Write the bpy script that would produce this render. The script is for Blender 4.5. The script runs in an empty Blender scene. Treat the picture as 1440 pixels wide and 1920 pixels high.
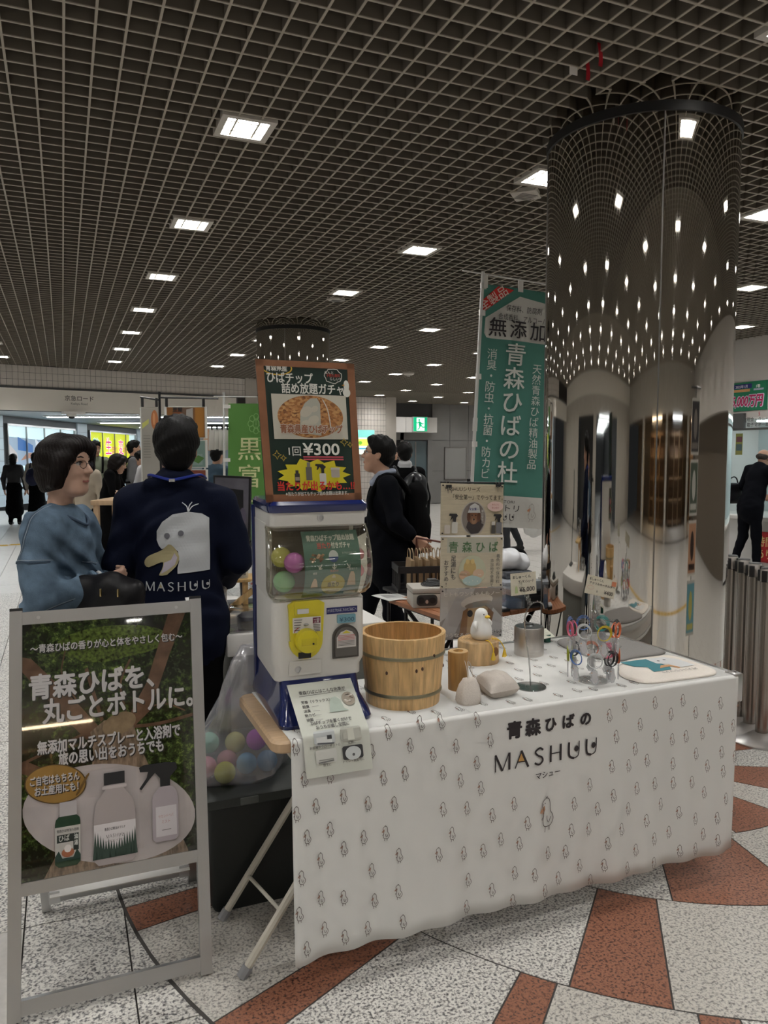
import bpy, bmesh, math, random
import numpy as np
from mathutils import Vector, Matrix, geometry as mgeo

random.seed(7)
S = bpy.context.scene
COL = S.collection
# ------------------------------------------------------------------ camera, world, exposure
# world axes follow the station's ceiling grid: X across the hall, Y along it; the camera stands at the origin
cam_d = bpy.data.cameras.new('camera'); cam = bpy.data.objects.new('camera', cam_d); COL.objects.link(cam)
cam_d.sensor_fit = 'VERTICAL'; cam_d.sensor_height = 24.0; cam_d.lens = 24.0 * 1440 / 1920
cam_d.clip_start = 0.05; cam_d.clip_end = 200
cam.location = (0, 0, 1.5)
cam.rotation_euler = (math.radians(90 - 4.25), 0, math.radians(-22.655))
S.camera = cam
W = bpy.data.worlds.new('world'); S.world = W; W.use_nodes = True
W.node_tree.nodes['Background'].inputs[0].default_value = (.9, .95, 1, 1)
W.node_tree.nodes['Background'].inputs[1].default_value = 0.02
S.view_settings.view_transform = 'Standard'; S.view_settings.look = 'None'
S.view_settings.gamma = 1; S.view_settings.use_curve_mapping = False
S.view_settings.exposure = 0.0
LAMP = 28.0; DOWN = 7.9          # downward beam of each lamp in watts; radiance of the square ceiling lamps
CEIL = 3.05
GRID = 1.7 / 16

# ------------------------------------------------------------------ materials
MATS = {}
def srgb(r, g, b):
    f = lambda c: c / 12.92 if c <= .04045 else ((c + .055) / 1.055) ** 2.4
    return (f(r / 255), f(g / 255), f(b / 255), 1)
def mat(name, col=(.8, .8, .8), rough=.5, metal=0, emit=0, spec=.5, noise=0, nscale=40, bump=0, bscale=200, stretch=None, trans=0, coat=0, alpha=1):
    if name in MATS: return MATS[name]
    m = bpy.data.materials.new(name); m.use_nodes = True; MATS[name] = m
    nt = m.node_tree; b = nt.nodes['Principled BSDF']
    c = tuple(col)[:3] + (1,)
    b.inputs['Base Color'].default_value = c; b.inputs['Roughness'].default_value = rough
    b.inputs['Metallic'].default_value = metal; b.inputs['Specular IOR Level'].default_value = spec
    b.inputs['Coat Weight'].default_value = coat
    b.inputs['Transmission Weight'].default_value = trans
    b.inputs['Alpha'].default_value = alpha
    if emit:
        b.inputs['Emission Color'].default_value = c; b.inputs['Emission Strength'].default_value = emit
    m.diffuse_color = c
    if noise or bump:
        tc = nt.nodes.new('ShaderNodeTexCoord'); mp = nt.nodes.new('ShaderNodeMapping')
        nt.links.new(tc.outputs['Object'], mp.inputs[0])
        if stretch: mp.inputs['Scale'].default_value = stretch
        if noise:
            n = nt.nodes.new('ShaderNodeTexNoise'); n.inputs['Scale'].default_value = nscale; n.inputs['Detail'].default_value = 5
            nt.links.new(mp.outputs[0], n.inputs['Vector'])
            r = nt.nodes.new('ShaderNodeValToRGB')
            r.color_ramp.elements[0].position = .3; r.color_ramp.elements[1].position = .7
            r.color_ramp.elements[0].color = tuple(x * (1 - noise) for x in c[:3]) + (1,)
            r.color_ramp.elements[1].color = tuple(min(1, x * (1 + noise * .6)) for x in c[:3]) + (1,)
            nt.links.new(n.outputs[0], r.inputs[0]); nt.links.new(r.outputs[0], b.inputs['Base Color'])
        if bump:
            n2 = nt.nodes.new('ShaderNodeTexNoise'); n2.inputs['Scale'].default_value = bscale; n2.inputs['Detail'].default_value = 3
            nt.links.new(mp.outputs[0], n2.inputs['Vector'])
            bp = nt.nodes.new('ShaderNodeBump'); bp.inputs['Strength'].default_value = bump; bp.inputs['Distance'].default_value = .004
            nt.links.new(n2.outputs[0], bp.inputs['Height']); nt.links.new(bp.outputs[0], b.inputs['Normal'])
    return m
def flat(rgb, rough=.55, emit=0):
    "a printed / plain colour given as 0-255 sRGB"
    n = 'ink_%d_%d_%d%s%s' % (rgb[0], rgb[1], rgb[2], '' if rough == .55 else '_r%d' % (rough * 100), '' if not emit else '_lit%d' % (emit * 100))
    return mat(n, srgb(*rgb), rough, emit=emit)
def clear(name, tint=(1, 1, 1), gloss=.12, rough=.05, haze=0, hazecol=(1, 1, 1)):
    "clear plastic / glass sheet: see-through with a fresnel sheen and optional milkiness"
    if name in MATS: return MATS[name]
    m = bpy.data.materials.new(name); m.use_nodes = True; MATS[name] = m
    nt = m.node_tree; nt.nodes.clear()
    o = nt.nodes.new('ShaderNodeOutputMaterial'); t = nt.nodes.new('ShaderNodeBsdfTransparent'); t.inputs[0].default_value = tuple(tint) + (1,)
    g = nt.nodes.new('ShaderNodeBsdfGlossy'); g.inputs['Roughness'].default_value = rough
    lw = nt.nodes.new('ShaderNodeLayerWeight'); lw.inputs[0].default_value = .35
    mr = nt.nodes.new('ShaderNodeMapRange'); mr.inputs[3].default_value = gloss; mr.inputs[4].default_value = min(.9, gloss * 4 + .25)
    nt.links.new(lw.outputs['Facing'], mr.inputs[0])
    mx = nt.nodes.new('ShaderNodeMixShader'); nt.links.new(mr.outputs[0], mx.inputs[0])
    nt.links.new(t.outputs[0], mx.inputs[1]); nt.links.new(g.outputs[0], mx.inputs[2])
    last = mx
    if haze:
        d = nt.nodes.new('ShaderNodeBsdfDiffuse'); d.inputs[0].default_value = tuple(hazecol) + (1,)
        m2 = nt.nodes.new('ShaderNodeMixShader'); m2.inputs[0].default_value = haze
        nt.links.new(mx.outputs[0], m2.inputs[1]); nt.links.new(d.outputs[0], m2.inputs[2]); last = m2
    nt.links.new(last.outputs[0], o.inputs[0])
    m.diffuse_color = tuple(tint) + (.3,)
    return m

# ------------------------------------------------------------------ mesh building
class MB:
    def __init__(s): s.v = []; s.f = []; s.m = []; s.mats = []
    def mi(s, m):
        if m is None: return 0
        if m not in s.mats: s.mats.append(m)
        return s.mats.index(m)
    def add(s, vs, fs, m=None):
        o = len(s.v); k = s.mi(m)
        s.v += [tuple(p) for p in vs]; s.f += [tuple(i + o for i in f) for f in fs]; s.m += [k] * len(fs); return s
    def box(s, lo, hi, m=None):
        (a, b, c), (d, e, f) = lo, hi
        return s.add([(a, b, c), (d, b, c), (d, e, c), (a, e, c), (a, b, f), (d, b, f), (d, e, f), (a, e, f)],
                     [(0, 3, 2, 1), (4, 5, 6, 7), (0, 1, 5, 4), (1, 2, 6, 5), (2, 3, 7, 6), (3, 0, 4, 7)], m)
    def rbox(s, lo, hi, r, m=None, seg=2):
        bm = bmesh.new(); bmesh.ops.create_cube(bm, size=1)
        for v in bm.verts: v.co = Vector([lo[i] + (v.co[i] + .5) * (hi[i] - lo[i]) for i in range(3)])
        bmesh.ops.bevel(bm, geom=bm.edges[:], offset=r, segments=seg, profile=.5, affect='EDGES', clamp_overlap=True)
        bm.verts.index_update()
        s.add([v.co[:] for v in bm.verts], [[v.index for v in f.verts] for f in bm.faces], m); bm.free(); return s
    def loft(s, loops, m=None, cap=True, closed=True):
        n = len(loops[0]); vs = [p for l in loops for p in l]; fs = []
        for i in range(len(loops) - 1):
            for j in range(n if closed else n - 1):
                k = (j + 1) % n
                fs.append((i * n + j, i * n + k, (i + 1) * n + k, (i + 1) * n + j))
        if cap: fs += [tuple(range(n - 1, -1, -1)), tuple(range((len(loops) - 1) * n, len(loops) * n))]
        return s.add(vs, fs, m)
    def lathe(s, prof, c=(0, 0, 0), m=None, seg=24, cap=True, a0=0, a1=2 * math.pi):
        full = abs(a1 - a0 - 2 * math.pi) < 1e-6
        loops = [[(c[0] + r * math.cos(a0 + (a1 - a0) * j / (seg if full else seg - 1)), c[1] + r * math.sin(a0 + (a1 - a0) * j / (seg if full else seg - 1)), c[2] + z) for j in range(seg)] for r, z in prof]
        return s.loft(loops, m, cap, full)
    def tube(s, path, r, m=None, seg=8, cap=True, closed=False):
        P = [Vector(p) for p in path]; n = len(P); loops = []; up = None
        rr = r if isinstance(r, (list, tuple)) else [r] * n
        for i in range(n):
            if closed: t = P[(i + 1) % n] - P[i - 1]
            else: t = P[min(i + 1, n - 1)] - P[max(i - 1, 0)]
            t.normalize()
            if up is None: up = Vector((0, 0, 1)) if abs(t.z) < .9 else Vector((1, 0, 0))
            x = up - t * up.dot(t)
            if x.length < 1e-5: x = t.orthogonal()
            x.normalize(); y = t.cross(x); up = x
            loops.append([tuple(P[i] + (x * math.cos(2 * math.pi * j / seg) + y * math.sin(2 * math.pi * j / seg)) * rr[i]) for j in range(seg)])
        if closed: loops.append(loops[0]); cap = False
        return s.loft(loops, m, cap)
    def ball(s, c, r, m=None, seg=16, rings=10):
        r = r if isinstance(r, (tuple, list)) else (r, r, r); vs = [(c[0], c[1], c[2] - r[2])]; fs = []
        for i in range(1, rings):
            t = math.pi * i / rings
            for j in range(seg):
                p = 2 * math.pi * j / seg
                vs.append((c[0] + r[0] * math.sin(t) * math.cos(p), c[1] + r[1] * math.sin(t) * math.sin(p), c[2] - r[2] * math.cos(t)))
        vs.append((c[0], c[1], c[2] + r[2])); e = len(vs) - 1
        for j in range(seg):
            k = (j + 1) % seg; fs.append((0, 1 + k, 1 + j))
            for i in range(rings - 2): a = 1 + i * seg; fs.append((a + j, a + k, a + seg + k, a + seg + j))
            a = 1 + (rings - 2) * seg; fs.append((a + j, a + k, e))
        return s.add(vs, fs, m)
    def prism(s, poly, mp, d0, d1, m=None):
        "extrude 2-D outline between depths d0 and d1 of the map mp(x,y,d)"
        n = len(poly); a = [mp(x, y, d0) for x, y in poly]; b = [mp(x, y, d1) for x, y in poly]
        tr = mgeo.tessellate_polygon([[Vector((x, y, 0)) for x, y in poly]])
        fs = [(i, (i + 1) % n, n + (i + 1) % n, n + i) for i in range(n)]
        fs += [tuple(t) for t in tr] + [tuple(n + i for i in reversed(t)) for t in tr]
        return s.add(a + b, fs, m)
    def sheet(s, fn, nu, nv, m=None, thick=None):
        vs = [fn(i / nu, j / nv) for j in range(nv + 1) for i in range(nu + 1)]
        fs = [(j * (nu + 1) + i, j * (nu + 1) + i + 1, (j + 1) * (nu + 1) + i + 1, (j + 1) * (nu + 1) + i) for j in range(nv) for i in range(nu)]
        return s.add(vs, fs, m)
    def xf(s, M):
        s.v = [tuple(M @ Vector(p)) for p in s.v]; return s
    def build(s, name, m=None, parent=None, smooth=35, recalc=True):
        me = bpy.data.meshes.new(name); me.from_pydata(s.v, [], s.f)
        ms = s.mats or [m]
        for q in ms: me.materials.append(q if q is not None else m)
        if len(ms) > 1: me.polygons.foreach_set('material_index', s.m)
        if recalc:
            bm = bmesh.new(); bm.from_mesh(me); bmesh.ops.recalc_face_normals(bm, faces=bm.faces[:]); bm.to_mesh(me); bm.free()
        if smooth:
            me.polygons.foreach_set('use_smooth', [True] * len(me.polygons)); me.set_sharp_from_angle(angle=math.radians(smooth))
        me.update()
        return link(name, me, parent)
def link(name, me, parent=None):
    o = bpy.data.objects.new(name, me); COL.objects.link(o)
    if parent is not None: adopt(o, parent)
    return o
WM = {}
def adopt(o, parent):
    o.parent = parent; o.matrix_parent_inverse = WM.get(parent.name, Matrix.Identity(4)).inverted()
def thing(name, label, cat, loc=(0, 0, 0), group=None):
    o = bpy.data.objects.new(name, None); COL.objects.link(o); o.empty_display_size = .05
    o.location = loc; WM[o.name] = Matrix.Translation(loc)
    return tag(o, label, cat, group)
def tag(o, label, cat=None, group=None):
    o['label'] = label
    if cat: o['category'] = cat
    if group: o['group'] = group
    return o
def struct(o, label=None):
    o['kind'] = 'structure'
    if label: o['label'] = label
    return o
def dup(root, d=(0, 0, 0), rz=0, label=None, scale=None):
    r = root.copy(); COL.objects.link(r); r.location = root.location + Vector(d); r.rotation_euler.z += rz
    if scale: r.scale = scale
    if label: r['label'] = label
    for ch in list(root.children):
        c = ch.copy(); COL.objects.link(c); c.parent = r; c.matrix_parent_inverse = ch.matrix_parent_inverse.copy()
        for g in list(ch.children):
            q = g.copy(); COL.objects.link(q); q.parent = c; q.matrix_parent_inverse = g.matrix_parent_inverse.copy()
    return r
def rrect(x0, y0, x1, y1, r, n=4):
    out = []
    for cx, cy, a in ((x1 - r, y0 + r, -90), (x1 - r, y1 - r, 0), (x0 + r, y1 - r, 90), (x0 + r, y0 + r, 180)):
        for i in range(n + 1):
            t = math.radians(a + 90 * i / n); out.append((cx + r * math.cos(t), cy + r * math.sin(t)))
    return out
def circ(cx, cy, rx, ry=None, n=24, a0=0, a1=360):
    ry = rx if ry is None else ry
    full = abs(a1 - a0) >= 360
    return [(cx + rx * math.cos(math.radians(a0 + (a1 - a0) * i / (n if full else n - 1))), cy + ry * math.sin(math.radians(a0 + (a1 - a0) * i / (n if full else n - 1)))) for i in range(n)]
def bez(p0, p1, p2, p3, n=8):
    o = []
    for i in range(n + 1):
        t = i / n; q = 1 - t
        o.append(tuple(q**3 * a + 3 * q * q * t * b + 3 * q * t * t * c + t**3 * d for a, b, c, d in zip(p0, p1, p2, p3)))
    return o
def crom(P, n=6, closed=False):
    "smooth curve through 2-D / 3-D points"
    out = []; N = len(P)
    for i in range(N if closed else N - 1):
        g = (lambda k: P[k % N]) if closed else (lambda k: P[max(0, min(N - 1, k))])
        p0, p1, p2, p3 = g(i - 1), g(i), g(i + 1), g(i + 2)
        for j in range(n):
            t = j / n
            out.append(tuple(.5 * (2 * b + (c - a) * t + (2 * a - 5 * b + 4 * c - d) * t * t + (3 * b - a - 3 * c + d) * t**3) for a, b, c, d in zip(p0, p1, p2, p3)))
    if not closed: out.append(tuple(P[-1]))
    return out

# ------------------------------------------------------------------ flat print (lettering and pictures) laid on a surface
TXT = {}
def glyphs(s, bold=0.0):
    k = (s, bold)
    if k in TXT: return TXT[k]
    cu = bpy.data.curves.new('t', 'FONT'); cu.body = s; cu.size = 1; cu.resolution_u = 3; cu.offset = bold; cu.fill_mode = 'FRONT'
    o = bpy.data.objects.new('t', cu); COL.objects.link(o)
    dg = bpy.context.evaluated_depsgraph_get()
    me = bpy.data.meshes.new_from_object(o.evaluated_get(dg))
    vs = [(v.co.x, v.co.y) for v in me.vertices]; fs = [tuple(p.vertices) for p in me.polygons]
    bpy.data.objects.remove(o); bpy.data.meshes.remove(me); bpy.data.curves.remove(cu)
    TXT[k] = (vs, fs); return TXT[k]
def heavy(bold):
    "offsets that thicken a glyph"
    n = 0 if not bold else 4 if bold < .03 else 8
    return [(0, 0)] + [(bold * math.cos(2 * math.pi * (i + .5) / n), bold * math.sin(2 * math.pi * (i + .5) / n)) for i in range(n)]
class Art:
    def __init__(s, mp, lift=.0004, step=.00025, dense=0): s.mp = mp; s.b = MB(); s.z = lift; s.step = step; s.dense = dense
    def up(s): s.z += s.step
    def raw(s, vs, fs, m): s.b.add([s.mp(x, y, s.z) for x, y in vs], fs, m)
    def mm(s, c): return c if hasattr(c, 'node_tree') else flat(c)
    def poly(s, pts, c, up=True):
        if s.dense:
            g = s.dense; x0 = min(p[0] for p in pts); x1 = max(p[0] for p in pts); y0 = min(p[1] for p in pts); y1 = max(p[1] for p in pts)
            ed = []
            for i in range(len(pts)):
                a, b_ = Vector(pts[i]), Vector(pts[(i + 1) % len(pts)]); n = max(1, int((b_ - a).length / g)); ed += [a.lerp(b_, k / n) for k in range(n)]
            vs = ed + [Vector((x0 + g * (i + .5 * (j % 2)), y0 + g * j)) for j in range(int((y1 - y0) / g) + 1) for i in range(int((x1 - x0) / g) + 1)]
            r = mgeo.delaunay_2d_cdt(vs, [], [list(range(len(ed)))], 1, 1e-5)
            s.raw([tuple(q) for q in r[0]], [tuple(f) for f in r[2]], s.mm(c))
            if up: s.up()
            return
        tr = mgeo.tessellate_polygon([[Vector((x, y, 0)) for x, y in pts]])
        s.raw(pts, [tuple(t) for t in tr], s.mm(c))
        if up: s.up()
    def rect(s, x0, y0, x1, y1, c, r=0, sub=1):
        if r: return s.poly(rrect(x0, y0, x1, y1, r), c)
        n = sub; vs = []; fs = []
        for j in range(n + 1):
            vs += [(x0, y0 + (y1 - y0) * j / n), (x1, y0 + (y1 - y0) * j / n)]
        for j in range(n): fs.append((2 * j, 2 * j + 1, 2 * j + 3, 2 * j + 2))
        s.raw(vs, fs, s.mm(c)); s.up()
    def ell(s, cx, cy, rx, ry, c, n=24, rot=0):
        p = circ(0, 0, rx, ry, n); a = math.radians(rot)
        s.poly([(cx + x * math.cos(a) - y * math.sin(a), cy + x * math.sin(a) + y * math.cos(a)) for x, y in p], c)
    def line(s, pts, w, c, closed=False, up=True):
        P = [Vector(p) for p in pts]; n = len(P); vs = []
        for i in range(n):
            t = (P[(i + 1) % n] - P[i - 1]) if closed else (P[min(i + 1, n - 1)] - P[max(i - 1, 0)])
            if t.length < 1e-9: t = Vector((1, 0))
            t.normalize(); q = Vector((-t.y, t.x)) * w / 2
            vs += [tuple(P[i] + q), tuple(P[i] - q)]
        fs = [(2 * i, 2 * i + 1, (2 * i + 3) % (2 * n), (2 * i + 2) % (2 * n)) for i in range(n if closed else n - 1)]
        s.raw(vs, fs, s.mm(c))
        if up: s.up()
    def ring(s, cx, cy, rx, ry, w, c): s.line(circ(cx, cy, rx, ry, 28), w, c, True)
    def text(s, t, x, y, h, c, bold=0, align='l', w=None, rot=0, up=True, shear=0):
        "baseline-left (or centre) at x,y; h = height of a full-width character; w = fit to this width"
        vs, fs = glyphs(t)
        if not vs: return
        x0 = min(v[0] for v in vs) - bold; x1 = max(v[0] for v in vs) + bold
        k = h / .92; kx = k if not w else w / max(1e-6, x1 - x0)
        ox = {'l': 0, 'c': -(x0 + x1) / 2 * kx, 'r': -x1 * kx}[align]
        if align == 'l': ox = -x0 * kx
        a = math.radians(rot); ca, sa = math.cos(a), math.sin(a)
        for dx, dy in heavy(bold):
            out = []
            for px, py in vs:
                X = (px + dx) * kx + ox + shear * py * k; Y = (py + dy) * k; out.append((x + X * ca - Y * sa, y + X * sa + Y * ca))
            s.raw(out, fs, s.mm(c)); s.z += s.step * .1
        if up: s.up()
    def vtext(s, t, x, y, h, c, bold=0, pitch=None, up=True):
        "vertical writing: x = column centre, y = top"
        p = pitch or h * 1.08
        for i, ch in enumerate(t):
            vs, fs = glyphs(ch)
            if not vs: continue
            k = h / .92; cx = (min(v[0] for v in vs) + max(v[0] for v in vs)) / 2
            yy = y - p * i - h * .86
            for q, (dx, dy) in enumerate(heavy(bold)):
                s.z += q * s.step * .1; s.raw([(x + (px + dx - cx) * k, yy + (py + dy) * k) for px, py in vs], fs, s.mm(c)); s.z -= q * s.step * .1
        if up: s.up()
    def build(s, name, parent): return s.b.build(name, None, parent, smooth=0, recalc=False)
def plane(o, X, Y):
    "2-D map onto a plane: origin o, unit axes X (right) and Y (up); lift goes along X x Y"
    o = Vector(o); X = Vector(X).normalized(); Y = Vector(Y).normalized(); N = X.cross(Y)
    return lambda x, y, d=0: tuple(o + X * x + Y * y + N * d)
# ================================================================== THE HALL
GU, GV = 1.7 / 16, 1.652 / 16
M_blade = mat('louvre_side', (.125, .107, .084), .7)
M_edge = mat('louvre_edge', (.34, .305, .25), .55)
M_void = mat('ceiling_void_paint', (.05, .043, .034), .9)
M_lamp = mat('lamp_diffuser', (1, .985, .95), .4, emit=LAMP)
M_frame = mat('lamp_frame', (.50, .47, .42), .5)
M_steel = mat('polished_steel', (.60, .58, .545), .04, 1)
M_seam = mat('steel_seam', (.30, .29, .28), .3, 1)
M_black = mat('black_plastic', (.012, .012, .013), .45)
M_blackmetal = mat('black_metal', (.015, .015, .017), .35, .3)
M_beige = mat('wall_beige', (.56, .52, .47), .6, noise=.06, nscale=3)
M_tile = mat('wall_tile', (.76, .71, .66), .3, noise=.08, nscale=6)
M_grout = mat('tile_grout', (.045, .04, .038), .9)
M_grey = mat('wall_grey_panel', (.235, .23, .225), .45, noise=.08, nscale=2)
M_dkgrey = mat('dark_grey', (.08, .08, .082), .5)
M_white = mat('white_paint', (.72, .70, .67), .5)
M_bluewall = mat('passage_panel', (.58, .67, .73), .35)
U0, U1, V0, V1 = -9, 15, -8, 23
COLS = [(2.565, 2.988), (2.57, 8.96)]
CR = .433

# ceiling: dark void slab with two crossing families of louvre blades hanging below it
b = MB(); b.box((U0, V0, CEIL + .16), (U1, V1, CEIL + .2)); ceiling = struct(b.build('ceiling', M_void, smooth=0))
struct(ceiling, 'open brown louvre grid ceiling')
bu = MB().box((-.0048, V0, 0), (.0048, V1, .004), M_edge).box((-.004, V0, .004), (.004, V1, .065), M_blade); bv = MB().box((U0, -.0048, 0), (U1, .0048, .004), M_edge).box((U0, -.004, .004), (U1, .004, .065), M_blade)
meu = bu.build('louvre_blade', M_blade, ceiling, smooth=0); mev = bv.build('louvre_blade', M_blade, ceiling, smooth=0)
rest = MB(); first = [True, True]
iu = range(int((U0 - .845) / GU), int((U1 - .845) / GU)); iv = range(int((V0 - .44) / GV), int((V1 - .44) / GV))
for i in iu:
    u = .845 + GU * (i + .5)
    if -3.2 < u < 10.5:
        o = meu if first[0] else link('louvre_blade', meu.data, ceiling); first[0] = False; o.location = (u, 0, CEIL)
    else: rest.box((u - .0045, V0, CEIL), (u + .0045, V1, CEIL + .065))
for j in iv:
    v = .44 + GV * (j + .5)
    if 1.2 < v < 17.5:
        o = mev if first[1] else link('louvre_blade', mev.data, ceiling); first[1] = False; o.location = (0, v, CEIL + .0006)
    else: rest.box((U0, v - .0045, CEIL + .0006), (U1, v + .0045, CEIL + .0656))
rest.build('louvre_blades', M_edge, ceiling, smooth=0)['kind'] = 'stuff'

# square lamps
def lamp_mesh():
    t = thing('ceiling_lamp', 'square recessed lamp glowing white in the louvre ceiling', 'lamp', (0, 0, CEIL), 'square lamps in the louvre ceiling')
    b = MB(); a, c = .128, .098
    for lo, hi in (((-a, -a), (a, -c)), ((-a, c), (a, a)), ((-a, -c), (-c, c)), ((c, -c), (a, c))):
        b.box((lo[0], lo[1], CEIL - .006), (hi[0], hi[1], CEIL + .07))
    b.build('lamp_frame', M_frame, t, smooth=0)
    d = MB().box((-c, -c, CEIL + .006), (c, c, CEIL + .03)); d.build('diffuser', M_lamp, t, smooth=0)
    L = bpy.data.lights.new('beam', 'AREA'); L.shape = 'SQUARE'; L.size = .19; L.energy = DOWN; L.spread = math.radians(125); L.color = (1, .985, .95)
    lo = bpy.data.objects.new('beam', L); COL.objects.link(lo); lo.location = (0, 0, CEIL + .005); adopt(lo, t)
    return t
ORD = ['', 'first', 'second', 'third', 'fourth', 'fifth', 'sixth', 'seventh', 'eighth', 'ninth', 'tenth', 'eleventh', 'twelfth']; NTH = {}
ROWS = {-2: 'farthest left row', -1: 'short far-left row', 0: 'row left of the chalkboard', 1: 'row between chalkboard and near column', 2: 'row passing behind the near column', 3: 'second row right of the near column', 4: 'third row right of the near column', 5: 'fourth row right of the near column', 6: 'fifth row right of the near column', 7: 'sixth row right of the near column', 8: 'farthest right row'}
lamp0 = lamp_mesh(); used = False
for i in range(-6, 9):
    for j in range(-5, 14):
        u, v = .845 + 1.7 * i, .44 + 1.652 * j
        if any(math.hypot(u - a, v - c) < CR + .2 for a, c in COLS): continue
        if u < U0 + .3 or u > U1 - .5: continue
        if v > 14.3 + .2 * u and u < 6: continue
        if v > 19 and u < 8.4 or v > 21: continue
        if u > 8.3 and v < 10: continue
        X_, Y_ = u * .923 - v * .385, u * .385 + v * .923
        n_ = NTH.setdefault(i, [0]); vis = Y_ > .5 and abs(X_ / Y_) < .505 and Y_ > 1.55 * 1440 / 880
        if vis: n_[0] += 1
        lab = 'square ceiling lamp, %s from the camera in the %s' % (ORD[n_[0]], ROWS.get(i, 'row')) if vis else 'square ceiling lamp outside the photograph'
        if not used: lamp0.location = (u, v, CEIL); used = True; lamp0['label'] = lab
        else: dup(lamp0, Vector((u, v, CEIL)) - lamp0.location, 0, lab)

# small fittings on the grid
def plate(u, v, s, lab, name='speaker_grille', cat='speaker'):
    b = MB(); b.lathe([(s, .02), (s, -.004), (s * .9, -.010), (.0, -.010)], (u, v, CEIL), M_frame, 4 if s > .06 else 16, cap=False)
    for k in range(5): b.box((u - s * .5, v - s * .4 + k * s * .2 - .003, CEIL - .013), (u + s * .5, v - s * .4 + k * s * .2 + .003, CEIL - .0105), M_seam)
    return tag(b.build(name), lab, cat)
plate(2.60, 4.03, .11, 'square grey speaker grille beside the ceiling lamp left of the near mirrored column')
plate(2.57, 7.41, .10, 'square grey speaker grille just behind the lamp above the chalkboard sign')
b = MB(); b.lathe([(.11, .0), (.11, -.03), (.07, -.055), (.0, -.06)], (6.05, 13.3, CEIL), M_frame, 20, cap=False); b.lathe([(.03, -.05), (.03, -.075), (0, -.08)], (6.05, 13.3, CEIL), M_white, 12, cap=False)
tag(b.build('smoke_detector'), 'small white smoke detector on the far ceiling right of the chalkboard sign', 'smoke detector')
for (u, v, lab) in ((1.975, 2.63, 'short red ribbon hanging from the grid beside the white tag'), (1.95, 2.52, 'longer red ribbon hanging from the grid nearest the camera')):
    b = MB(); pts = [(u, v, CEIL + .03), (u + .006, v, CEIL), (u + .012, v + .004, CEIL - .03), (u + .008, v + .002, CEIL - .055)]
    b.sheet(lambda a, c: (crom(pts, 4)[int(round(c * 12))][0] + (a - .5) * .022, crom(pts, 4)[int(round(c * 12))][1] + a * .004, crom(pts, 4)[int(round(c * 12))][2]), 1, 12)
    tag(b.build('ribbon', flat((176, 22, 40))), lab, 'ribbon')
b = MB(); b.rbox((1.915, 2.66, CEIL - .03), (1.953, 2.663, CEIL + .02), .001); tag(b.build('paper_tag', M_white), 'small white tag hanging from the ceiling grid beside red ribbons', 'tag')

# mirrored columns
def column(c, lab):
    t = thing('mirrored_column', lab, 'column', (c[0], c[1], 0))
    p = MB(); p.lathe([(CR, .12), (CR, 2.93)], (c[0], c[1], 0), M_steel, 160, cap=False); p.build('mirror_cladding', M_steel, t, smooth=60)
    p = MB(); p.lathe([(CR - .004, 2.975), (CR - .004, CEIL + .16)], (c[0], c[1], 0), M_steel, 160, cap=False); p.build('upper_cladding', M_steel, t, smooth=60)
    p = MB(); p.lathe([(CR - .006, 2.93), (CR + .006, 2.932), (CR + .006, 2.973), (CR - .006, 2.975)], (c[0], c[1], 0), M_black, 96, cap=False); p.build('black_ring', M_black, t)
    p = MB(); p.lathe([(CR + .004, .0), (CR + .004, .118), (CR - .006, .12)], (c[0], c[1], 0), M_seam, 96, cap=False); p.build('skirting', M_seam, t)
    for k in range(4):
        a = math.radians(-118.5 + k * 90); x, y = c[0] + CR * math.cos(a), c[1] + CR * math.sin(a)
        q = MB(); q.tube([(x, y, .12), (x, y, 2.93)], .0035, M_seam, 6); q.build('seam', M_seam, t)
    return t
column(COLS[0], 'thick mirror-polished steel column behind the white table at right')
column(COLS[1], 'mirrored steel column farther back above the chalkboard sign')

# floor: grout bed with granite slabs; rings of wedge stones round the near column, rectangular pavers outside
def granite(name, base, dark, mid, rough):
    m = bpy.data.materials.new(name); m.use_nodes = True; nt = m.node_tree; bs = nt.nodes['Principled BSDF']; bs.inputs['Roughness'].default_value = rough
    g = nt.nodes.new('ShaderNodeNewGeometry'); n1 = nt.nodes.new('ShaderNodeTexNoise'); n1.inputs['Scale'].default_value = 120; n1.inputs['Detail'].default_value = 3; n1.inputs['Roughness'].default_value = .55
    n2 = nt.nodes.new('ShaderNodeTexNoise'); n2.inputs['Scale'].default_value = 70; n2.inputs['Detail'].default_value = 2
    r1 = nt.nodes.new('ShaderNodeValToRGB'); e = r1.color_ramp.elements
    e[0].position = .36; e[0].color = tuple(dark) + (1,); e[1].position = .54; e[1].color = tuple(base) + (1,)
    q = e.new(.44); q.color = tuple(mid) + (1,)
    r2 = nt.nodes.new('ShaderNodeValToRGB'); r2.color_ramp.elements[0].position = .34; r2.color_ramp.elements[1].position = .44
    r2.color_ramp.elements[0].color = (.42, .40, .40, 1); r2.color_ramp.elements[1].color = (1, 1, 1, 1)
    mx = nt.nodes.new('ShaderNodeMix'); mx.data_type = 'RGBA'; mx.blend_type = 'MULTIPLY'; mx.inputs[0].default_value = .8
    for n, r in ((n1, r1), (n2, r2)): nt.links.new(g.outputs['Position'], n.inputs['Vector']); nt.links.new(n.outputs[0], r.inputs[0])
    nt.links.new(r1.outputs[0], mx.inputs[6]); nt.links.new(r2.outputs[0], mx.inputs[7]); nt.links.new(mx.outputs[2], bs.inputs['Base Color'])
    return m
M_gran = granite('light_granite', (.66, .64, .595), (.09, .088, .09), (.35, .335, .32), .38)
M_gran2 = granite('warm_granite', (.56, .53, .48), (.20, .19, .18), (.40, .38, .35), .36)
M_red = granite('red_granite', (.30, .128, .078), (.055, .035, .03), (.22, .09, .055), .38)
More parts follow.
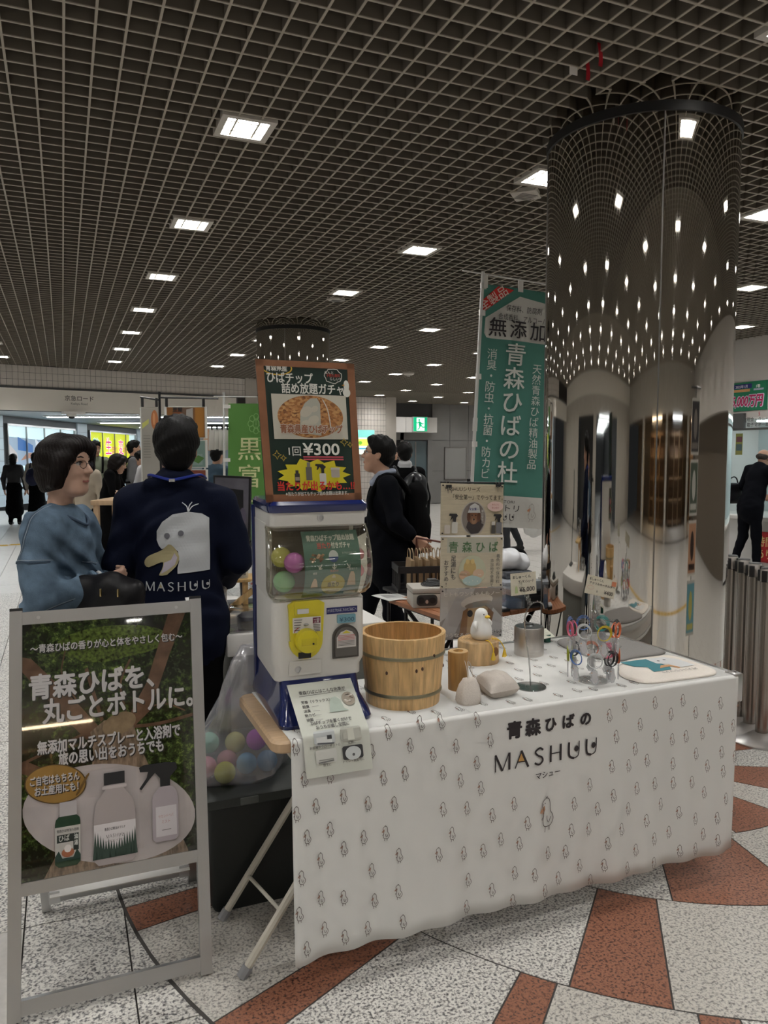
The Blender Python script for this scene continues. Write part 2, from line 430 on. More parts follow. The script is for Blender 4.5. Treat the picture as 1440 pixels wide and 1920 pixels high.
M_far = mat('far_paving', (.50, .48, .45), .3, noise=.12, nscale=30)
M_joint = mat('floor_joint', (.055, .05, .047), .9)
b = MB(); b.box((U0, V0, -.12), (U1, V1, -.012)); floor = struct(b.build('floor', M_joint, smooth=0), 'granite floor with red and pale wedges in rings')
C0 = COLS[0]; C0 = (2.547, 2.913)
def wedge(r0, r1, a0, a1, m):
    g = .0028; n = max(3, int((a1 - a0) / 3)); out = []; inn = []
    for i in range(n + 1):
        t = math.radians(a0 + (a1 - a0) * i / n); e = (g if i == 0 else -g if i == n else 0)
        for r, L in ((r0 + g, inn), (r1 - g, out)):
            tt = t + e / r; L.append((C0[0] + r * math.cos(tt), C0[1] + r * math.sin(tt)))
    poly = out + inn[::-1]
    k = MB(); k.prism(poly, lambda x, y, d: (x, y, d), -.012, 0); k.build('granite_slab', m, floor, smooth=0)
RINGS = [(.40, .735, [(-99, -74), (-54, -30)], 45), (.735, 1.21, [(-124.8, -102.5)], 45), (1.21, 1.75, [(-136.4, -127.3)], 30), (1.75, 2.42, [(-141.0, -137.5)], 15.4)]
for r0, r1, reds, per in RINGS:
    a_s, a_e = reds[0]; wd = a_e - a_s; n = round(360 / per); per = 360 / n
    for k in range(n):
        wedge(r0, r1, a_s + k * per, a_e + k * per, M_red)
        wedge(r0, r1, a_e + k * per, a_s + (k + 1) * per, M_gran if (k % 3) else M_gran2)
bd = MB(); bd.lathe([(2.428, -.0125), (2.428, -.0012), (.0, -.0012)], (C0[0], C0[1], 0), None, 120, cap=False); bd.build('ring_bed', M_joint, floor, smooth=0)
restf = MB(); cnt = 0
pm = MB().box((.0025, .0025, -.012), (.2975, .5975, -.0022)).build('paver', M_gran, floor, smooth=0); pm2 = None
pj = MB().box((.0025, .0025, -.012), (.2975, .5975, -.0022)); used = False
cells = []
for i in range(int((U0 + .155) / .3), int((U1 + .155) / .3)):
    for j in range(int((V0 - 2.6) / .6), int((V1 - 2.6) / .6)):
        u, v = -.155 + .3 * i, 2.6 + .6 * j
        dd = [math.hypot(u + x - C0[0], v + y - C0[1]) for x in (0, .3) for y in (0, .6)]
        if max(dd) < 2.42: continue
        zc = (u + .15) * .385 + (v + .3) * .923; xc = (u + .15) * .923 - (v + .3) * .385
        vis = zc > 1.2 and abs(xc / zc) < .58
        cells.append((zc if vis else 99 + abs(zc), u, v))
cells.sort()
for k, (z, u, v) in enumerate(cells):
    if k < 170:
        if not used: o = pm; used = True
        else: o = link('paver', pm.data, floor)
        o.location = (u, v, 0)
    else: restf.box((u + .0025, v + .0025, -.012), (u + .2975, v + .5975, -.0022))
restf.build('pavers', M_far, floor, smooth=0)['kind'] = 'stuff'
# yellow guide strip crossing the floor and a blue floor arrow
tg = thing('tactile_strip', 'yellow raised guide strip along the passage floor at far left', 'guide strip', (-.9, 13.0, 0))
mt = flat((196, 160, 62), .5)
pmesh = None
for k in range(30):
    x = -6.0 + k * .302
    q = MB(); q.box((0, 0, -.004), (.297, .15, .002))
    for r in range(4): q.rbox((.02, .022 + r * .032, .001), (.277, .034 + r * .032, .007), .002, None, 1)
    o = q.build('guide_tile', mt, tg, smooth=0) if pmesh is None else link('guide_tile', pmesh, tg)
    pmesh = o.data; o.location = (x, 14.3 + .2 * x, 0)
o2 = thing('tactile_strip', 'yellow guide strip on the floor behind the camera', 'guide strip', (1.4, -1.6, 0))
for k in range(26):
    o = link('guide_tile', pmesh, o2); o.location = (-2.5 + k * .302, -1.6, 0)
A = Art(plane((6.15, 5.85, 0), (-.6, .8, 0), (-.8, -.6, 0)), .0006)
A.rect(-.45, -.14, .40, .14, (40, 84, 160)); A.poly([(-.42, -.05), (.05, -.05), (.05, -.11), (.32, 0), (.05, .11), (.05, .05), (-.42, .05)], (214, 216, 214))
tag(A.b.build('floor_arrow', None, None, smooth=0), 'blue floor sticker with a white arrow beyond the mirrored column', 'floor sticker')

# ---------------------------------------------------------------- walls
fa = Vector((-.94, 14.74, 0)); fd = Vector((4.47, .92, 0)).normalized(); fn = Vector((fd.y, -fd.x, 0))   # fn faces the camera
FW = lambda s_, z, d=0: tuple(fa + fd * s_ + fn * d + Vector((0, 0, z)))
def fbox(bm_, s0, z0, d0, s1, z1, d1, m=None):
    P = [FW(s, z, d) for z in (z0, z1) for s, d in ((s0, d0), (s1, d0), (s1, d1), (s0, d1))]
    bm_.add(P, [(0, 3, 2, 1), (4, 5, 6, 7), (0, 1, 5, 4), (1, 2, 6, 5), (2, 3, 7, 6), (3, 0, 4, 7)], m)
b = MB(); fbox(b, -9, 2.27, -.25, 4.57, CEIL + .16, -.012); wb = struct(b.build('wall_back', M_grout, smooth=0), 'tiled band and cream bulkhead over the passage opening')
tm = None; far = MB()
for r in range(3):
    for k in range(-40, 50):
        s0 = k * .0925; z0 = 2.69 + r * .12
        if s0 > 4.45: continue
        if s0 > -.4:
            q = MB(); fbox(q, 0, 0, -.012, .0875, .115, 0)
            off = FW(s0, z0) ; base = FW(0, 0)
            o = q.build('wall_tile', M_tile, wb, smooth=0) if tm is None else link('wall_tile', tm, wb)
            tm = o.data; o.location = Vector(off) - Vector(base)
        else: fbox(far, s0, z0, -.012, s0 + .0875, z0 + .115, 0)
far.build('wall_tiles', M_tile, wb, smooth=0)['kind'] = 'stuff'
q = MB(); fbox(q, -9, 2.655, -.012, 4.47, 2.685, .03); q.build('bulkhead_rail', M_dkgrey, wb, smooth=0)
q = MB(); fbox(q, -9, 2.27, -.012, 4.3, 2.652, .012); pan = q.build('bulkhead_panel', mat('bulkhead_cream', (.88, .84, .77), .4), wb, smooth=0)
A = Art(lambda x, y, d=0: FW(x, y, .012 + d), .002)
A.text('京急ロード', 1.27, 2.475, .094, (92, 88, 84), .012, 'c'); A.text('Keikyu Road', 1.27, 2.40, .052, (120, 116, 110), 0, 'c')
A.b.build('lettering', None, wb, smooth=0)
b = MB(); fbox(b, 4.5, 0, -.6, 5.7, CEIL + .16, .02); struct(b.build('wall_pier', M_beige, smooth=0), 'plain beige pier at the right end of the passage opening')
q = MB(); fbox(q, 4.3, 2.0, -.1, 4.34, 2.66, -.0); struct(q.build('trim_1', M_dkgrey, smooth=0))
# security camera under the bulkhead
t = thing('security_camera', 'small white dome security camera under the cream bulkhead', 'camera', FW(1.12, 2.2))
q = MB(); fbox(q, .98, 2.23, -.10, 1.34, 2.27, .14); q.build('mount', M_white, t, smooth=0)
c = FW(1.12, 2.232, .06); q = MB(); q.lathe([(.085, 0), (.085, -.02), (.07, -.05), (.0, -.05)], c, M_white, 20, cap=False); q.build('housing', M_white, t)
q = MB(); q.ball((c[0], c[1], c[2] - .05), (.058, .058, .04), M_black); q.build('lens_dome', M_black, t)

# passage beyond the opening: panelled left wall with lit windows, running straight away from the camera
pd = Vector((math.sin(math.radians(22.66)), math.cos(math.radians(22.66)), 0)); px = Vector((pd.y, -pd.x, 0))
PW = lambda Y, z, X=0: tuple(px * (-11 + X) + pd * Y + Vector((0, 0, z)))
def pbox(bm_, Y0, z0, X0, Y1, z1, X1, m=None):
    P = [PW(Y, z, X) for z in (z0, z1) for Y, X in ((Y0, X0), (Y1, X0), (Y1, X1), (Y0, X1))]
    bm_.add(P, [(0, 3, 2, 1), (4, 5, 6, 7), (0, 1, 5, 4), (1, 2, 6, 5), (2, 3, 7, 6), (3, 0, 4, 7)], m)
b = MB(); pbox(b, 14.5, 0, -.4, 43, 2.7, -.06); wl = struct(b.build('wall_passage', M_dkgrey, smooth=0), 'pale blue panelled wall of the passage')
W1, W2 = (22.5, 27.5), (28.8, 34.2)
for r in range(8):
    z0, z1 = r * .33 + .004, r * .33 + .326
    segs = [(17, 22.3), (27.7, 28.6), (34.4, 42.5)] if .85 < z1 and z0 < 2.4 else [(17, 42.5)]
    for y0, y1 in segs:
        n = max(1, int((y1 - y0) / 2.6))
        for k in range(n):
            q = MB(); pbox(q, y0 + (y1 - y0) * k / n + .004, z0, -.06, y0 + (y1 - y0) * (k + 1) / n - .004, min(z1, 2.64), 0); q.build('wall_panel', M_bluewall, wl, smooth=0)
b = MB(); pbox(b, 16.2, 2.64, -.4, 43, 2.72, 9.0); struct(b.build('ceiling_passage', mat('passage_ceiling', (.62, .64, .64), .6), smooth=0))
b = MB(); pbox(b, 42.5, 0, -.4, 42.7, 2.7, 9); struct(b.build('wall_passage_end', mat('passage_end', (.25, .27, .28), .6), smooth=0))
b = MB(); pbox(b, 17.2, 0, 8.3, 43, 2.7, 8.6); struct(b.build('wall_passage_right', M_beige, smooth=0))
M_strip = mat('strip_light', (.88, .96, 1), .4, emit=70)
for k in range(6):
    t = thing('strip_lamp', 'slim white strip lamp across the passage ceiling, %s from the opening' % ORD[k + 1], 'lamp', PW(18 + k * 4.2, 2.64, 5), 'strip lamps on the passage ceiling')
    q = MB(); pbox(q, 18 + k * 4.2, 2.59, 1.2, 18.14 + k * 4.2, 2.63, 7.4); q.build('housing', M_white, t, smooth=0)
    q = MB(); pbox(q, 18.02 + k * 4.2, 2.578, 1.3, 18.12 + k * 4.2, 2.59, 7.3); q.build('tube', M_strip, t, smooth=0)
def lit_window(i, Y0, Y1, z0, z1, paint):
    b = MB(); F = .06
    for y0, a0, y1, a1 in ((Y0, z0, Y0 + F, z1), (Y1 - F, z0, Y1, z1), (Y0, z0, Y1, z0 + F), (Y0, z1 - F, Y1, z1)): pbox(b, y0, a0, -.06, y1, a1, .03)
    w = struct(b.build('window_%d' % i, M_seam, smooth=0))
    n = 4
    for k in range(1, n):
        y = Y0 + (Y1 - Y0) * k / n; q = MB(); pbox(q, y - .015, z0, -.03, y + .015, z1, .02); q.build('mullion', M_seam, w, smooth=0)
    A = Art(lambda x, y, d=0: PW(Y0 + x, z0 + y, -.055 + d), .001, .002); paint(A, Y1 - Y0, z1 - z0); A.b.build('backlit_poster', None, w, smooth=0)
E_ = lambda c, k=1.1: flat(c, .5, k)
def paint1(A, w, h):
    A.rect(0, 0, w, h, E_((206, 232, 236), .8)); A.poly([(0, .25), (w, .15), (w, .95), (0, 1.1)], E_((140, 158, 176), .6)); A.poly([(.1, .95), (.7, .6), (.75, .35), (.2, .3)], E_((176, 170, 170), .6)); A.poly([(1.9, 1.1), (2.4, .8), (2.3, .5), (2.0, .6)], E_((196, 206, 214), .7))
    A.poly([(.75, .7), (1.75, .62), (1.75, .85), (.75, 1.1)], E_((52, 100, 160), .6)); A.poly([(.9, .38), (1.9, .5), (1.95, .62), (1.3, .6)], E_((160, 122, 104), .6))
    A.poly([(2.6, .2), (4.2, .2), (4.5, .9), (3.0, 1.0)], E_((86, 104, 140), .6)); A.poly([(3.2, .6), (4.6, .7), (4.4, 1.05), (3.4, 1.02)], E_((160, 176, 196), .6))
    A.rect(0, 0, w, .18, E_((190, 220, 226), .7))
def paint2(A, w, h):
    A.rect(0, 0, w, h, E_((206, 216, 20), .75)); A.rect(w - .75, 0, w, h, E_((206, 232, 236), .7))
    A.text('整', .45, .62, .62, E_((226, 236, 210), .7), .05); A.text('整', .45, .62, .62, E_((20, 150, 130), .6)); A.text('う', 1.05, .62, .34, E_((20, 150, 130), .6))
    A.text('生', 1.75, .62, .66, E_((240, 220, 226), .7), .05); A.text('生', 1.75, .62, .66, E_((206, 44, 130), .6)); A.text('まれ', 2.45, .62, .34, E_((206, 44, 130), .6))
    A.text('変', 3.2, .62, .60, E_((240, 220, 226), .7), .05); A.text('変', 3.2, .62, .60, E_((206, 44, 130), .6)); A.text('わる', 3.85, .62, .34, E_((206, 44, 130), .6))
    A.rect(1.6, 0, 3.0, .42, E_((60, 60, 72), .4))
lit_window(1, W1[0], W1[1], .95, 2.42, paint1); lit_window(2, W2[0], W2[1], .95, 2.42, paint2)

# tiled wall and grey panel recess behind the walking man
b = MB(); b.box((4.3, 19.2, 0), (8.35, 19.6, CEIL + .16)); wt = struct(b.build('wall_tiled', M_grout, smooth=0), 'cream tiled wall with dark joints')
q = MB()
for r in range(20):
    for k in range(33):
        u = 5.15 + k * .092
        if u > 8.05: continue
        q.box((u, 19.188, r * .152 + .003), (u + .086, 19.2, min(CEIL, r * .152 + .148)))
q.build('wall_tiles', M_tile, wt, smooth=0)['kind'] = 'stuff'
q = MB(); q.box((8.06, 19.17, 0), (8.36, 19.2, CEIL)); q.build('corner_strip', M_beige, wt, smooth=0)
t = thing('lit_signboard', 'small glowing pale signboard on the tiled wall', 'signboard', (7.45, 19.15, 1.5))
q = MB(); q.box((7.2, 19.12, 1.5), (7.72, 19.188, 2.18)); q.build('case', M_white, t, smooth=0)
A = Art(plane((7.22, 19.12, 1.52), (1, 0, 0), (0, 0, 1)), .002); A.rect(0, 0, .48, .64, E_((226, 240, 226), .9)); A.rect(0, .44, .48, .64, E_((130, 214, 204), .9)); A.rect(0, .22, .48, .40, E_((222, 226, 96), .9)); A.rect(0, .13, .48, .17, E_((90, 170, 200), .9)); A.ell(.08, .30, .05, .05, E_((120, 190, 60), .9)); A.b.build('display', None, t, smooth=0)
b = MB(); b.box((8.36, 21.3, 0), (15, 21.7, CEIL + .16)); b.box((8.36, 19.6, 0), (8.4, 21.3, CEIL + .16)); wr = struct(b.build('wall_far', M_dkgrey, smooth=0), 'grey panelled far wall')
for u0, u1 in ((10.47, 11.07), (11.08, 11.72), (11.73, 12.4), (12.41, 13.1), (13.11, 14.9)):
    for z0, z1 in ((.02, 1.0), (1.01, 1.94), (1.95, CEIL)):
        q = MB(); q.box((u0, 21.24, z0), (u1, 21.3, z1)); q.build('wall_panel', M_grey, wr, smooth=0)
for u0, u1 in ((8.5, 9.42), (9.43, 10.46)):
    q = MB(); q.box((u0, 20.9, 2.17), (u1, 21.3, 2.62)); q.build('lintel_panel', M_white, wr, smooth=0)
q = MB(); q.box((8.5, 21.2, 0), (9.0, 21.3, 2.17)); q.box((10.3, 21.2, 0), (10.46, 21.3, 2.17)); q.box((9.38, 21.2, 0), (9.5, 21.3, 2.17)); q.box((9.0, 21.2, 1.95), (10.3, 21.3, 2.17)); struct(q.build('door_1', M_grey, smooth=0))
dl = S.objects['door_1']
for k in range(9): q = MB(); q.box((9.0, 21.22, .3 + k * .18), (9.38, 21.25, .32 + k * .18)); q.build('louvre_slat', M_seam, dl, smooth=0)
q = MB(); q.box((9.52, 21.26, .02), (10.29, 21.28, 1.93)); q.build('door_glass', mat('door_glass', (.10, .15, .17), .06, spec=.8), dl, smooth=0)
q = MB(); q.box((9.9, 21.25, .05), (9.93, 21.262, 1.9)); q.build('door_stile', M_seam, dl, smooth=0)
b = MB(); b.box((10.9, 21.2, .76), (11.62, 21.24, 1.72)); nb = tag(b.build('notice_board', mat('notice_grey', (.30, .30, .29), .4), None, smooth=0), 'blank grey notice board on the far panelled wall', 'notice board')
q = MB()
for lo, hi in (((10.88, .74), (10.9, 1.74)), ((11.62, .74), (11.64, 1.74)), ((10.88, .74), (11.64, .76)), ((10.88, 1.72), (11.64, 1.74))): q.box((lo[0], 21.19, lo[1]), (hi[0], 21.24, hi[1]))
q.build('board_frame', M_seam, nb, smooth=0)
t = thing('exit_sign', 'glowing green emergency exit sign with a running figure', 'exit sign', (9.86, 20.85, 2.2))
q = MB(); q.box((9.62, 20.8, 2.19), (10.09, 20.9, 2.63)); q.build('case', M_white, t, smooth=0)
A = Art(plane((9.63, 20.8, 2.20), (1, 0, 0), (0, 0, 1)), .002, .001); G = E_((10, 168, 116), .9); Wt = E_((224, 246, 236), 1.0)
A.rect(0, 0, .45, .42, G); A.poly([(.10, .02), (.36, .02), (.36, .40), (.10, .40)], Wt)
A.ell(.185, .335, .03, .03, G); A.poly([(.17, .30), (.23, .29), (.27, .17), (.22, .13), (.17, .18)], G)
for pts in ([(.18, .28), (.12, .24), (.10, .27)], [(.22, .27), (.28, .22), (.33, .23)], [(.2, .17), (.19, .10), (.13, .05)], [(.25, .17), (.30, .12), (.37, .13)]): A.line(pts, .03, G)
A.b.build('pictogram', None, t, smooth=0)

# right-hand wall with the ticket counter
b = MB(); b.box((13.2, 9.4, 0), (13.6, 21.3, CEIL + .16)); b.box((8.5, 9.4, 0), (13.6, 9.8, CEIL + .16)); b.box((8.5, -8, 2.0), (8.9, 9.4, CEIL + .16)); wrr = struct(b.build('wall_right', mat('booth_wall', (.58, .55, .52), .5), smooth=0), 'plain pale wall over the ticket counter')
q = MB(); q.box((8.46, 7.72, 1.86), (8.5, 8.6, 2.06)); q.build('header_recess', M_dkgrey, wrr, smooth=0)
t = thing('ticket_counter', 'white ticket counter with a bright glazed window under the lottery sign', 'counter', (8.6, 7.0, 0))
q = MB(); q.box((8.42, 3.5, .04), (9.4, 8.3, .64)); q.build('counter_front', mat('counter_white', (.60, .59, .57), .4), t, smooth=0)
q = MB(); q.rbox((8.36, 3.45, .64), (9.4, 8.35, .69), .01); q.build('counter_top', M_white, t)
q = MB(); q.box((9.4, 3.4, 0), (9.45, 9.4, 2.1)); q.build('back_wall', mat('booth_back', (.62, .70, .72), .5), t, smooth=0)
q = MB(); q.box((8.5, 8.3, 0), (9.45, 8.35, 2.0)); q.box((8.5, 3.4, 0), (9.45, 3.45, 2.0)); q.build('side_wall', M_white, t, smooth=0)
q = MB(); q.box((8.5, 3.4, 1.98), (9.45, 8.35, 2.0)); q.build('booth_ceiling', M_white, t, smooth=0)
q = MB(); q.box((8.9, 3.8, 1.955), (9.2, 7.9, 1.978)); q.build('light_panel', mat('booth_light', (.92, .98, 1), .4, emit=5), t, smooth=0)
q = MB(); q.box((8.505, 3.5, .69), (8.512, 8.3, 1.98)); q.build('window_glass', clear('booth_glass', (.93, .97, .97), .06), t, smooth=0)
q = MB(); q.box((8.475, 7.9, 1.84), (8.5, 7.94, 2.0)); q.box((8.49, 3.45, 1.83), (8.52, 8.3, 1.86)); q.build('window_rail', M_seam, t, smooth=0)
for k, (v, w, h, z, c) in enumerate(((7.55, .28, .34, 1.05, (214, 226, 222)), (7.95, .18, .3, .95, (190, 206, 204)), (7.2, .4, .36, 1.45, (196, 52, 70)), (8.05, .12, .3, 1.5, (206, 190, 90)), (6.9, .3, .4, .9, (206, 220, 216)))):
    A = Art(plane((8.9 - .05 * k, v + w / 2, z), (0, -1, 0), (0, 0, 1))); A.rect(0, 0, w, h, c); A.rect(w * .1, h * .6, w * .9, h * .85, (170, 90, 96) if k % 2 else (228, 232, 230)); A.rect(w * .1, h * .2, w * .9, h * .5, (120, 140, 140) if k != 2 else (230, 190, 120)); A.b.build('notice_sheet', None, t, smooth=0)
# red price board below the counter
A = Art(plane((8.40, 7.42, .12), (0, -1, 0), (0, 0, 1)), .002); A.b.box((8.402, 6.9, .1), (8.419, 7.44, .5), flat((168, 24, 34)))
A.rect(0, 0, .5, .36, (190, 28, 38)); A.text('時間', .03, .2, .13, (236, 214, 150), .02); A.text('あり', .03, .04, .13, (236, 214, 150), .02); A.ell(.40, .26, .05, .05, (236, 176, 60))
tag(A.b.build('red_board', None, None, smooth=0), 'red notice board on the front of the ticket counter', 'notice board')
A = Art(plane((8.488, 8.0, 2.10), (0, -1, 0), (0, 0, 1)), .001); A.b.box((8.4885, 7.385, 2.09), (8.499, 8.01, 2.475), flat((20, 110, 80)))
A.rect(0, 0, .6, .37, (20, 122, 84)); A.rect(.03, .29, .37, .35, (26, 32, 110), .01); A.text('2025年1月', .2, .30, .042, (220, 214, 226), .02, 'c'); A.rect(.06, .245, .34, .28, (206, 150, 96)); A.rect(.40, .255, .56, .28, (170, 176, 196))
A.text('1等', .44, .29, .045, (226, 230, 226), .03)
A.text('5,000万円', .295, .06, .16, (222, 206, 228), .09, 'c', .53, 0, True, .12); A.text('5,000万円', .295, .06, .16, (176, 20, 84), .035, 'c', .5, 0, True, .12)
tag(A.b.build('lottery_sign', None, None, smooth=0), 'green sign with big magenta prize lettering on the right wall', 'sign')
A = Art(plane((8.499, 7.72, 1.87), (0, -1, 0), (0, 0, 1)), .001)
A.text('5', .20, .15, .06, (190, 70, 84), .02); A.text('[現金・クレジット・', .0, .08, .055, (84, 80, 78), .01); A.text('電子マネー取扱', .02, .01, .055, (84, 80, 78), .01); A.b.build('lettering', None, wrr, smooth=0)

# walls behind the camera (seen in the mirrored columns)
b = MB(); b.box((U0, V0, 2.2), (U1, V0 + .3, CEIL + .16)); b.box((1.6, V0 - .2, 0), (2.0, V0 + .3, 2.2)); b.box((6.9, V0 - .2, 0), (7.3, V0 + .3, 2.2)); b.box((-4.0, V0 - .2, 0), (-3.6, V0 + .3, 2.2)); struct(b.build('wall_front', M_beige, smooth=0), 'cream bulkhead and piers behind the camera')
b = MB(); b.box((U0 - .3, V0, 2.25), (U0, 15, CEIL + .16)); b.box((U0 - .3, V0, 0), (U0, -3.5, 2.25)); b.box((U0 - .3, 2.2, 0), (U0, 3.0, 2.25)); b.box((U0 - .3, 7.4, 0), (U0, 15, 2.25)); wlf = struct(b.build('wall_left', M_beige, smooth=0), 'cream bulkhead and piers along the left of the hall')
for k in range(9): q = MB(); q.box((U0, V0 + k * 2.4, 2.62), (U0 + .02, V0 + k * 2.4 + 2.39, CEIL)); q.build('bulkhead_panel', MATS['bulkhead_cream'], wlf, smooth=0)
b = MB(); b.box((U0 - 16, -3.7, 0), (U0 - .3, -3.5, 2.4)); b.box((U0 - 16, 2.2, 0), (U0 - .3, 2.4, 2.4)); b.box((U0 - 16, -3.7, 2.35), (U0 - .3, 2.4, 2.45)); b.box((U0 - 16.2, -3.7, 0), (U0 - 16, 2.4, 2.4)); b.box((U0 - 1.5, 3.0, 0), (U0 - 1.3, 7.4, 2.3)); struct(b.build('wall_side_passage', M_dkgrey, smooth=0))
b = MB(); b.box((U0 - 16, -3.7, -.1), (U0, 7.4, -.003)); struct(b.build('floor_side_passage', M_far, smooth=0))
for k in range(6):
    x = U0 - 1.6 - k * 2.3; t = thing('strip_lamp', 'white strip lamp in the side passage left of the hall, %s from the hall' % ORD[k + 1], 'lamp', (x, -.6, 2.32), 'strip lamps in the side passage')
    q = MB(); q.box((x - .08, -2.6, 2.30), (x + .08, 1.4, 2.345)); q.build('housing', M_white, t, smooth=0); q = MB(); q.box((x - .06, -2.5, 2.29), (x + .06, 1.3, 2.30)); q.build('tube', mat('side_strip', (.88, .96, 1), .4, emit=14), t, smooth=0)
b = MB(); b.box((U0, V0 - 5, 0), (U1, V0 - 4.8, 2.3)); b.box((U0, V0 - 5, 2.3), (U1, V0, 2.36)); struct(b.build('wall_shops', mat('shop_back', (.42, .32, .22), .6), smooth=0))
b = MB(); b.box((U0, V0 - 5, -.1), (U1, V0, -.003)); struct(b.build('floor_shops', M_far, smooth=0))
for k, (u, c) in enumerate(((-1.0, (1, .78, .5)), (4.6, (.9, .95, 1)), (10.5, (1, .8, .55)))):
    t = thing('shop_lamp', ('warm ceiling lamp in the left shop behind the camera', 'cool ceiling lamp in the middle shop behind the camera', 'warm ceiling lamp in the right shop behind the camera')[k], 'lamp', (u, V0 - 2, 2.3))
    q = MB(); q.box((u - 1.4, V0 - 2.2, 2.24), (u + 1.4, V0 - 1.8, 2.29)); q.build('housing', M_white, t, smooth=0)
    q = MB(); q.box((u - 1.35, V0 - 2.15, 2.23), (u + 1.35, V0 - 1.85, 2.24)); q.build('diffuser', mat('shop_light_%d' % k, c, .4, emit=20), t, smooth=0)

# shelving with stock in the shops behind the camera (only ever seen mirrored in the columns)
sr = random.Random(21); M_shw = mat('shop_shelf', (.30, .19, .10), .5)
for n_, (u0, cols) in enumerate(((-3.0, 3), (2.6, 3), (8.0, 2))):
    for k in range(cols):
        u = u0 + k * 1.45; t = thing('shop_shelf', 'wooden stock shelf in the %s shop behind the camera, %s unit' % (('left', 'middle', 'right')[n_], ('first', 'second', 'third')[k]), 'shelf', (u + .6, V0 - 2.8, 0))
        b = MB(); b.box((u, V0 - 3.0, 0), (u + .03, V0 - 2.6, 2.0)); b.build('side_panel', M_shw, t, 0); b = MB(); b.box((u + 1.2, V0 - 3.0, 0), (u + 1.23, V0 - 2.6, 2.0)); b.build('side_panel', M_shw, t, 0)
        for j in range(5): b = MB(); b.box((u + .03, V0 - 3.0, .1 + j * .45), (u + 1.2, V0 - 2.6, .13 + j * .45)); b.build('shelf_board', M_shw, t, 0)
        b = MB(); b.box((u, V0 - 3.03, 0), (u + 1.23, V0 - 3.0, 2.0)); b.build('back_panel', mat('shelf_back', (.16, .10, .06), .6), t, 0)

b = MB(); b.box((8.9, -8, 0), (9.0, 3.4, 2.0)); struct(b.build('wall_right_lower', mat('brown_panel', (.17, .14, .11), .4), smooth=0))
# ================================================================== THE STALL
T = .722                                   # top of the cloth
M_wood = mat('beech_laminate', (.52, .36, .22), .45, noise=.12, nscale=12, stretch=(1, 8, 1))
M_cream = mat('cream_metal', (.58, .55, .47), .4)
M_alu = mat('aluminium', (.52, .52, .52), .38, 1)
M_alu2 = mat('aluminium_bright', (.66, .66, .66), .3, 1)
M_cloth = mat('cloth_white', (.725, .722, .70), .8, bump=.15, bscale=6)
M_cedar = mat('hiba_wood', (.68, .44, .20), .38, noise=.28, nscale=10, stretch=(9, 9, .8))
M_cedarp = mat('hiba_wood_pale', (.66, .43, .18), .5, noise=.3, nscale=9, stretch=(8, 8, 1))
M_blue = mat('gloss_blue', (.006, .014, .095), .18, coat=.4)
M_body = mat('machine_white', (.66, .645, .61), .3)
M_yel = mat('machine_yellow', (.62, .53, .02), .3)
INK = (38, 32, 36)

def quad(a, b, c, d, nrm=None):
    "bilinear map of a unit square: a lower left, b lower right, c upper right, d upper left"
    a, b, c, d = map(Vector, (a, b, c, d)); N = ((b - a).cross(d - a)).normalized(); w = ((b - a).length + (c - d).length) / 2; h = ((d - a).length + (c - b).length) / 2
    def f(x, y, z=0):
        s, t = x / w, y / h
        return tuple(a * (1 - s) * (1 - t) + b * s * (1 - t) + c * s * t + d * (1 - s) * t + N * z)
    f.w, f.h = w, h
    return f
def slab(f, x0, y0, x1, y1, d0, d1, m=None, b=None):
    b = b or MB(); b.prism([(x0, y0), (x1, y0), (x1, y1), (x0, y1)], f, d0, d1, m); return b
def mashuu(A, x, y, h, w, c, accent=None):
    p = w / 6.15; t, q = h * .14, h * .07
    L = lambda P, k: A.line(P, k, c, up=False)
    X = x + p * .05; e = p * .78
    L([(X, y), (X, y + h)], q); L([(X, y + h * .98), (X + e * .5, y)], t); L([(X + e * .5, y), (X + e * .96, y + h)], q); L([(X + e, y), (X + e, y + h)], t)
    X += p * 1.1
    if accent: A.poly([(X + e * .2, y + h * .36), (X + e * .68, y + h * .36), (X + e * .44, y + h * .88)], accent)
    L([(X, y), (X + e * .45, y + h)], q); L([(X + e * .42, y + h), (X + e * .9, y)], t); L([(X + e * .2, y + h * .35), (X + e * .7, y + h * .35)], q)
    X += p * 1.03
    L(crom([(X + e * .66, y + h * .84), (X + e * .4, y + h * .98), (X + e * .08, y + h * .8), (X + e * .24, y + h * .58), (X + e * .55, y + h * .42), (X + e * .62, y + h * .2), (X + e * .34, y + h * .02), (X + e * .02, y + h * .15)], 4), t * .85)
    X += p * .98
    L([(X, y), (X, y + h)], t); L([(X + e * .75, y), (X + e * .75, y + h)], t); L([(X, y + h * .5), (X + e * .75, y + h * .5)], q)
    for k in range(2):
        X += p * 1.06
        L(crom([(X, y + h), (X, y + h * .35), (X + e * .1, y + h * .1), (X + e * .38, y)], 4), t)
        L(crom([(X + e * .36, y), (X + e * .66, y + h * .1), (X + e * .76, y + h * .4), (X + e * .76, y + h)], 4), q)
        A.poly(circ(X + e * .56, y + h * .56, h * .16, h * .18, 14), c, up=False)
    A.up()
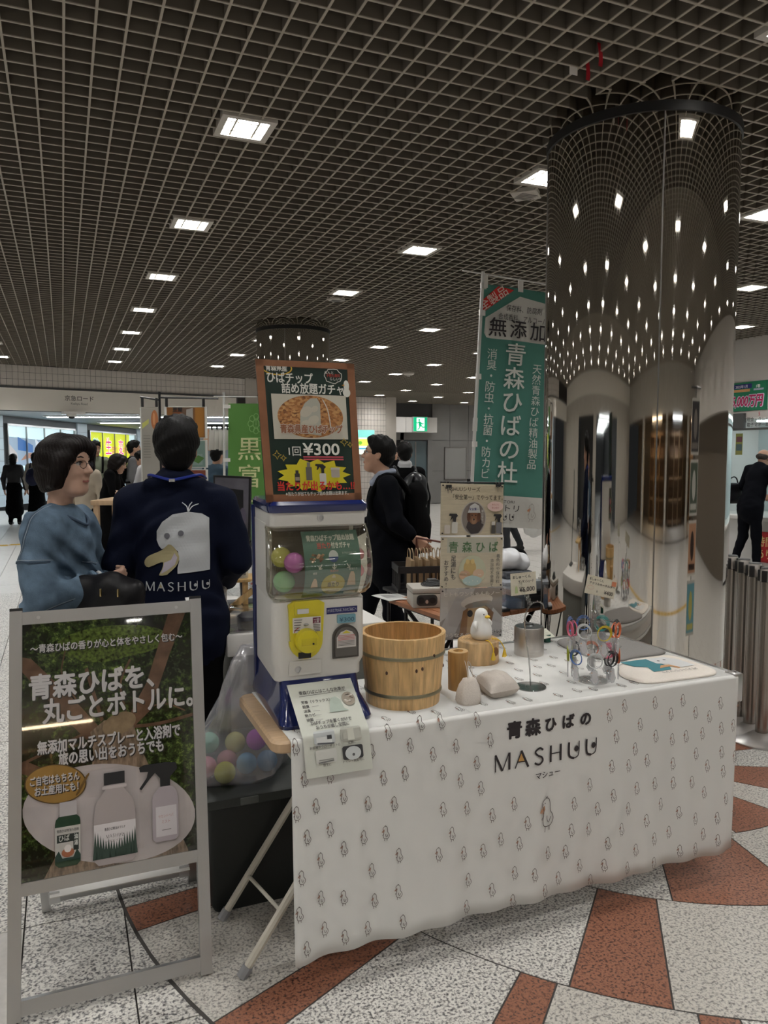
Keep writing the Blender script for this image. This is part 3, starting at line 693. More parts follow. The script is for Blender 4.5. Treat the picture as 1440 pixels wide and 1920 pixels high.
def bird(A, x, y, h, c, beak, n=3, wing=True):
    P = lambda l: [(x + (a - 600) / 395 * h, y + (1420 - b) / 395 * h) for a, b in l]
    w = h * (.022 if n > 3 else .036)
    A.line(crom(P([(590, 1045), (545, 1070), (532, 1115), (552, 1180), (545, 1240), (538, 1290), (550, 1340), (590, 1358), (650, 1352), (686, 1300), (678, 1245), (645, 1190), (640, 1110), (625, 1062)]), n, True), w, c, True, False)
    A.poly(P([(562, 1120), (520, 1155), (498, 1190), (516, 1200), (545, 1176), (528, 1206), (542, 1214), (570, 1165)]), beak, False)
    L = lambda l, k=n: A.line(crom(P(l), k), w, c, up=False)
    L([(598, 1240), (600, 1290), (625, 1320), (650, 1260)], 2); L([(552, 1230), (520, 1270), (540, 1276)], 1)
    L([(572, 1358), (566, 1416)], 1); L([(630, 1358), (632, 1408)], 1); L([(588, 1046), (580, 1025)], 1); L([(590, 1044), (606, 1028)], 1)
    if n > 3: A.ell(P([(569, 1098)])[0][0], P([(569, 1098)])[0][1], h * .018, h * .018, c, 8); A.ell(P([(546, 1108)])[0][0], P([(546, 1108)])[0][1], h * .014, h * .014, c, 8)
    A.up()

# ---- folding table with beech top (left end of the stall)
t = thing('folding_table', 'beech-topped folding table with cream tube legs under the left end of the white cloth', 'table', (.8, 2.22, 0))
b = MB(); o = rrect(.505, 1.988, 1.098, 2.455, .035, 5)
b.loft([[(x, y, .684) for x, y in rrect(.512, 1.995, 1.091, 2.448, .03, 5)], [(x, y, .69) for x, y in o], [(x, y, .712) for x, y in o], [(x, y, .719) for x, y in rrect(.512, 1.995, 1.091, 2.448, .03, 5)]]); b.build('tabletop', M_wood, t)
for v in (2.10, 2.40):
    q = MB(); q.tube([(.445, v, .02), (.90, v, .68)], .0125); l = q.build('leg', M_cream, t)
    f = MB(); f.tube([(.433, v, .002), (.452, v, .03)], .0165); f.build('foot_cap', mat('grey_rubber', (.25, .25, .26), .6), l)
for v in (2.13, 2.37):
    q = MB(); q.tube([(.56, v, .68), (1.02, v, .015)], .0125); l = q.build('leg', M_cream, t)
    f = MB(); f.tube([(1.013, v, .025), (1.03, v, .002)], .0165); f.build('foot_cap', MATS['grey_rubber'], l)
q = MB(); q.tube([(.52, 2.40, .13), (.55, 2.10, .172)], .006); q.build('brace', M_cream, t)
q = MB(); q.tube([(.73, 2.12, .43), (.73, 2.38, .43)], .008); q.build('pivot_rod', M_cream, t)

# ---- aluminium case table (right end)
t = thing('case_table', 'white folding case table with aluminium edges and corner under the right end of the cloth', 'table', (1.65, 2.35, 0))
q = MB(); q.box((1.10, 1.992, .64), (2.196, 2.70, .714)); q.build('tabletop', M_white, t, smooth=0)
q = MB()
q.box((2.188, 1.99, .70), (2.206, 2.712, .7235)); q.box((1.10, 2.694, .70), (2.206, 2.712, .7235)); q.box((2.190, 1.99, .635), (2.204, 2.712, .65)); q.build('edge_trim', M_alu2, t)
q = MB(); q.rbox((2.170, 1.982, .622), (2.214, 2.03, .7265), .006); l = q.build('corner_bracket', M_alu2, t)
q = MB(); q.lathe([(.005, .0), (.005, .003), (0, .004)], (2.198, 2.006, .7265), M_seam, 10, cap=False)
for k in range(5): q.box((2.2125, 1.99, .632 + k * .016), (2.216, 2.026, .636 + k * .016), M_alu)
q.build('rivets', M_seam, l)
for u in (1.16, 2.14):
    for v in (2.3, 2.64): q = MB(); q.tube([(u, v, 0), (u, v, .64)], .014); q.build('leg', M_alu, t)
for u in (1.16, 2.14): q = MB(); q.tube([(u, 2.3, .25), (u, 2.64, .25)], .009); q.build('brace', M_alu, t)

# ---- printed cloth
FV = 1.984
def front(u, z, d=0):
    k = max(0, .70 - z); v = FV - .004 + .010 * k * math.sin(u * 17 + 1) + .012 * k * math.sin(u * 41) - .006 * k
    if u < .62: v -= .03 * k * (.62 - u) / .07 * .6
    r = .012
    if z > T - r: a = (z - T + r) / r; v += r * (1 - math.sqrt(max(0, 1 - a * a)))
    return (u, v - d, z)
def cloth():
    b = MB(); nu, zs = 110, [.087 + (.700 - .087) * j / 14 for j in range(15)] + [.71, .7125, .715, .7175, .7195, .7212, .722]
    vs = []; fs = []
    for z in zs:
        for i in range(nu + 1):
            u = .552 + (2.187 - .552) * i / nu; vs.append(front(u, z - (0 if z > .1 else .0015 * math.sin(u * 9)), 0))
    n = nu + 1
    for j in range(len(zs) - 1): fs += [(j * n + i, j * n + i + 1, (j + 1) * n + i + 1, (j + 1) * n + i) for i in range(nu)]
    b.add(vs, fs)
    ys = FV + .008
    b.add([(.552, ys, T), (1.12, ys, T), (1.12, 2.45, T), (.552, 2.45, T)], [(0, 1, 2, 3)]); b.add([(1.12, ys, T), (2.187, ys, T), (2.187, 2.69, T), (1.12, 2.69, T)], [(0, 1, 2, 3)])
    o = b.build('tablecloth', M_cloth, None, 50, recalc=False)
    md = o.modifiers.new('hem', 'SOLIDIFY'); md.thickness = .0015; md.offset = -1
    return tag(o, 'white tablecloth printed with small line-drawn birds, hanging to the floor', 'tablecloth')
tc = cloth()
BIRDS = '565,702;588,610;788,657;840,705;825,573;891,577;702,541;621,528;564,518;777,506;857,493;593,447;662,453;763,409;831,409;702,390;633,371;574,338;870,338;789,304;633,261;700,248;867,230;798,211;565,239;643,168;702,132;775,135;880,138;585,137;661,609;942,718;1008,714;1128,704;905,660;979,622;1055,636;1172,638;1011,563;1071,528;1127,572;1142,491;1011,452;1095,436;1180,402;1259,422;1305,354;1040,372;996,317;1084,299;1151,294;1210,320;1278,292;1382,242;1453,230;1102,210;1179,167;1263,200;1328,186;1428,146;1505,175;1096,127;1257,111;1368,125;1556,108;1604,154;1695,128;1806,122;1733,180;1614,228;1541,288;1470,300;1479,386;1575,350;1631,388;1540,437;1693,332;1663,270;1730,394;1802,399;1833,321;1770,278;1803,209;1879,211;1915,277;1889,384;1963,378;2024,329;2117,294;1983,245;2079,231;2024,180;2082,151;1985,138;1921,140;2168,234;2164,128;1620,488;1688,480;1765,486;1715,532;1635,586;1607,659;1667,683;1733,612;1793,677;1798,564;1863,630;1873,540;1930,544;1969,622;1912,671;2032,599;2002,544;2080,641;2085,552;2142,554;2168,616;1973,478;1878,456;2028,426;2087,468;2095,399;2152,440'
cf = Art(front, .0016, .0002); GI = (108, 100, 97)
for k in BIRDS.split(';'):
    u, z = (int(q) / 1000 for q in k.split(','))
    bird(cf, u, z - .023, .047, GI, (150, 112, 96))
cf.z = .0016
for i, ch in enumerate('青森ひばの'): cf.text(ch, 1.262 + i * .0665, .633 - (.0 if i < 2 else -.004), .052 if i < 2 else .044, INK, .045, 'c')
mashuu(cf, 1.19, .532, .054, .40, INK, (196, 150, 84))
cf.text('マシュー', 1.385, .488, .022, INK, .012, 'c', .096)
bird(cf, 1.383, .309, .116, (96, 90, 88), (186, 138, 106), 5)
cf.build('front_print', tc)
ct = Art(lambda x, y, d=0: (x, y, T + .0004 + d), .0, .00002); random.seed(3)
for i in range(19):
    for j in range(7):
        u, v = .60 + i * .085 + random.uniform(-.02, .02) + (.04 if j % 2 else 0), 2.03 + j * .097 + random.uniform(-.02, .02)
        if u < 1.14 and v > 2.40 or u > 2.15: continue
        bird(ct, u, v, .047, GI, (150, 112, 96), 2)
ct.build('top_print', tc)

# ---- capsule toy machine
def plan(x0, x1, y0, xb0, xb1, y1, r, z):
    "rounded plan outline, front edge y0 (x0..x1), back edge y1 (xb0..xb1)"
    P = [Vector(p) for p in ((x0, y0), (x1, y0), (xb1, y1), (xb0, y1))]; out = []
    for i in range(4):
        p, a, c = P[i], P[i - 1], P[(i + 1) % 4]; ta = p + (a - p).normalized() * r; tb = p + (c - p).normalized() * r
        for k in range(6):
            s = k / 5; q = ta * (1 - s) ** 2 + p * 2 * s * (1 - s) + tb * s * s; out.append((q.x, q.y, z))
    return out
t = thing('capsule_machine', 'white capsule vending machine with blue base and lid standing on the stall table', 'vending machine', (.68, 2.28, T))
b = MB(); b.loft([plan(.547, .823, 2.062, .562, .81, 2.495, .03, T), plan(.543, .827, 2.056, .56, .812, 2.5, .034, T + .012), plan(.548, .822, 2.066, .562, .808, 2.495, .03, T + .03), plan(.560, .806, 2.098, .572, .796, 2.475, .03, .79), plan(.562, .80, 2.118, .574, .79, 2.465, .025, .848)]); b.build('base', M_blue, t)
b = MB(); b.loft([plan(.552, .808, 2.135, .572, .788, 2.455, .02, .842), plan(.546, .814, 2.122, .570, .79, 2.46, .028, .848), plan(.546, .814, 2.12, .570, .79, 2.46, .028, .878), plan(.537, .823, 2.112, .570, .79, 2.46, .03, .898), plan(.537, .823, 2.112, .570, .79, 2.46, .03, 1.078), plan(.540, .82, 2.125, .572, .788, 2.455, .03, 1.085)]); b.build('body', M_body, t)
b = MB(); b.loft([plan(.545, .815, 2.20, .570, .79, 2.46, .012, 1.08), plan(.540, .82, 2.20, .570, .79, 2.46, .012, 1.30)]); b.build('rear_shell', M_body, t)
b = MB(); b.box((.56, 2.194, 1.088), (.80, 2.1995, 1.292)); b.build('window_liner', mat('window_liner', (.13, .10, .065), .4), t)
b = MB(); b.loft([plan(.540, .82, 2.122, .570, .79, 2.46, .02, 1.292), plan(.534, .826, 2.112, .570, .79, 2.46, .022, 1.298), plan(.534, .826, 2.112, .570, .79, 2.46, .022, 1.336)]); b.build('header', M_body, t)
b = MB(); b.loft([plan(.530, .83, 2.105, .566, .794, 2.47, .03, 1.336), plan(.526, .834, 2.10, .564, .796, 2.475, .035, 1.345), plan(.526, .834, 2.10, .564, .796, 2.475, .035, 1.358), plan(.536, .824, 2.112, .570, .79, 2.465, .03, 1.368)]); b.build('lid', M_blue, t)
b = MB(); b.loft([plan(.566, .794, 2.461, .566, .794, 2.478, .004, T + .03), plan(.562, .798, 2.461, .562, .798, 2.478, .004, 1.34)]); b.build('back_panel', M_blue, t)
def vf(z):
    k = (z - 1.08) / .217; return 2.128 - .062 * math.sin(math.pi * min(1, max(0, k)) ** .8) ** .75
b = MB()
for sx_ in (.5275, .8325): b.tube([(sx_ + (.03 if z < 1.09 else .012 if z < 1.105 else 0) * (1 if sx_ < .6 else -1), vf(z) + .020, z) for z in [1.083 + .212 * i / 16 for i in range(17)]], .0022, None, 6)
b.tube([(.56, vf(1.083) - .001, 1.083), (.80, vf(1.083) - .001, 1.083)], .0024, None, 6); b.build('window_edge', clear('window_edge', (.7, .68, .6), .25, .1, .3, (.5, .47, .38)), t)
zs = [1.081 + .216 * i / 16 for i in range(17)]
b = MB(); ins = lambda z: .034 * (1 - math.sqrt(max(0, 1 - max(0, (1.115 - z) / .034) ** 2)))
b.loft([plan(.526 + ins(z), .834 - ins(z), vf(z), .538 + ins(z) * .5, .822 - ins(z) * .5, 2.2, .028, z) for z in zs], cap=False); b.build('clear_window', clear('machine_window', (.92, .90, .84), .10, .05, .04, (.6, .55, .42)), t)
b = MB(); b.sheet(lambda a, c: (.624 + a * .170, vf(1.09 + c * .19) + .010, 1.09 + c * .19), 1, 14); b.build('window_poster', flat((72, 116, 104), .5), t, recalc=False)
A = Art(lambda x, y, d=0: (.624 + x * .170, vf(1.09 + y * .19) + .010 - d, 1.09 + y * .19), .001, .0003)
WI = (206, 214, 204)
A.text('青森ひばチップ詰め放題', .5, .865, .085, WI, .04, 'c', .86); A.text('当たり', .36, .755, .085, (186, 84, 76), .04, 'c', .24); A.text('付きガチャ', .66, .755, .085, WI, .04, 'c', .34)
random.seed(5)
for k in range(16): a, c = .11 + random.random() * .22, .56 + random.random() * .10; A.poly([(a - .03, c), (a, c - .02), (a + .035, c + .01), (a, c + .028)], random.choice([(196, 170, 140), (130, 96, 66), (170, 136, 104), (90, 66, 50)]), False)
A.up(); A.ell(.51, .63, .085, .09, (196, 204, 206)); A.poly(circ(.51, .63, .085, .09, 14, 185, 355), (52, 84, 140)); A.text('カプセルを出してね', .80, .66, .032, WI, 0, 'c', .26)
for (x, r) in ((.27, -35), (.51, 0), (.76, 35)):
    ca, sa = math.cos(math.radians(r)), math.sin(math.radians(r)); Q = lambda l: [(x + a * ca - c * sa, .48 + a * sa + c * ca) for a, c in l]
    A.line(Q([(0, .045), (0, -.04)]), .016, WI, up=False); A.line(Q([(-.035, -.005), (0, -.042), (.035, -.005)]), .016, WI)
for (x, s) in ((.17, .9), (.83, 1.15)): A.poly([(x - .07 * s, .17), (x + .07 * s, .17), (x + .045 * s, .29 * s), (x + .02 * s, .34 * s), (x - .02 * s, .34 * s), (x - .045 * s, .29 * s)], (196, 178, 152))
A.ell(.50, .20, .21, .165, (186, 180, 92)); A.poly([(.45, .23), (.55, .23), (.53, .33), (.5, .36), (.47, .33)], (200, 198, 160)); A.text('当たり', .5, .17, .075, (96, 96, 70), .03, 'c', .2)
for y in (.10, .07): A.line([(.4, y), (.62, y)], .008, (120, 110, 80))
A.text('通常', .16, .375, .035, WI, 0, 'c'); A.text('超当たり', .84, .42, .035, WI, 0, 'c'); A.text('景品付き', .5, .40, .035, (196, 120, 90), 0, 'c'); A.rect(.72, .03, .93, .07, (206, 206, 190)); A.build('poster_print', t)
MV = 2.112
MP = lambda x, y, d=0: (x, MV - d, y)
# yellow coin unit
b = MB(); b.prism([(.582, 1.072), (.588, .965)] + circ(.634, .965, .050, .053, 14, 180, 360) + [(.684, .965), (.690, 1.072), (.672, 1.082), (.6, 1.082)], MP, -.004, .010); b.prism(rrect(.598, 1.04, .676, 1.082, .006), MP, .009, .014); yl = b.build('coin_unit', M_yel, t)
b = MB(); b.lathe([(.0, .030), (.020, .029), (.033, .024), (.0355, .012), (.0355, 0)], (0, 0, 0), None, 28, cap=False); b.xf(Matrix.Translation((.634, MV - .010, .967)) @ Matrix.Rotation(math.radians(90), 4, 'X')); b.build('dial', M_yel, yl)
b = MB(); b.rbox((.612, MV - .041, .957), (.657, MV - .037, .978), .0015); b.xf(Matrix.Identity(4)); b.build('dial_grip', mat('machine_yellow_grip', (.56, .47, .02), .35), yl)
b = MB(); b.prism(rrect(.610, .914, .648, .932, .002), MP, .0102, .0112); b.build('return_slot', M_black, yl)
b = MB(); b.prism(rrect(.606, 1.046, .640, 1.060, .002), MP, .014, .018); b.build('coin_slot', M_alu2, yl)
A = Art(MP, .0105); A.rect(.594, .990, .679, 1.034, (214, 210, 204)); A.rect(.654, 1.014, .677, 1.031, (110, 40, 60)); A.text('一回', .6655, 1.022, .008, (220, 210, 210), .02, 'c'); A.text('三枚', .6655, 1.0155, .007, (220, 210, 210), .02, 'c')
for k in range(5): A.line([(.598, 1.028 - k * .0075), (.622 - k * .002, 1.0275 - k * .0075)], .002, (90, 84, 84), up=False); A.line([(.655 if k < 2 else .656, 1.010 - k * .0045), (.676, 1.0095 - k * .0045)], .0016, (90, 84, 84), up=False)
A.line(crom([(.598, .992), (.603, 1.0), (.612, 1.005)], 3), .002, (180, 50, 50)); A.rect(.605, 1.066, .662, 1.077, (216, 212, 206)); A.text('100円玉 専用', .633, 1.068, .008, INK, .02, 'c', .05); A.build('coin_labels', yl)
b = MB(); b.ball((.634, MV - .0105, 1.012), (.008, .004, .004)); b.build('slot_boss', M_alu, yl)
b = MB(); b.tube([(.646, MV - .0395, .962), (.646, MV - .043, .962)], .003); b.build('dial_hole', M_black, yl)
# price window and chute
A = Art(MP, .0012); A.rect(.699, 1.035, .795, 1.054, (34, 38, 96)); A.text('からのカプセルはこちらのごみばこへ', .747, 1.041, .010, (206, 206, 214), .01, 'c', .09); A.build('recycle_label', t)
b = MB(); b.prism(rrect(.731, 1.006, .788, 1.031, .003), MP, 0, .006); pw = b.build('price_window', flat((112, 158, 172), .3), t)
A = Art(MP, .0065); A.text('¥300', .760, 1.0105, .016, (50, 84, 104), .0, 'c', .046); A.build('price_digits', pw)
arch = lambda g: [(.716 + g, .902 + g), (.797 - g, .902 + g), (.797 - g, .963)] + circ(.7565, .963, .0405 - g, .038 - g, 14, 0, 180)[1:] 
b = MB(); b.prism(arch(0), MP, -.002, .007); ch = b.build('chute_frame', mat('smoky_plastic', (.055, .048, .042), .25), t)
b = MB(); b.prism(arch(.006), MP, .007, .010); b.build('chute_door', mat('smoky_door', (.10, .09, .08), .2), ch)
A = Art(MP, .0105); A.poly([(.727, .934), (.787, .934), (.787, .963), (.775, .980), (.757, .986), (.740, .981), (.727, .965)], (206, 200, 196)); A.poly([(.743, .976), (.771, .976), (.757, .985)], (206, 190, 60))
for k in range(8): A.line([(.731, .970 - k * .0042), (.783, .970 - k * .0042)], .0016, (190, 96, 96) if k < 4 else (110, 104, 104), up=False)
A.build('door_label', ch)
b = MB(); b.prism(rrect(.585, .862, .683, .906, .006), lambda x, y, d=0: (x, MV - d + (0 if y > .89 else .006), y), -.002, .0025); ap = b.build('access_panel', mat('machine_panel', (.60, .585, .55), .3), t)
b = MB(); b.lathe([(.010, 0), (.010, .004), (.006, .005), (.006, .003), (0, .003)], (0, 0, 0), None, 18, cap=False); b.xf(Matrix.Translation((.612, MV + .0035, .880)) @ Matrix.Rotation(math.radians(90), 4, 'X')); b.build('lock', M_alu, ap)
b = MB(); b.lathe([(.010, 0), (.010, .003), (.0065, .004), (.0065, .002), (0, .002)], (0, 0, 0), None, 18, cap=False); b.xf(Matrix.Translation((.682, 2.112, 1.318)) @ Matrix.Rotation(math.radians(90), 4, 'X')); b.build('lock', M_alu, t)
# capsules inside and in the bag
def capsule(c, r, col, lab, tilt=.5, group=None):
    k = thing('toy_capsule', lab, 'capsule', c, group)
    b = MB(); b.lathe([(r * math.sin(math.pi * i / 8) if i else 0, -r * math.cos(math.pi * i / 8)) for i in range(0, 5)], (0, 0, 0), None, 20, cap=False); b.xf(Matrix.Translation(c) @ Matrix.Rotation(tilt, 4, 'X')); b.build('coloured_half', mat('capsule_%d_%d_%d' % col, srgb(*col), .25), k)
    b = MB(); b.lathe([(r * 1.01 * math.sin(math.pi * i / 8) if i < 8 else 0, -r * math.cos(math.pi * i / 8)) for i in range(4, 9)], (0, 0, 0), None, 20, cap=False); b.xf(Matrix.Translation(c) @ Matrix.Rotation(tilt, 4, 'X')); b.build('top_half', mat('capsule_top_%d_%d_%d' % col, srgb(*[min(255, int(q * .85 + 40)) for q in col]), .15), k)
    return k
capsule((.575, 2.150, 1.205), .030, (176, 176, 66), 'yellow capsule behind the purple one in the machine window')
capsule((.604, 2.115, 1.192), .030, (176, 84, 170), 'purple capsule at the left of the machine window')
capsule((.583, 2.150, 1.133), .032, (104, 176, 110), 'green capsule lowest at the left of the machine window')
capsule((.803, 2.128, 1.205), .020, (214, 130, 142), 'upper pink capsule at the right of the machine window')
capsule((.803, 2.135, 1.155), .022, (204, 112, 128), 'lower pink capsule at the right of the machine window')
# ---- chalkboard-style sign on the machine
f = quad((.526, 2.122, 1.366), (.814, 2.122, 1.366), (.801, 2.15, 1.768), (.506, 2.15, 1.768)); w, h = f.w, f.h
t = thing('chalkboard_sign', 'brown-framed dark green price board standing on the machine lid', 'sign', (.66, 2.14, 1.366))
b = MB(); b.prism(rrect(0, 0, w, h, .008), f, -.006, 0); b.build('board', flat((24, 48, 40), .35), t)
bw = .022; b = MB()
for r in ((0, 0, w, bw), (0, h - bw * .8, w, h), (0, 0, bw, h), (w - bw, 0, w, h)): slab(f, *r, -.003, .002, None, b)
b.build('frame', mat('sign_frame', (.27, .115, .055), .4, noise=.15, nscale=20), t)
A = Art(f, .0012, .0003); WH = (222, 222, 214); Y = lambda q: h * (1 - q)
A.text('青森県産', .058, Y(.072), .021, WH, .03, 'c', .062); A.ring(.060, Y(.055), .042, .019, .0035, (206, 170, 60))
A.text('ひばチップ', .028, Y(.152), .030, WH, .026, 'l', .135); A.text('詰め放題ガチャ', .068, Y(.224), .030, WH, .026, 'l', .186)
A.line([(.224 + .026 * math.cos(a * .35) * (1 + .08 * math.sin(a * 2.4)), Y(.098) + .021 * math.sin(a * .35) * (1 + .08 * math.sin(a * 2.4))) for a in range(18)], .002, WH, True)
A.text('なんと', .212, Y(.082), .009, WH, .01, 'c'); A.text('子供も無料', .224, Y(.104), .010, (190, 60, 50), .01, 'c', .042); A.text('らしい？', .230, Y(.128), .009, WH, .01, 'c')
A.ell(.262, Y(.215), .0115, .013, WH); A.ell(.262, Y(.165), .0085, .016, WH); A.poly([(.256, Y(.155)), (.247, Y(.162)), (.256, Y(.17))], (206, 150, 70))
A.rect(.036, Y(.555), .258, Y(.238), (196, 192, 178))
def chipmat(n='wood_chips', sc=125):
    if n in MATS: return MATS[n]
    m = bpy.data.materials.new(n); m.use_nodes = True; MATS[n] = m; nt = m.node_tree; bs = nt.nodes['Principled BSDF']; bs.inputs['Roughness'].default_value = .6
    tc_ = nt.nodes.new('ShaderNodeTexCoord'); v = nt.nodes.new('ShaderNodeTexVoronoi'); v.inputs['Scale'].default_value = sc; mp = nt.nodes.new('ShaderNodeMapping'); mp.inputs['Scale'].default_value = (1, 1, 1.6); mp.inputs['Rotation'].default_value = (0, .6, 0)
    r = nt.nodes.new('ShaderNodeValToRGB'); e = r.color_ramp.elements; e[0].color = (.10, .035, .012, 1); e[1].color = (.62, .36, .14, 1); q = e.new(.45); q.color = (.42, .17, .05, 1)
    nt.links.new(tc_.outputs['Object'], mp.inputs[0]); nt.links.new(mp.outputs[0], v.inputs['Vector']); nt.links.new(v.outputs['Color'], r.inputs[0]); nt.links.new(r.outputs[0], bs.inputs['Base Color']); return m
A.ell(.148, Y(.395), .098, .061, chipmat(), 36)
A.poly([(.112, Y(.51)), (.176, Y(.53)), (.178, Y(.30)), (.170, Y(.262)), (.150, Y(.265)), (.132, Y(.30)), (.118, Y(.36))], (176, 176, 164))
for q in ((.135, .36, .02), (.155, .42, .018), (.13, .45, .016), (.16, .34, .012)): A.ell(q[0], Y(q[1]), q[2], q[2] * .7, (192, 186, 170), 12, 30)
A.line(crom([(.186, Y(.27)), (.200, Y(.35)), (.206, Y(.48))], 5), .003, (206, 200, 190))
A.text('青森県産ひばチップ', .148, Y(.508), .024, (206, 196, 186), .10, 'c', .19); A.text('青森県産ひばチップ', .148, Y(.508), .024, (150, 96, 66), .03, 'c', .187)
A.text('1回', .074, Y(.668), .027, WH, .015, 'l', .036); A.text('¥300', .116, Y(.668), .043, WH, .02, 'l', .112)
for k, y in enumerate((.682, .700)): A.line([(.116, Y(y)), (.238, Y(y + .002))], .004, (196, 84, 96))
for cx, cy, s in ((.243, .575, .012), (.261, .595, .008), (.039, .668, .013), (.057, .690, .009)): A.line([(cx, Y(cy) + s), (cx + s * .3, Y(cy) + s * .3), (cx + s, Y(cy)), (cx + s * .3, Y(cy) - s * .3), (cx, Y(cy) - s), (cx - s * .3, Y(cy) - s * .3), (cx - s, Y(cy)), (cx - s * .3, Y(cy) + s * .3)], .0018, (206, 176, 70), True)
bp = []
for k in range(26): r = 1 if k % 2 == 0 else .80; a = 2 * math.pi * k / 26; bp.append((.145 + .112 * r * math.cos(a), Y(.812) + .046 * r * math.sin(a) * (1.1 if k % 4 == 0 else 1)))
A.poly(bp, (206, 194, 30))
A.rect(.086, Y(.865), .101, Y(.80), (52, 50, 50)); A.rect(.089, Y(.80), .098, Y(.778), (40, 40, 40)); A.rect(.087, Y(.85), .100, Y(.825), (150, 140, 120)); A.rect(.120, Y(.848), .138, Y(.755), (96, 92, 86)); A.rect(.124, Y(.755), .134, Y(.722), (120, 116, 110))
A.rect(.160, Y(.885), .180, Y(.80), (196, 194, 186), .004); A.poly([(.166, Y(.80)), (.175, Y(.80)), (.175, Y(.772)), (.181, Y(.755)), (.172, Y(.735)), (.150, Y(.733)), (.148, Y(.745)), (.155, Y(.752)), (.152, Y(.775)), (.156, Y(.775)), (.162, Y(.755)), (.166, Y(.77))], (24, 24, 26)); A.rect(.196, Y(.832), .222, Y(.765), (170, 160, 150), .004); A.rect(.195, Y(.775), .223, Y(.76), (190, 184, 176))
A.text('当たりが出るかも…!?', .150, Y(.915), .026, (200, 44, 36), .03, 'c', .235); A.text('※当たりが出てもチップ詰め放題は出来ます。', .150, Y(.955), .0115, WH, .01, 'c', .19)
A.build('board_print', t)
# ---- leaflet hanging over the table edge
def leaf(x, y, z=0):
    w_ = .195; s_ = x / w_; k = .113
    if y < k: q = y / k; v, zz, n = 1.962 + .016 * q, .616 + .112 * q, (0, -.99, .14)
    else: q = (y - k) / .165; v, zz, n = 1.978 + .126 * q, .728 + .112 * q, (0, -.66, .75)
    u = .590 - .015 * y / .278 + s_ * .195
    return (u, v + n[1] * z, zz + n[2] * z)
f = leaf; w, h = .195, .278
t = thing('leaflet', 'laminated white leaflet taped to the machine front and hanging over the table edge', 'leaflet', (.68, 1.98, .62))
b = MB(); b.sheet(lambda a, c: leaf(a * w, c * h, 0), 1, 36); b.build('sheet', flat((206, 208, 198), .25), t, 60)
A = Art(f, .0004, .0002); Y = lambda q: h * (1 - q); D = (70, 66, 66)
A.text('青森ひばにはこんな効果が', w * .5, Y(.13), .0125, D, .02, 'c', w * .72); A.line([(w * .13, Y(.15)), (w * .87, Y(.14))], .0012, D)
for k, s_ in enumerate(('芳香（リラックス）', '脱臭', '消臭', '防カビ', '抗菌')): A.text(s_, w * .13, Y(.235 + k * .05), .0095, D, .02)
for k in range(1, 5): A.line([(w * .27, Y(.23 + k * .05)), (w * .37, Y(.23 + k * .05))], .0012, (150, 148, 146), up=False)
A.poly([(w * .50, Y(.37)), (w * .80, Y(.37)), (w * .74, Y(.34)), (w * .72, Y(.24)), (w * .66, Y(.20)), (w * .58, Y(.21)), (w * .54, Y(.28))], (168, 180, 168)); A.ell(w * .85, Y(.24), w * .10, w * .11, (150, 140, 126))
random.seed(2)
for k in range(14): a, c = w * .85 + random.uniform(-.013, .013), Y(.24) + random.uniform(-.013, .013); A.poly([(a - .005, c), (a, c - .003), (a + .005, c), (a, c + .003)], random.choice([(206, 200, 190), (96, 80, 70), (180, 166, 150)]), False)
A.up(); A.text('ひばチップを置くだけで', w * .48, Y(.48), .0115, D, .02, 'c', w * .62); A.text('おうちが癒し空間に', w * .48, Y(.53), .0115, D, .02, 'c', w * .5)
for x, y, c in ((.16, .69, (188, 192, 192)), (.56, .69, (176, 176, 166)), (.16, .87, (206, 206, 200)), (.56, .87, (58, 58, 60))): A.rect(w * x, Y(y), w * (x + .31), Y(y - .135), c, .006)
A.rect(w * .19, Y(.675), w * .42, Y(.61), (222, 224, 222)); A.rect(w * .35, Y(.64), w * .42, Y(.60), (60, 62, 64)); A.line([(w * .2, Y(.67)), (w * .45, Y(.685))], .004, (90, 92, 96)); A.rect(w * .66, Y(.68), w * .76, Y(.57), (200, 200, 188)); A.rect(w * .59, Y(.66), w * .65, Y(.6), (190, 190, 180)); A.rect(w * .2, Y(.84), w * .42, Y(.83), (150, 150, 146)); A.line([(w * .19, Y(.86)), (w * .42, Y(.85))], .004, (120, 120, 118)); A.ell(w * .715, Y(.81), w * .12, .019, (206, 210, 210)); A.ell(w * .72, Y(.825), .004, .004, (90, 90, 92))
for x, y, s_ in ((.31, .715, 'お部屋やクローゼットに'), (.71, .715, '玄関に'), (.31, .895, '寝室に'), (.71, .895, 'トイレ・洗面所に')): A.text(s_, w * x, Y(y), .0075, D, .01, 'c')
A.build('leaflet_print', t)

# ---- wooden foot-bath tub: separate staves, two hoops, base board
c = (.982, 2.197)
t = thing('wooden_tub', 'round honey-coloured wooden tub with two metal hoops beside the machine', 'tub', (c[0], c[1], T))
ns = 18
for k in range(ns):
    a0, a1 = 2 * math.pi * k / ns + .0025, 2 * math.pi * (k + 1) / ns - .0025; hh = .222 + 0
    b = MB(); loops = []
    for z, ro in ((0, .117), (hh - .003, .1365), (hh, .1355)):
        ri = ro - .013; loops.append([(c[0] + r * math.cos(a), c[1] + r * math.sin(a), T + z) for r, a in [(ro, a0 + (a1 - a0) * i / 4) for i in range(5)] + [(ri, a1 - (a1 - a0) * i / 4) for i in range(5)]])
    b.loft(loops); b.build('stave', M_cedar if k % 3 else mat('hiba_wood_b', (.61, .385, .165), .38, noise=.3, nscale=10, stretch=(9, 9, .8)), t)
for z in (.036, .155): r = .117 + .0195 * z / .222; b = MB(); b.lathe([(r + .0005, z), (r + .0035, z + .001), (r + .004, z + .006), (r + .0015, z + .011)], (c[0], c[1], T), None, 64, cap=False); b.build('hoop', mat('hoop_wire', (.33, .30, .20), .35, .8), t)
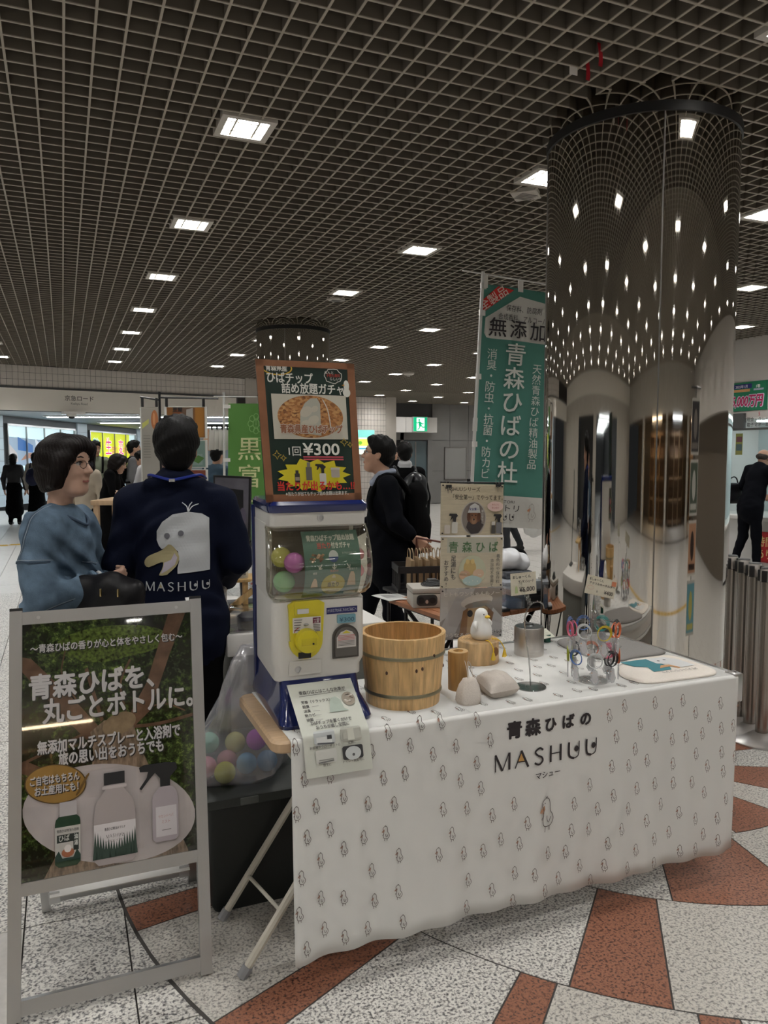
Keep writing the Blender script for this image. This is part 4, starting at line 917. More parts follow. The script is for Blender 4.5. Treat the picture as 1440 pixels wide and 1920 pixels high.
b = MB(); b.lathe([(.108, .02), (.108, .034), (0, .034)], (c[0], c[1], T), None, 40, cap=False); b.build('base_board', M_cedar, t)
kn = MB(); random.seed(11)
for k in range(5): a, z = random.uniform(3.4, 6.1), random.uniform(.03, .2); r = .1175 + .0195 * z / .222; kn.ball((c[0] + r * math.cos(a), c[1] + r * math.sin(a), T + z), (.004, .004, .006), None, 8, 6)
kn.build('knots', mat('knot', (.07, .03, .015), .6), t)

# ---- small log cylinder with a hollow top
c = (1.197, 2.225)
t = thing('log_holder', 'small upright wooden cylinder with a hole in its top between tub and stump', 'log', (c[0], c[1], T))
wob = lambda r, ph, n=28: [(r * (1 + .05 * math.sin(2 * a + ph) + .03 * math.sin(3 * a)) * math.cos(a), r * (1 + .05 * math.sin(2 * a + ph)) * math.sin(a)) for a in [2 * math.pi * i / n for i in range(n)]]
L = lambda r, z, ph=0: [(c[0] + x, c[1] + y, T + z) for x, y in wob(r, ph)]
b = MB(); b.loft([L(.034, 0), L(.035, .06), L(.0355, .125), L(.034, .128), L(.018, .128)], cap=False); b.build('trunk', mat('log_bark', (.40, .22, .075), .45, noise=.25, nscale=10, stretch=(10, 10, 1)), t)
b = MB(); b.lathe([(.020, .1285), (.018, .12), (.0, .12)], (c[0], c[1], T), None, 20, cap=False); b.build('hollow', M_cedarp, t)
b = MB(); b.loft([L(.0335, .1284), L(.0175, .1286)], cap=False); b.build('cut_top', mat('cut_wood', (.55, .36, .17), .5), t)

# ---- stump with bird lamp
c = (1.43, 2.50)
t = thing('wood_stump', 'short split log round with a crack, the white bird lamp sitting on it', 'stump', (c[0], c[1], T))
def sl(r, z):
    out = []
    for i in range(56):
        a = 2 * math.pi * i / 56; k = 1 + .03 * math.sin(2 * a + 1) + .015 * math.sin(5 * a)
        d = abs((a - math.radians(248) + math.pi) % (2 * math.pi) - math.pi)
        k -= .10 * max(0, 1 - d / .09); out.append((c[0] + r * k * math.cos(a), c[1] + r * k * math.sin(a), T + z))
    return out
b = MB(); b.loft([sl(.076, 0), sl(.078, .004), sl(.077, .082), sl(.074, .086)]); b.build('log_round', mat('stump_wood', (.60, .40, .20), .5, noise=.4, nscale=7, stretch=(6, 6, 1.2)), t)
b = MB()
for k in range(6): r = .010 + k * .011; b.lathe([(r, .0864), (r + .0022, .0866)], (c[0], c[1], T), None, 36, cap=False)
b.build('growth_rings', mat('ring_wood', (.40, .23, .09), .6), t)
b = MB(); x, y = c[0] + .079 * math.cos(-1.15), c[1] + .079 * math.sin(-1.15); b.ball((x, y, T + .05), (.012, .004, .017), None, 14, 8); b.build('knot', mat('stump_knot', (.22, .10, .035), .6), t)
BZ = T + .0865; c = (1.437, 2.492)
t = thing('bird_lamp', 'white bird-shaped night lamp with yellow beak and dangling yellow feet on the stump', 'lamp', (c[0], c[1], BZ))
b = MB(); b.lathe([(.0, 0), (.026, 0), (.036, .008), (.041, .022), (.040, .040), (.034, .058), (.0275, .074), (.0255, .088), (.0245, .098), (.019, .109), (.010, .116), (0, .1175)], (c[0], c[1], BZ), None, 32, cap=False); b.build('body', mat('silicone_white', (.78, .77, .74), .35), t)
fx, fy = .25, -.97
fd = math.atan2(-.85, .35); bx, by = math.cos(fd), math.sin(fd); sx, sy = -by, bx
b = MB(); b.ball((c[0] + bx * .028, c[1] + by * .028, BZ + .088), (.011, .011, .006), None, 14, 8); b.build('beak', mat('lamp_yellow', (.72, .47, .02), .35), t)
for s in (-1, 1):
    b = MB(); b.ball((c[0] + bx * .0215 + sx * s * .0125, c[1] + by * .0215 + sy * s * .0125, BZ + .0975), (.0024, .0024, .0026), None, 8, 6); b.build('eye', M_black, t)
    b = MB(); p = [(c[0] + sx * s * .033, c[1] + sy * s * .033, BZ + .068), (c[0] + sx * s * .045 + bx * .006, c[1] + sy * s * .045 + by * .006, BZ + .056), (c[0] + sx * s * .043 + bx * .012, c[1] + sy * s * .043 + by * .012, BZ + .046)]; b.tube(crom(p, 4), [.008, .009, .0095, .0095, .009, .008, .006, .004, .002], None, 10); b.build('wing', MATS['silicone_white'], t)
    p = [(c[0] + bx * .036 + sx * s * .018, c[1] + by * .036 + sy * s * .018, BZ + .004), (c[0] + bx * .062 + sx * s * .026, c[1] + by * .062 + sy * s * .026, BZ + .002), (c[0] + bx * .080 + sx * s * .030, c[1] + by * .080 + sy * s * .030, BZ - .018), (c[0] + bx * .083 + sx * s * .034, c[1] + by * .083 + sy * s * .034, BZ - .032)]
    b = MB(); b.tube(crom(p, 4), .0022, None, 6); ft = b.build('leg_cord', MATS['lamp_yellow'], t)
    q = p[-1]; b = MB(); b.prism([(-.003, 0), (.003, 0), (.012, -.026), (0, -.030), (-.012, -.026)], lambda x, y, d=0: (q[0] + sx * x + bx * d, q[1] + sy * x + by * d, q[2] + y), -.002, .003); b.build('foot', MATS['lamp_yellow'], ft)

# ---- two linen sachets with drawstrings
M_linen = mat('linen', (.52, .47, .42), .9, noise=.06, nscale=200, bump=.2, bscale=260)
def sachet(name, lab, pts, th, neck, cords):
    t = thing(name, lab, 'pouch', (sum(p[0] for p in pts) / 4, sum(p[1] for p in pts) / 4, T)); f4 = [Vector((p[0], p[1], 0)) for p in pts]
    b = MB(); n = 18
    def surf(sgn):
        def fn(a, c):
            p = f4[0] * (1 - a) * (1 - c) + f4[1] * a * (1 - c) + f4[2] * a * c + f4[3] * (1 - a) * c
            e = max(0, 1 - abs(2 * a - 1) ** 2.6) ** .5 * max(0, 1 - abs(2 * c - 1) ** 2.6) ** .5
            mid = T + th * (.42 + .1 * c)
            if sgn > 0: z = mid + (th * .62) * e + .0016 * math.sin(a * 23 + c * 9) * e
            else: z = mid - (mid - T - .0005) * min(1, e * 1.4)
            return (p.x, p.y, z)
        return fn
    b.sheet(surf(1), n, n); b.sheet(surf(-1), n, n); b.build('bag', M_linen, t, 60)
    for cd in cords: k = MB(); k.tube(crom(cd, 5), .0011, None, 5); k.build('drawstring', mat('string', (.55, .49, .42), .8), t)
t = thing('linen_sachet', 'small plump linen drawstring sachet standing at the front by the tub', 'pouch', (1.155, 2.08, T))
def sq(hw, z, k=0.0): return [(1.155 + .35 * z + hw * (1 + .05 * math.sin(5 * a + 40 * z)) * math.copysign(abs(math.cos(a)) ** .7, math.cos(a)), 2.08 + .5 * z + hw * .85 * math.copysign(abs(math.sin(a)) ** .7, math.sin(a)), T + z + k * math.sin(3 * a)) for a in [2 * math.pi * i / 28 for i in range(28)]]
b = MB(); b.loft([sq(.033, .0005), sq(.038, .008), sq(.037, .03, .001), sq(.031, .048, .002), sq(.023, .060, .002), sq(.020, .066, .002), sq(.004, .070)]); b.build('bag', M_linen, t, 60)
for cd in ([(1.175, 2.11, T + .064), (1.182, 2.13, T + .085), (1.192, 2.15, T + .11), (1.215, 2.17, T + .09), (1.21, 2.15, T + .06)], [(1.17, 2.11, T + .066), (1.175, 2.125, T + .09), (1.18, 2.15, T + .115)]): k = MB(); k.tube(crom(cd, 5), .0011, None, 5); k.build('drawstring', mat('string', (.55, .49, .42), .8), t)
sachet('linen_pouch', 'larger flat linen pouch lying in front of the bird lamp', [(1.226, 2.06), (1.345, 2.075), (1.355, 2.20), (1.25, 2.21)], .062, 0, [[(1.245, 2.2, T + .03), (1.23, 2.19, T + .055), (1.21, 2.17, T + .08), (1.20, 2.16, T + .09)], [(1.25, 2.205, T + .035), (1.235, 2.21, T + .06), (1.225, 2.19, T + .085), (1.205, 2.165, T + .1)]])

# ---- clear acrylic helpers, price cards
M_acr = clear('acrylic', (.93, .94, .94), .10, .06)
M_acrd = clear('acrylic_base', (.60, .615, .61), .12, .08)
M_card = flat((214, 208, 190), .5)
def price_card(name, lab, f, w, h, l1, l2, price, extra=None):
    t = thing(name, lab, 'price card', f(w / 2, 0)); slab(f, 0, 0, w, h, -.0008, 0).build('card', M_card, t)
    A = Art(f, .0004, .0002); A.text(l1, w * .08, h * .76, h * .15, INK, .02); A.text(l2, w * (.10 if extra else .30), h * .55, h * .14, INK, .02, 'l', w * (.86 if extra else .6)); A.text(price, w * .93, h * .14, h * .27, INK, .01, 'r')
    for y in (.045, .955):
        for k in range(8): A.line([(w * (.05 + k * .115), h * y), (w * (.11 + k * .115), h * y)], h * .012, (196, 170, 140), up=False)
    if extra: A.rect(w * .83, h * .66, w * .98, h * .92, (206, 130, 96)); A.ring(w * .16, h * .36, w * .11, h * .10, .0008, (206, 150, 140)); A.text('各', w * .36, h * .16, h * .12, INK)
    else: A.poly([(w * .14, h * .1), (w * .27, h * .1), (w * .25, h * .36), (w * .2, h * .44), (w * .16, h * .36)], (176, 190, 140))
    A.build('card_print', t); return t
# card stand with bent wire on a dark clear disc
c = (1.428, 2.145)
t = thing('card_stand', 'thin wire card stand on a dark clear disc holding the 6,000 yen card', 'card holder', (c[0], c[1], T))
b = MB(); b.lathe([(0, 0), (.052, 0), (.053, .002), (.052, .004), (0, .0045)], (c[0], c[1], T), None, 40, cap=False); b.build('base_disc', M_acrd, t)
b = MB(); b.tube(crom([(1.432, 2.15, T + .004), (1.424, 2.147, T + .08), (1.405, 2.14, T + .17), (1.399, 2.14, T + .235), (1.415, 2.14, T + .275), (1.443, 2.14, T + .29), (1.468, 2.14, T + .282), (1.475, 2.14, T + .262)], 6), .0026, None, 8); b.build('bent_rod', clear('acrylic_rod', (.72, .73, .72), .2, .1), t)
for k in range(6):
    z = T + .282 + k * .013; u = 1.418 - .006 * k - (.010 if k > 2 else 0); b = MB(); b.rbox((u - .006, 2.134, z), (u + .006, 2.146, z + .011), .002); b.build('clip_link', M_acr, t)
price_card('price_card', 'cream price card reading 6,000 yen, left of the steel lantern', plane((1.345, 2.139, 1.038), (1, 0, .03), (-.06, 0, 1)), .098, .074, 'ましゅーくん', 'ランタンシェード', '¥6,000')
# steel lantern
c = (1.665, 2.515)
t = thing('steel_lantern', 'brushed steel cylindrical lantern shade with a loop handle on top', 'lantern', (c[0], c[1], T))
M_br = mat('brushed_steel', (.56, .53, .50), .34, 1, noise=.06, nscale=30, stretch=(20, 20, 1))
b = MB(); b.lathe([(.057, 0), (.0575, .002), (.0575, .105), (.0545, .111)], (c[0], c[1], T), None, 48, cap=False); b.build('shade', M_br, t)
b = MB(); b.lathe([(.0545, .111), (.02, .1125), (.016, .116), (.016, .122), (0, .124)], (c[0], c[1], T), None, 36, cap=False); b.build('cap', mat('lantern_cap', (.20, .21, .21), .35, 1), t)
b = MB(); b.tube([(c[0] + .016 * math.cos(a), c[1] + .004, T + .124 + .016 + .016 * math.sin(a)) for a in [math.radians(-80 + 34 * k) for k in range(11)]], .0016, None, 6); b.build('loop_handle', M_alu2, t)
A = Art(lambda x, y, d=0: (c[0] + (.0577 + d) * math.cos(math.radians(-118) + x / .0577), c[1] + (.0577 + d) * math.sin(math.radians(-118) + x / .0577), T + y), .0003)
mashuu(A, .0, .020, .008, .042, (206, 206, 202)); A.text('handmade light', -.012, .012, .006, (206, 206, 202), 0, 'l', .03)
random.seed(9)
for k in range(16): A.ell(-.012 + random.uniform(-.012, .014), .035 + random.random() * .05, .001, .001, (214, 214, 210), 6)
A.build('etched_print', t)

# ---- key-ring carousel
c = (1.668, 2.125)
t = thing('keyring_stand', 'clear acrylic revolving key-ring stand on the right half of the table', 'display stand', (c[0], c[1], T))
b = MB(); b.lathe([(0, 0), (.052, 0), (.050, .005), (.030, .009), (0, .010)], (c[0], c[1], T), None, 36, cap=False); b.build('foot', M_acr, t)
b = MB(); b.tube([(c[0], c[1], T + .008), (c[0], c[1], T + .236)], .010, None, 12); b.ball((c[0], c[1], T + .24), (.012, .012, .009)); b.build('post', M_acr, t)
TIER = ((.112, .088, 8, .2), (.205, .088, 8, .55))
for z, r, n, ph in TIER:
    b = MB(); b.lathe([(.0, z), (.02, z), (.02, z + .008), (0, z + .008)], (c[0], c[1], T), None, 20, cap=False); b.build('hub', M_acr, t)
    for k in range(n):
        a = ph + 2 * math.pi * k / n; b = MB(); b.tube([(c[0] + .018 * math.cos(a), c[1] + .018 * math.sin(a), T + z + .004), (c[0] + r * math.cos(a), c[1] + r * math.sin(a), T + z + .006), (c[0] + (r + .004) * math.cos(a), c[1] + (r + .004) * math.sin(a), T + z + .014)], .0022, None, 6); b.build('hook', M_acr, t)
CORDS = {'pink': (206, 96, 122), 'blue': (74, 112, 176), 'white': (206, 208, 208), 'yellow': (190, 168, 30), 'orange': (206, 106, 60), 'teal': (54, 130, 126), 'black': (24, 24, 30), 'lime': (160, 166, 50)}
def keyring(z, a, r, cn, lab):
    col = CORDS[cn]
    x, y = c[0] + r * math.cos(a), c[1] + r * math.sin(a); k = thing('keyring', lab, 'key ring', (x, y, T + z), 'bird key rings on the clear stand')
    tx, ty = -math.sin(a), math.cos(a)
    b = MB()
    for i in range(3): R_ = .0225 + .0014 * i; o = (i - 1) * .0022; b.tube([(x + tx * R_ * math.cos(q) + math.cos(a) * o, y + ty * R_ * math.cos(q) + math.sin(a) * o, T + z - .0205 + R_ * math.sin(q) + .002 * i) for q in [2 * math.pi * j / 20 for j in range(20)]], .0014, None, 5, closed=True)
    b.build('coil', mat('coil_' + cn, srgb(*col), .35), k)
    P = [(q_[0] * 1.35, q_[1] * 1.35) for q_ in [(-.006, .0), (-.010, -.008), (-.015, -.012), (-.009, -.014), (-.011, -.028), (-.004, -.038), (.006, -.038), (.012, -.028), (.007, -.014), (.006, -.004), (.002, .0)]]
    b = MB(); b.prism(P, lambda u, v, d=0: (x + tx * u + math.cos(a) * d, y + ty * u + math.sin(a) * d, T + z - .047 + v), -.0015, .0015); ch = b.build('charm', clear('charm_acrylic', (.85, .86, .87), .12, .08, .25, (.8, .8, .82)), k)
    A = Art(lambda u, v, d=0: (x + tx * u + math.cos(a) * (.0018 + d), y + ty * u + math.sin(a) * (.0018 + d), T + z - .047 + v), 0); A.poly([(q[0] * .7, q[1] * .8 - .003) for q in P], (196, 194, 196)); A.poly([(-.008, -.009), (-.014, -.012), (-.008, -.013)], (190, 140, 90)); A.ell(-.003, -.008, .0009, .0009, (40, 40, 40), 6); A.build('charm_print', ch)
VIEW = math.atan2(-2.125, -1.683)
for row, (z, r, n, ph) in (('lower', TIER[0]), ('upper', TIER[1])):
    cols = {'upper': ['teal', 'black', 'orange', 'yellow', 'white', 'pink', 'blue', 'blue'], 'lower': ['pink', 'orange', 'black', 'white', 'blue', 'lime', 'black', 'orange']}[row]
    order = sorted(range(n), key=lambda k: -math.sin((ph + 2 * math.pi * k / n) - VIEW))
    for k in range(n):
        a = ph + 2 * math.pi * k / n; s = math.sin(a - VIEW); fr = math.cos(a - VIEW)
        side = ('right' if s > .38 else 'left' if s < -.38 else 'middle'); fb = 'facing the camera' if fr > .35 else 'at the back' if fr < -.35 else 'at the side'
        q = ((a - VIEW + math.pi) % (2 * math.pi)) / (2 * math.pi) * 8
        cn = cols[int((1 - q / 8) * 7.99)]
        nm = '%s-corded bird key ring on the %s tier of the clear stand, %s, %s' % (cn, row, side, fb)
        keyring(z - (.003 if k % 2 else 0), a, r - .004, cn, nm)
        if k % 3 == 0: keyring(z - .001, a, r - .018, cn, '%s-corded bird key ring hanging inside its twin on the %s tier, %s, %s' % (cn, row, side, fb))
for k in range(3): b = MB(); b.rbox((1.678, 2.119, T + .246 + k * .018), (1.692, 2.131, T + .261 + k * .018), .003); b.build('clip_link', M_acr, t)
price_card('price_card', 'tilted cream price card reading 400 yen above the key-ring stand', plane((1.620, 2.117, 1.034), (.97, 0, -.25), (.22, 0, 1)), .128, .064, 'ましゅーくん', 'アクリルキーホルダー', '¥400', True)
# ---- tote bags
def flatbag(name, lab, pts, th, m):
    t = thing(name, lab, 'tote bag', (sum(p[0] for p in pts) / len(pts), sum(p[1] for p in pts) / len(pts), T)); cp = crom(pts, 4, True); b = MB(); cx, cy = sum(p[0] for p in cp) / len(cp), sum(p[1] for p in cp) / len(cp)
    S_ = lambda k, z: [(cx + (x - cx) * k, cy + (y - cy) * k, T + z) for x, y in cp]
    b.loft([S_(.99, .0008), S_(1, th * .4), S_(.985, th * .8), S_(.9, th), S_(.5, th * 1.15), S_(.1, th * 1.1)]); b.build('bag', m, t, 60); return t
flatbag('grey_tote', 'folded grey canvas tote lying along the back right of the table', [(1.86, 2.60), (1.95, 2.655), (2.06, 2.648), (2.14, 2.60), (2.17, 2.45), (2.175, 2.33), (2.12, 2.295), (2.0, 2.30), (1.90, 2.285), (1.845, 2.40)], .012, mat('grey_canvas', (.25, .235, .225), .9, noise=.06, nscale=150))
t = flatbag('cream_tote', 'flat cream canvas tote printed with a teal and white bird at the table corner', [(1.80, 2.15), (1.785, 2.07), (1.825, 2.015), (1.96, 2.006), (2.10, 2.008), (2.15, 2.06), (2.155, 2.16), (2.14, 2.265), (2.03, 2.275), (1.9, 2.25)], .010, mat('cream_canvas', (.76, .70, .63), .9, noise=.05, nscale=150))
A = Art(lambda x, y, d=0: (1.86 + x, 2.075 + y, T + .0128 + d), 0); A.poly([(.02, .165), (.03, .10), (.07, .075), (.05, .02), (.13, .02), (.15, .05), (.15, .165)], (66, 130, 140)); A.poly([(.14, .165), (.135, .10), (.17, .08), (.18, .03), (.25, .03), (.25, .12), (.22, .165)], (214, 214, 214)); A.poly([(.10, .045), (.13, .075), (.165, .07), (.18, .03), (.165, .02), (.16, .05), (.13, .05)], (206, 156, 110)); A.ell(.165, .125, .006, .006, (70, 72, 80), 8); A.ell(.195, .128, .006, .006, (70, 72, 80), 8); mashuu(A, .07, -.012, .018, .16, (110, 104, 104)); A.build('bag_print', t)
q = plane((2.00, 2.72, .735), (.93, -.37, .02), (.30, .75, .15)); A = Art(q, .0006); A.b.box((0, 0, 0), (0, 0, 0)); A = Art(plane((1.935, 2.56, .742), (1, 0, 0), (.1, .99, .12)), .0008)
f = plane((1.80, 2.62, .745), (.95, .2, 0), (-.15, .9, .4)); b = MB(); slab(f, 0, 0, .075, .06, -.001, 0, None, b); o = tag(b.build('note_card', flat((206, 206, 190))), 'small cream note card leaning behind the key-ring stand', 'card'); A = Art(f, .0004)
for k in range(3): A.line([(.008, .045 - k * .013), (.06, .045 - k * .013)], .0012, (150, 150, 140))
A.b.build('card_lines', None, o, smooth=0)
b = MB(); b.lathe([(.0, 0), (.017, 0), (.017, .03), (.0, .03)], (1.845, 2.655, T), None, 16, cap=False); jr = tag(b.build('green_pot', mat('green_glass', (.01, .09, .06), .2)), 'small dark green pot under the leaning note card', 'pot')

# ---- three hanging posters on a stand behind the table
PV = 2.80
t = thing('poster_stand', 'thin black stand with a crossbar holding three hanging posters behind the table', 'stand', (1.565, PV + .03, 0))
b = MB(); b.tube([(1.565, PV + .03, .0), (1.565, PV + .03, 1.40)], .008, None, 8); b.build('pole', M_blackmetal, t)
b = MB(); b.tube([(1.425, PV + .012, 1.388), (1.725, PV + .012, 1.381)], .004, None, 8); b.tube([(1.565, PV + .03, 1.385), (1.565, PV + .012, 1.385)], .005, None, 6); b.build('crossbar', M_blackmetal, t)
for k in range(3): a = k * 2.094 + .5; b = MB(); b.tube([(1.565, PV + .03, .12), (1.565 + .18 * math.cos(a), PV + .03 + .12 * math.sin(a), .006)], .006, None, 6); b.build('leg', M_blackmetal, t)
for u in (1.455, 1.69):
    k = thing('binder_clip', 'black binder clip gripping the top poster, %s one' % ('left' if u < 1.6 else 'right'), 'clip', (u, PV, 1.37))
    b = MB(); b.prism([(-.011, 0), (.011, 0), (.011, .012), (-.011, .012)], lambda x, y, d=0: (u + x, PV - .008 + d, 1.366 + y), 0, .020); b.build('jaw', M_black, k)
    b = MB(); b.tube([(u - .007, PV - .009, 1.37), (u - .008, PV - .012, 1.345), (u + .008, PV - .012, 1.345), (u + .007, PV - .009, 1.37)], .0013, None, 5); b.tube([(u - .007, PV + .005, 1.378), (u - .008, PV + .006, 1.398), (u + .008, PV + .006, 1.398), (u + .007, PV + .005, 1.378)], .0016, None, 5); b.build('wire_arm', M_seam, k)
M_slv = clear('poster_sleeve', (.95, .95, .95), .03, .06)
def poster(lab, z, paint, bg):
    f = quad((1.418, PV, z), (1.714, PV, z - .011), (1.716, PV, z + .202), (1.421, PV, z + .213)); w, h = f.w, f.h
    t = thing('hanging_poster', lab, 'poster', (1.565, PV, z)); slab(f, 0, 0, w, h, -.0012, 0).build('sheet', bg, t)
    A = Art(f, .0006, .0003); paint(A, w, h); A.build('poster_print', t)
    b = MB(); slab(f, -.003, -.003, w + .003, h + .003, .0035, .0045, None, b); b.build('sleeve', M_slv, t)
    for x, y in ((.008, .008), (w - .008, .008), (.008, h - .008), (w - .008, h - .008)): b = MB(); b.prism(circ(x, y, .003, .003, 8), f, -.002, .006); b.build('eyelet', M_black, t)
M_pw = mat('poster_woodgrain', (.76, .67, .49), .6, noise=.10, nscale=14, stretch=(1, 1, 9))
def p1(A, w, h):
    A.text('MASHUUシリーズ', w * .06, h * .86, .019, INK, .0, 'l', w * .56); A.text('「安全第一」でやってます。', w * .99, h * .70, .022, INK, .0, 'r', w * .80)
    A.ell(w * .52, h * .33, w * .20, h * .33, (206, 200, 194), 36); A.ell(w * .52, h * .33, w * .185, h * .31, (150, 140, 134), 36)
    A.poly([(w * .40, h * .15), (w * .48, h * .02), (w * .60, h * .04), (w * .68, h * .2), (w * .6, h * .4), (w * .45, h * .36)], (60, 54, 60)); A.ell(w * .52, h * .34, w * .075, h * .13, (150, 104, 74)); A.ell(w * .44, h * .36, w * .03, h * .1, (110, 70, 50)); A.ell(w * .60, h * .36, w * .03, h * .1, (110, 70, 50)); A.ell(w * .52, h * .28, w * .035, h * .06, (176, 134, 104)); A.ell(w * .52, h * .31, w * .014, h * .02, (30, 26, 26)); A.ell(w * .49, h * .39, w * .009, h * .014, (26, 22, 22)); A.ell(w * .55, h * .39, w * .009, h * .014, (26, 22, 22))
    A.poly([(w * .42, h * .44), (w * .62, h * .44), (w * .60, h * .58), (w * .53, h * .63), (w * .46, h * .58)], (206, 206, 204)); A.text('安全第一', w * .52, h * .49, .011, (60, 60, 120), .01, 'c'); A.vtext('毎日安全に', w * .655, h * .5, .011, (214, 210, 206), 0)
    A.ell(w * .86, h * .57, w * .13, h * .10, (206, 178, 170)); A.text('わんにも', w * .86, h * .59, .008, (150, 60, 60), 0, 'c'); A.text('安心成分', w * .86, h * .53, .008, (150, 60, 60), 0, 'c')
    for x, k in ((.21, 1), (.92, .9)): A.rect(w * (x - .045), h * .04, w * (x + .05), h * .26, (190, 188, 180) if k == 1 else (110, 110, 112), .004); A.poly([(w * (x - .02), h * .26), (w * (x + .02), h * .26), (w * (x + .025), h * .34), (w * (x + .05), h * .38), (w * (x + .03), h * .42), (w * (x - .08), h * .42), (w * (x - .09), h * .38), (w * (x - .05), h * .37), (w * (x - .07), h * .28), (w * (x - .03), h * .34)], (36, 34, 36))
    A.rect(w * .05, h * .03, w * .14, h * .2, (190, 182, 172), .003); A.rect(w * .80, h * .03, w * .86, h * .2, (70, 66, 62), .002); A.rect(w * .805, h * .2, w * .855, h * .27, (190, 186, 180))
def p2(A, w, h):
    A.rect(w * .1, h * .69, w * .9, h * .98, (206, 204, 186))
    for i, chh in enumerate('青森ひば'): A.text(chh, w * (.2 + i * .215), h * .72, .044, (66, 120, 62), .02, 'c')
    A.vtext('足湯にも', w * .20, h * .64, .024, INK, .01); A.vtext('おすすめ!!', w * .09, h * .55, .021, INK, .01); A.vtext('着色料や保存料', w * .92, h * .66, .017, INK, 0); A.vtext('添加物不使用で', w * .82, h * .56, .016, INK, 0)
    A.ell(w * .50, h * .33, w * .22, h * .31, (196, 198, 170), 32); A.ell(w * .46, h * .40, w * .10, h * .15, (206, 176, 110)); A.ell(w * .38, h * .25, w * .09, h * .1, (206, 170, 140)); A.ell(w * .60, h * .28, w * .09, h * .09, (206, 176, 150)); A.ell(w * .5, h * .14, w * .15, h * .10, (170, 190, 186)); A.ell(w * .42, h * .52, w * .03, h * .05, (206, 180, 120)); A.ell(w * .5, h * .52, w * .03, h * .05, (206, 180, 120))
    random.seed(4)
    for k in range(9): A.ell(w * random.uniform(.32, .66), h * random.uniform(.08, .3), w * .008, w * .008, (222, 222, 210), 8)
def p3(A, w, h):
    A.rect(0, 0, w, h, (150, 138, 130)); A.poly([(0, h), (w * .35, h), (w * .1, h * .45), (0, h * .35)], (196, 188, 180)); A.poly([(w * .3, h), (w * .55, h), (w * .2, 0), (0, 0), (0, h * .2)], (186, 178, 174)); A.poly([(w * .6, 0), (w, 0), (w, h * .4), (w * .85, h * .6)], (206, 202, 200))
    A.poly([(w * .30, h * .06), (w * .36, h * .55), (w * .50, h * .66), (w * .52, h * .1)], (150, 104, 60)); A.poly([(w * .78, h * .06), (w * .86, h * .5), (w * .72, h * .66), (w * .66, h * .1)], (140, 96, 58))
    A.poly([(w * .42, h * .1), (w * .44, h * .6), (w * .6, h * .72), (w * .76, h * .6), (w * .74, h * .1), (w * .58, 0)], (196, 160, 112)); A.ell(w * .58, h * .74, w * .26, h * .13, (214, 202, 190), 28, 8); A.ell(w * .60, h * .68, w * .22, h * .06, (150, 134, 120), 28, 8)
    A.ell(w * .47, h * .50, w * .045, h * .07, (26, 22, 24)); A.ell(w * .68, h * .53, w * .045, h * .07, (26, 22, 24)); A.ell(w * .56, h * .17, w * .07, h * .08, (34, 30, 32)); A.text('ヒトもワンちゃんもノー', w * .5, h * .86, .018, (214, 206, 196), .02, 'c', w * .9); A.text('ゆうなるべし', w * .3, h * .05, .018, (214, 206, 196), .02, 'c', w * .5); A.text('ストレス', w * .9, h * .09, .014, INK, .02, 'c')
poster('beige poster with a dog in a cap and spray bottles, topmost of three', 1.172, p1, M_pw)
poster('beige poster with green lettering about foot baths, middle of three', .951, p2, M_pw)
poster('poster photo of a dog wrapped in a towel, lowest of three', .735, p3, flat((150, 138, 130)))

# ---- A-frame sign at front left
f = quad((-.178, 2.150, .004), (.358, 2.150, .004), (.381, 2.385, 1.058), (-.151, 2.385, 1.058)); w, h = f.w, f.h
t = thing('a_frame_sign', 'standing aluminium A-frame sign with a forest and bottle poster at front left', 'sign', (.1, 2.3, 0))
pw_ = .033
for x in (0, w - pw_):
    b = MB(); slab(f, x, 0, x + pw_, h, -.018, .006, None, b); l = b.build('post', M_alu, t); b = MB(); slab(f, x, h, x + pw_, h + .008, -.018, .006, None, b); b.build('end_cap', M_black, l)
for n_, y0, y1 in (('top_rail', h - .040, h - .004), ('middle_rail', .312, .346), ('bottom_rail', .012, .050)): b = MB(); slab(f, pw_, y0, w - pw_, y1, -.014, .004, None, b); b.build(n_, M_alu, t)
for x in (.075, w - .075): b = MB(); b.prism(circ(x, h - .022, .005, .005, 10), f, .004, .006); b.build('screw', M_alu2, t)
g = quad((-.105, 2.665, .004), (.405, 2.665, .004), (.381, 2.41, 1.052), (-.151, 2.41, 1.052))
for x in (0, w - pw_ - .02): b = MB(); slab(g, x, 0, x + .028, g.h, -.018, .006, None, b); b.build('rear_post', M_alu, t)
b = MB(); slab(g, .028, .030, w - .05, .062, -.014, .004, None, b); b.build('rear_rail', M_alu, t)
b = MB(); slab(g, .028, .062, w - .05, .066, -.014, .02, None, b); b.build('rear_ledge', M_white, t)
for x in (.024, w - .085): b = MB(); slab(g, x, .026, x + .035, .075, .004, .0065, None, b); b.build('angle_plate', M_alu2, t)
b = MB(); b.tube([f(.04, h - .01, -.03), f(w - .04, h - .01, -.03)], .006, None, 8); b.build('hinge_rod', M_alu, t)
for x in (.02, w - .02): b = MB(); b.tube([f(x, .55, -.012), g(x if x < .1 else x - .03, .55, .0)], .002, None, 5); b.build('stay', M_blackmetal, t)
X0, Y0_, PW_, PH_ = pw_, .346, w - 2 * pw_, h - .040 - .346
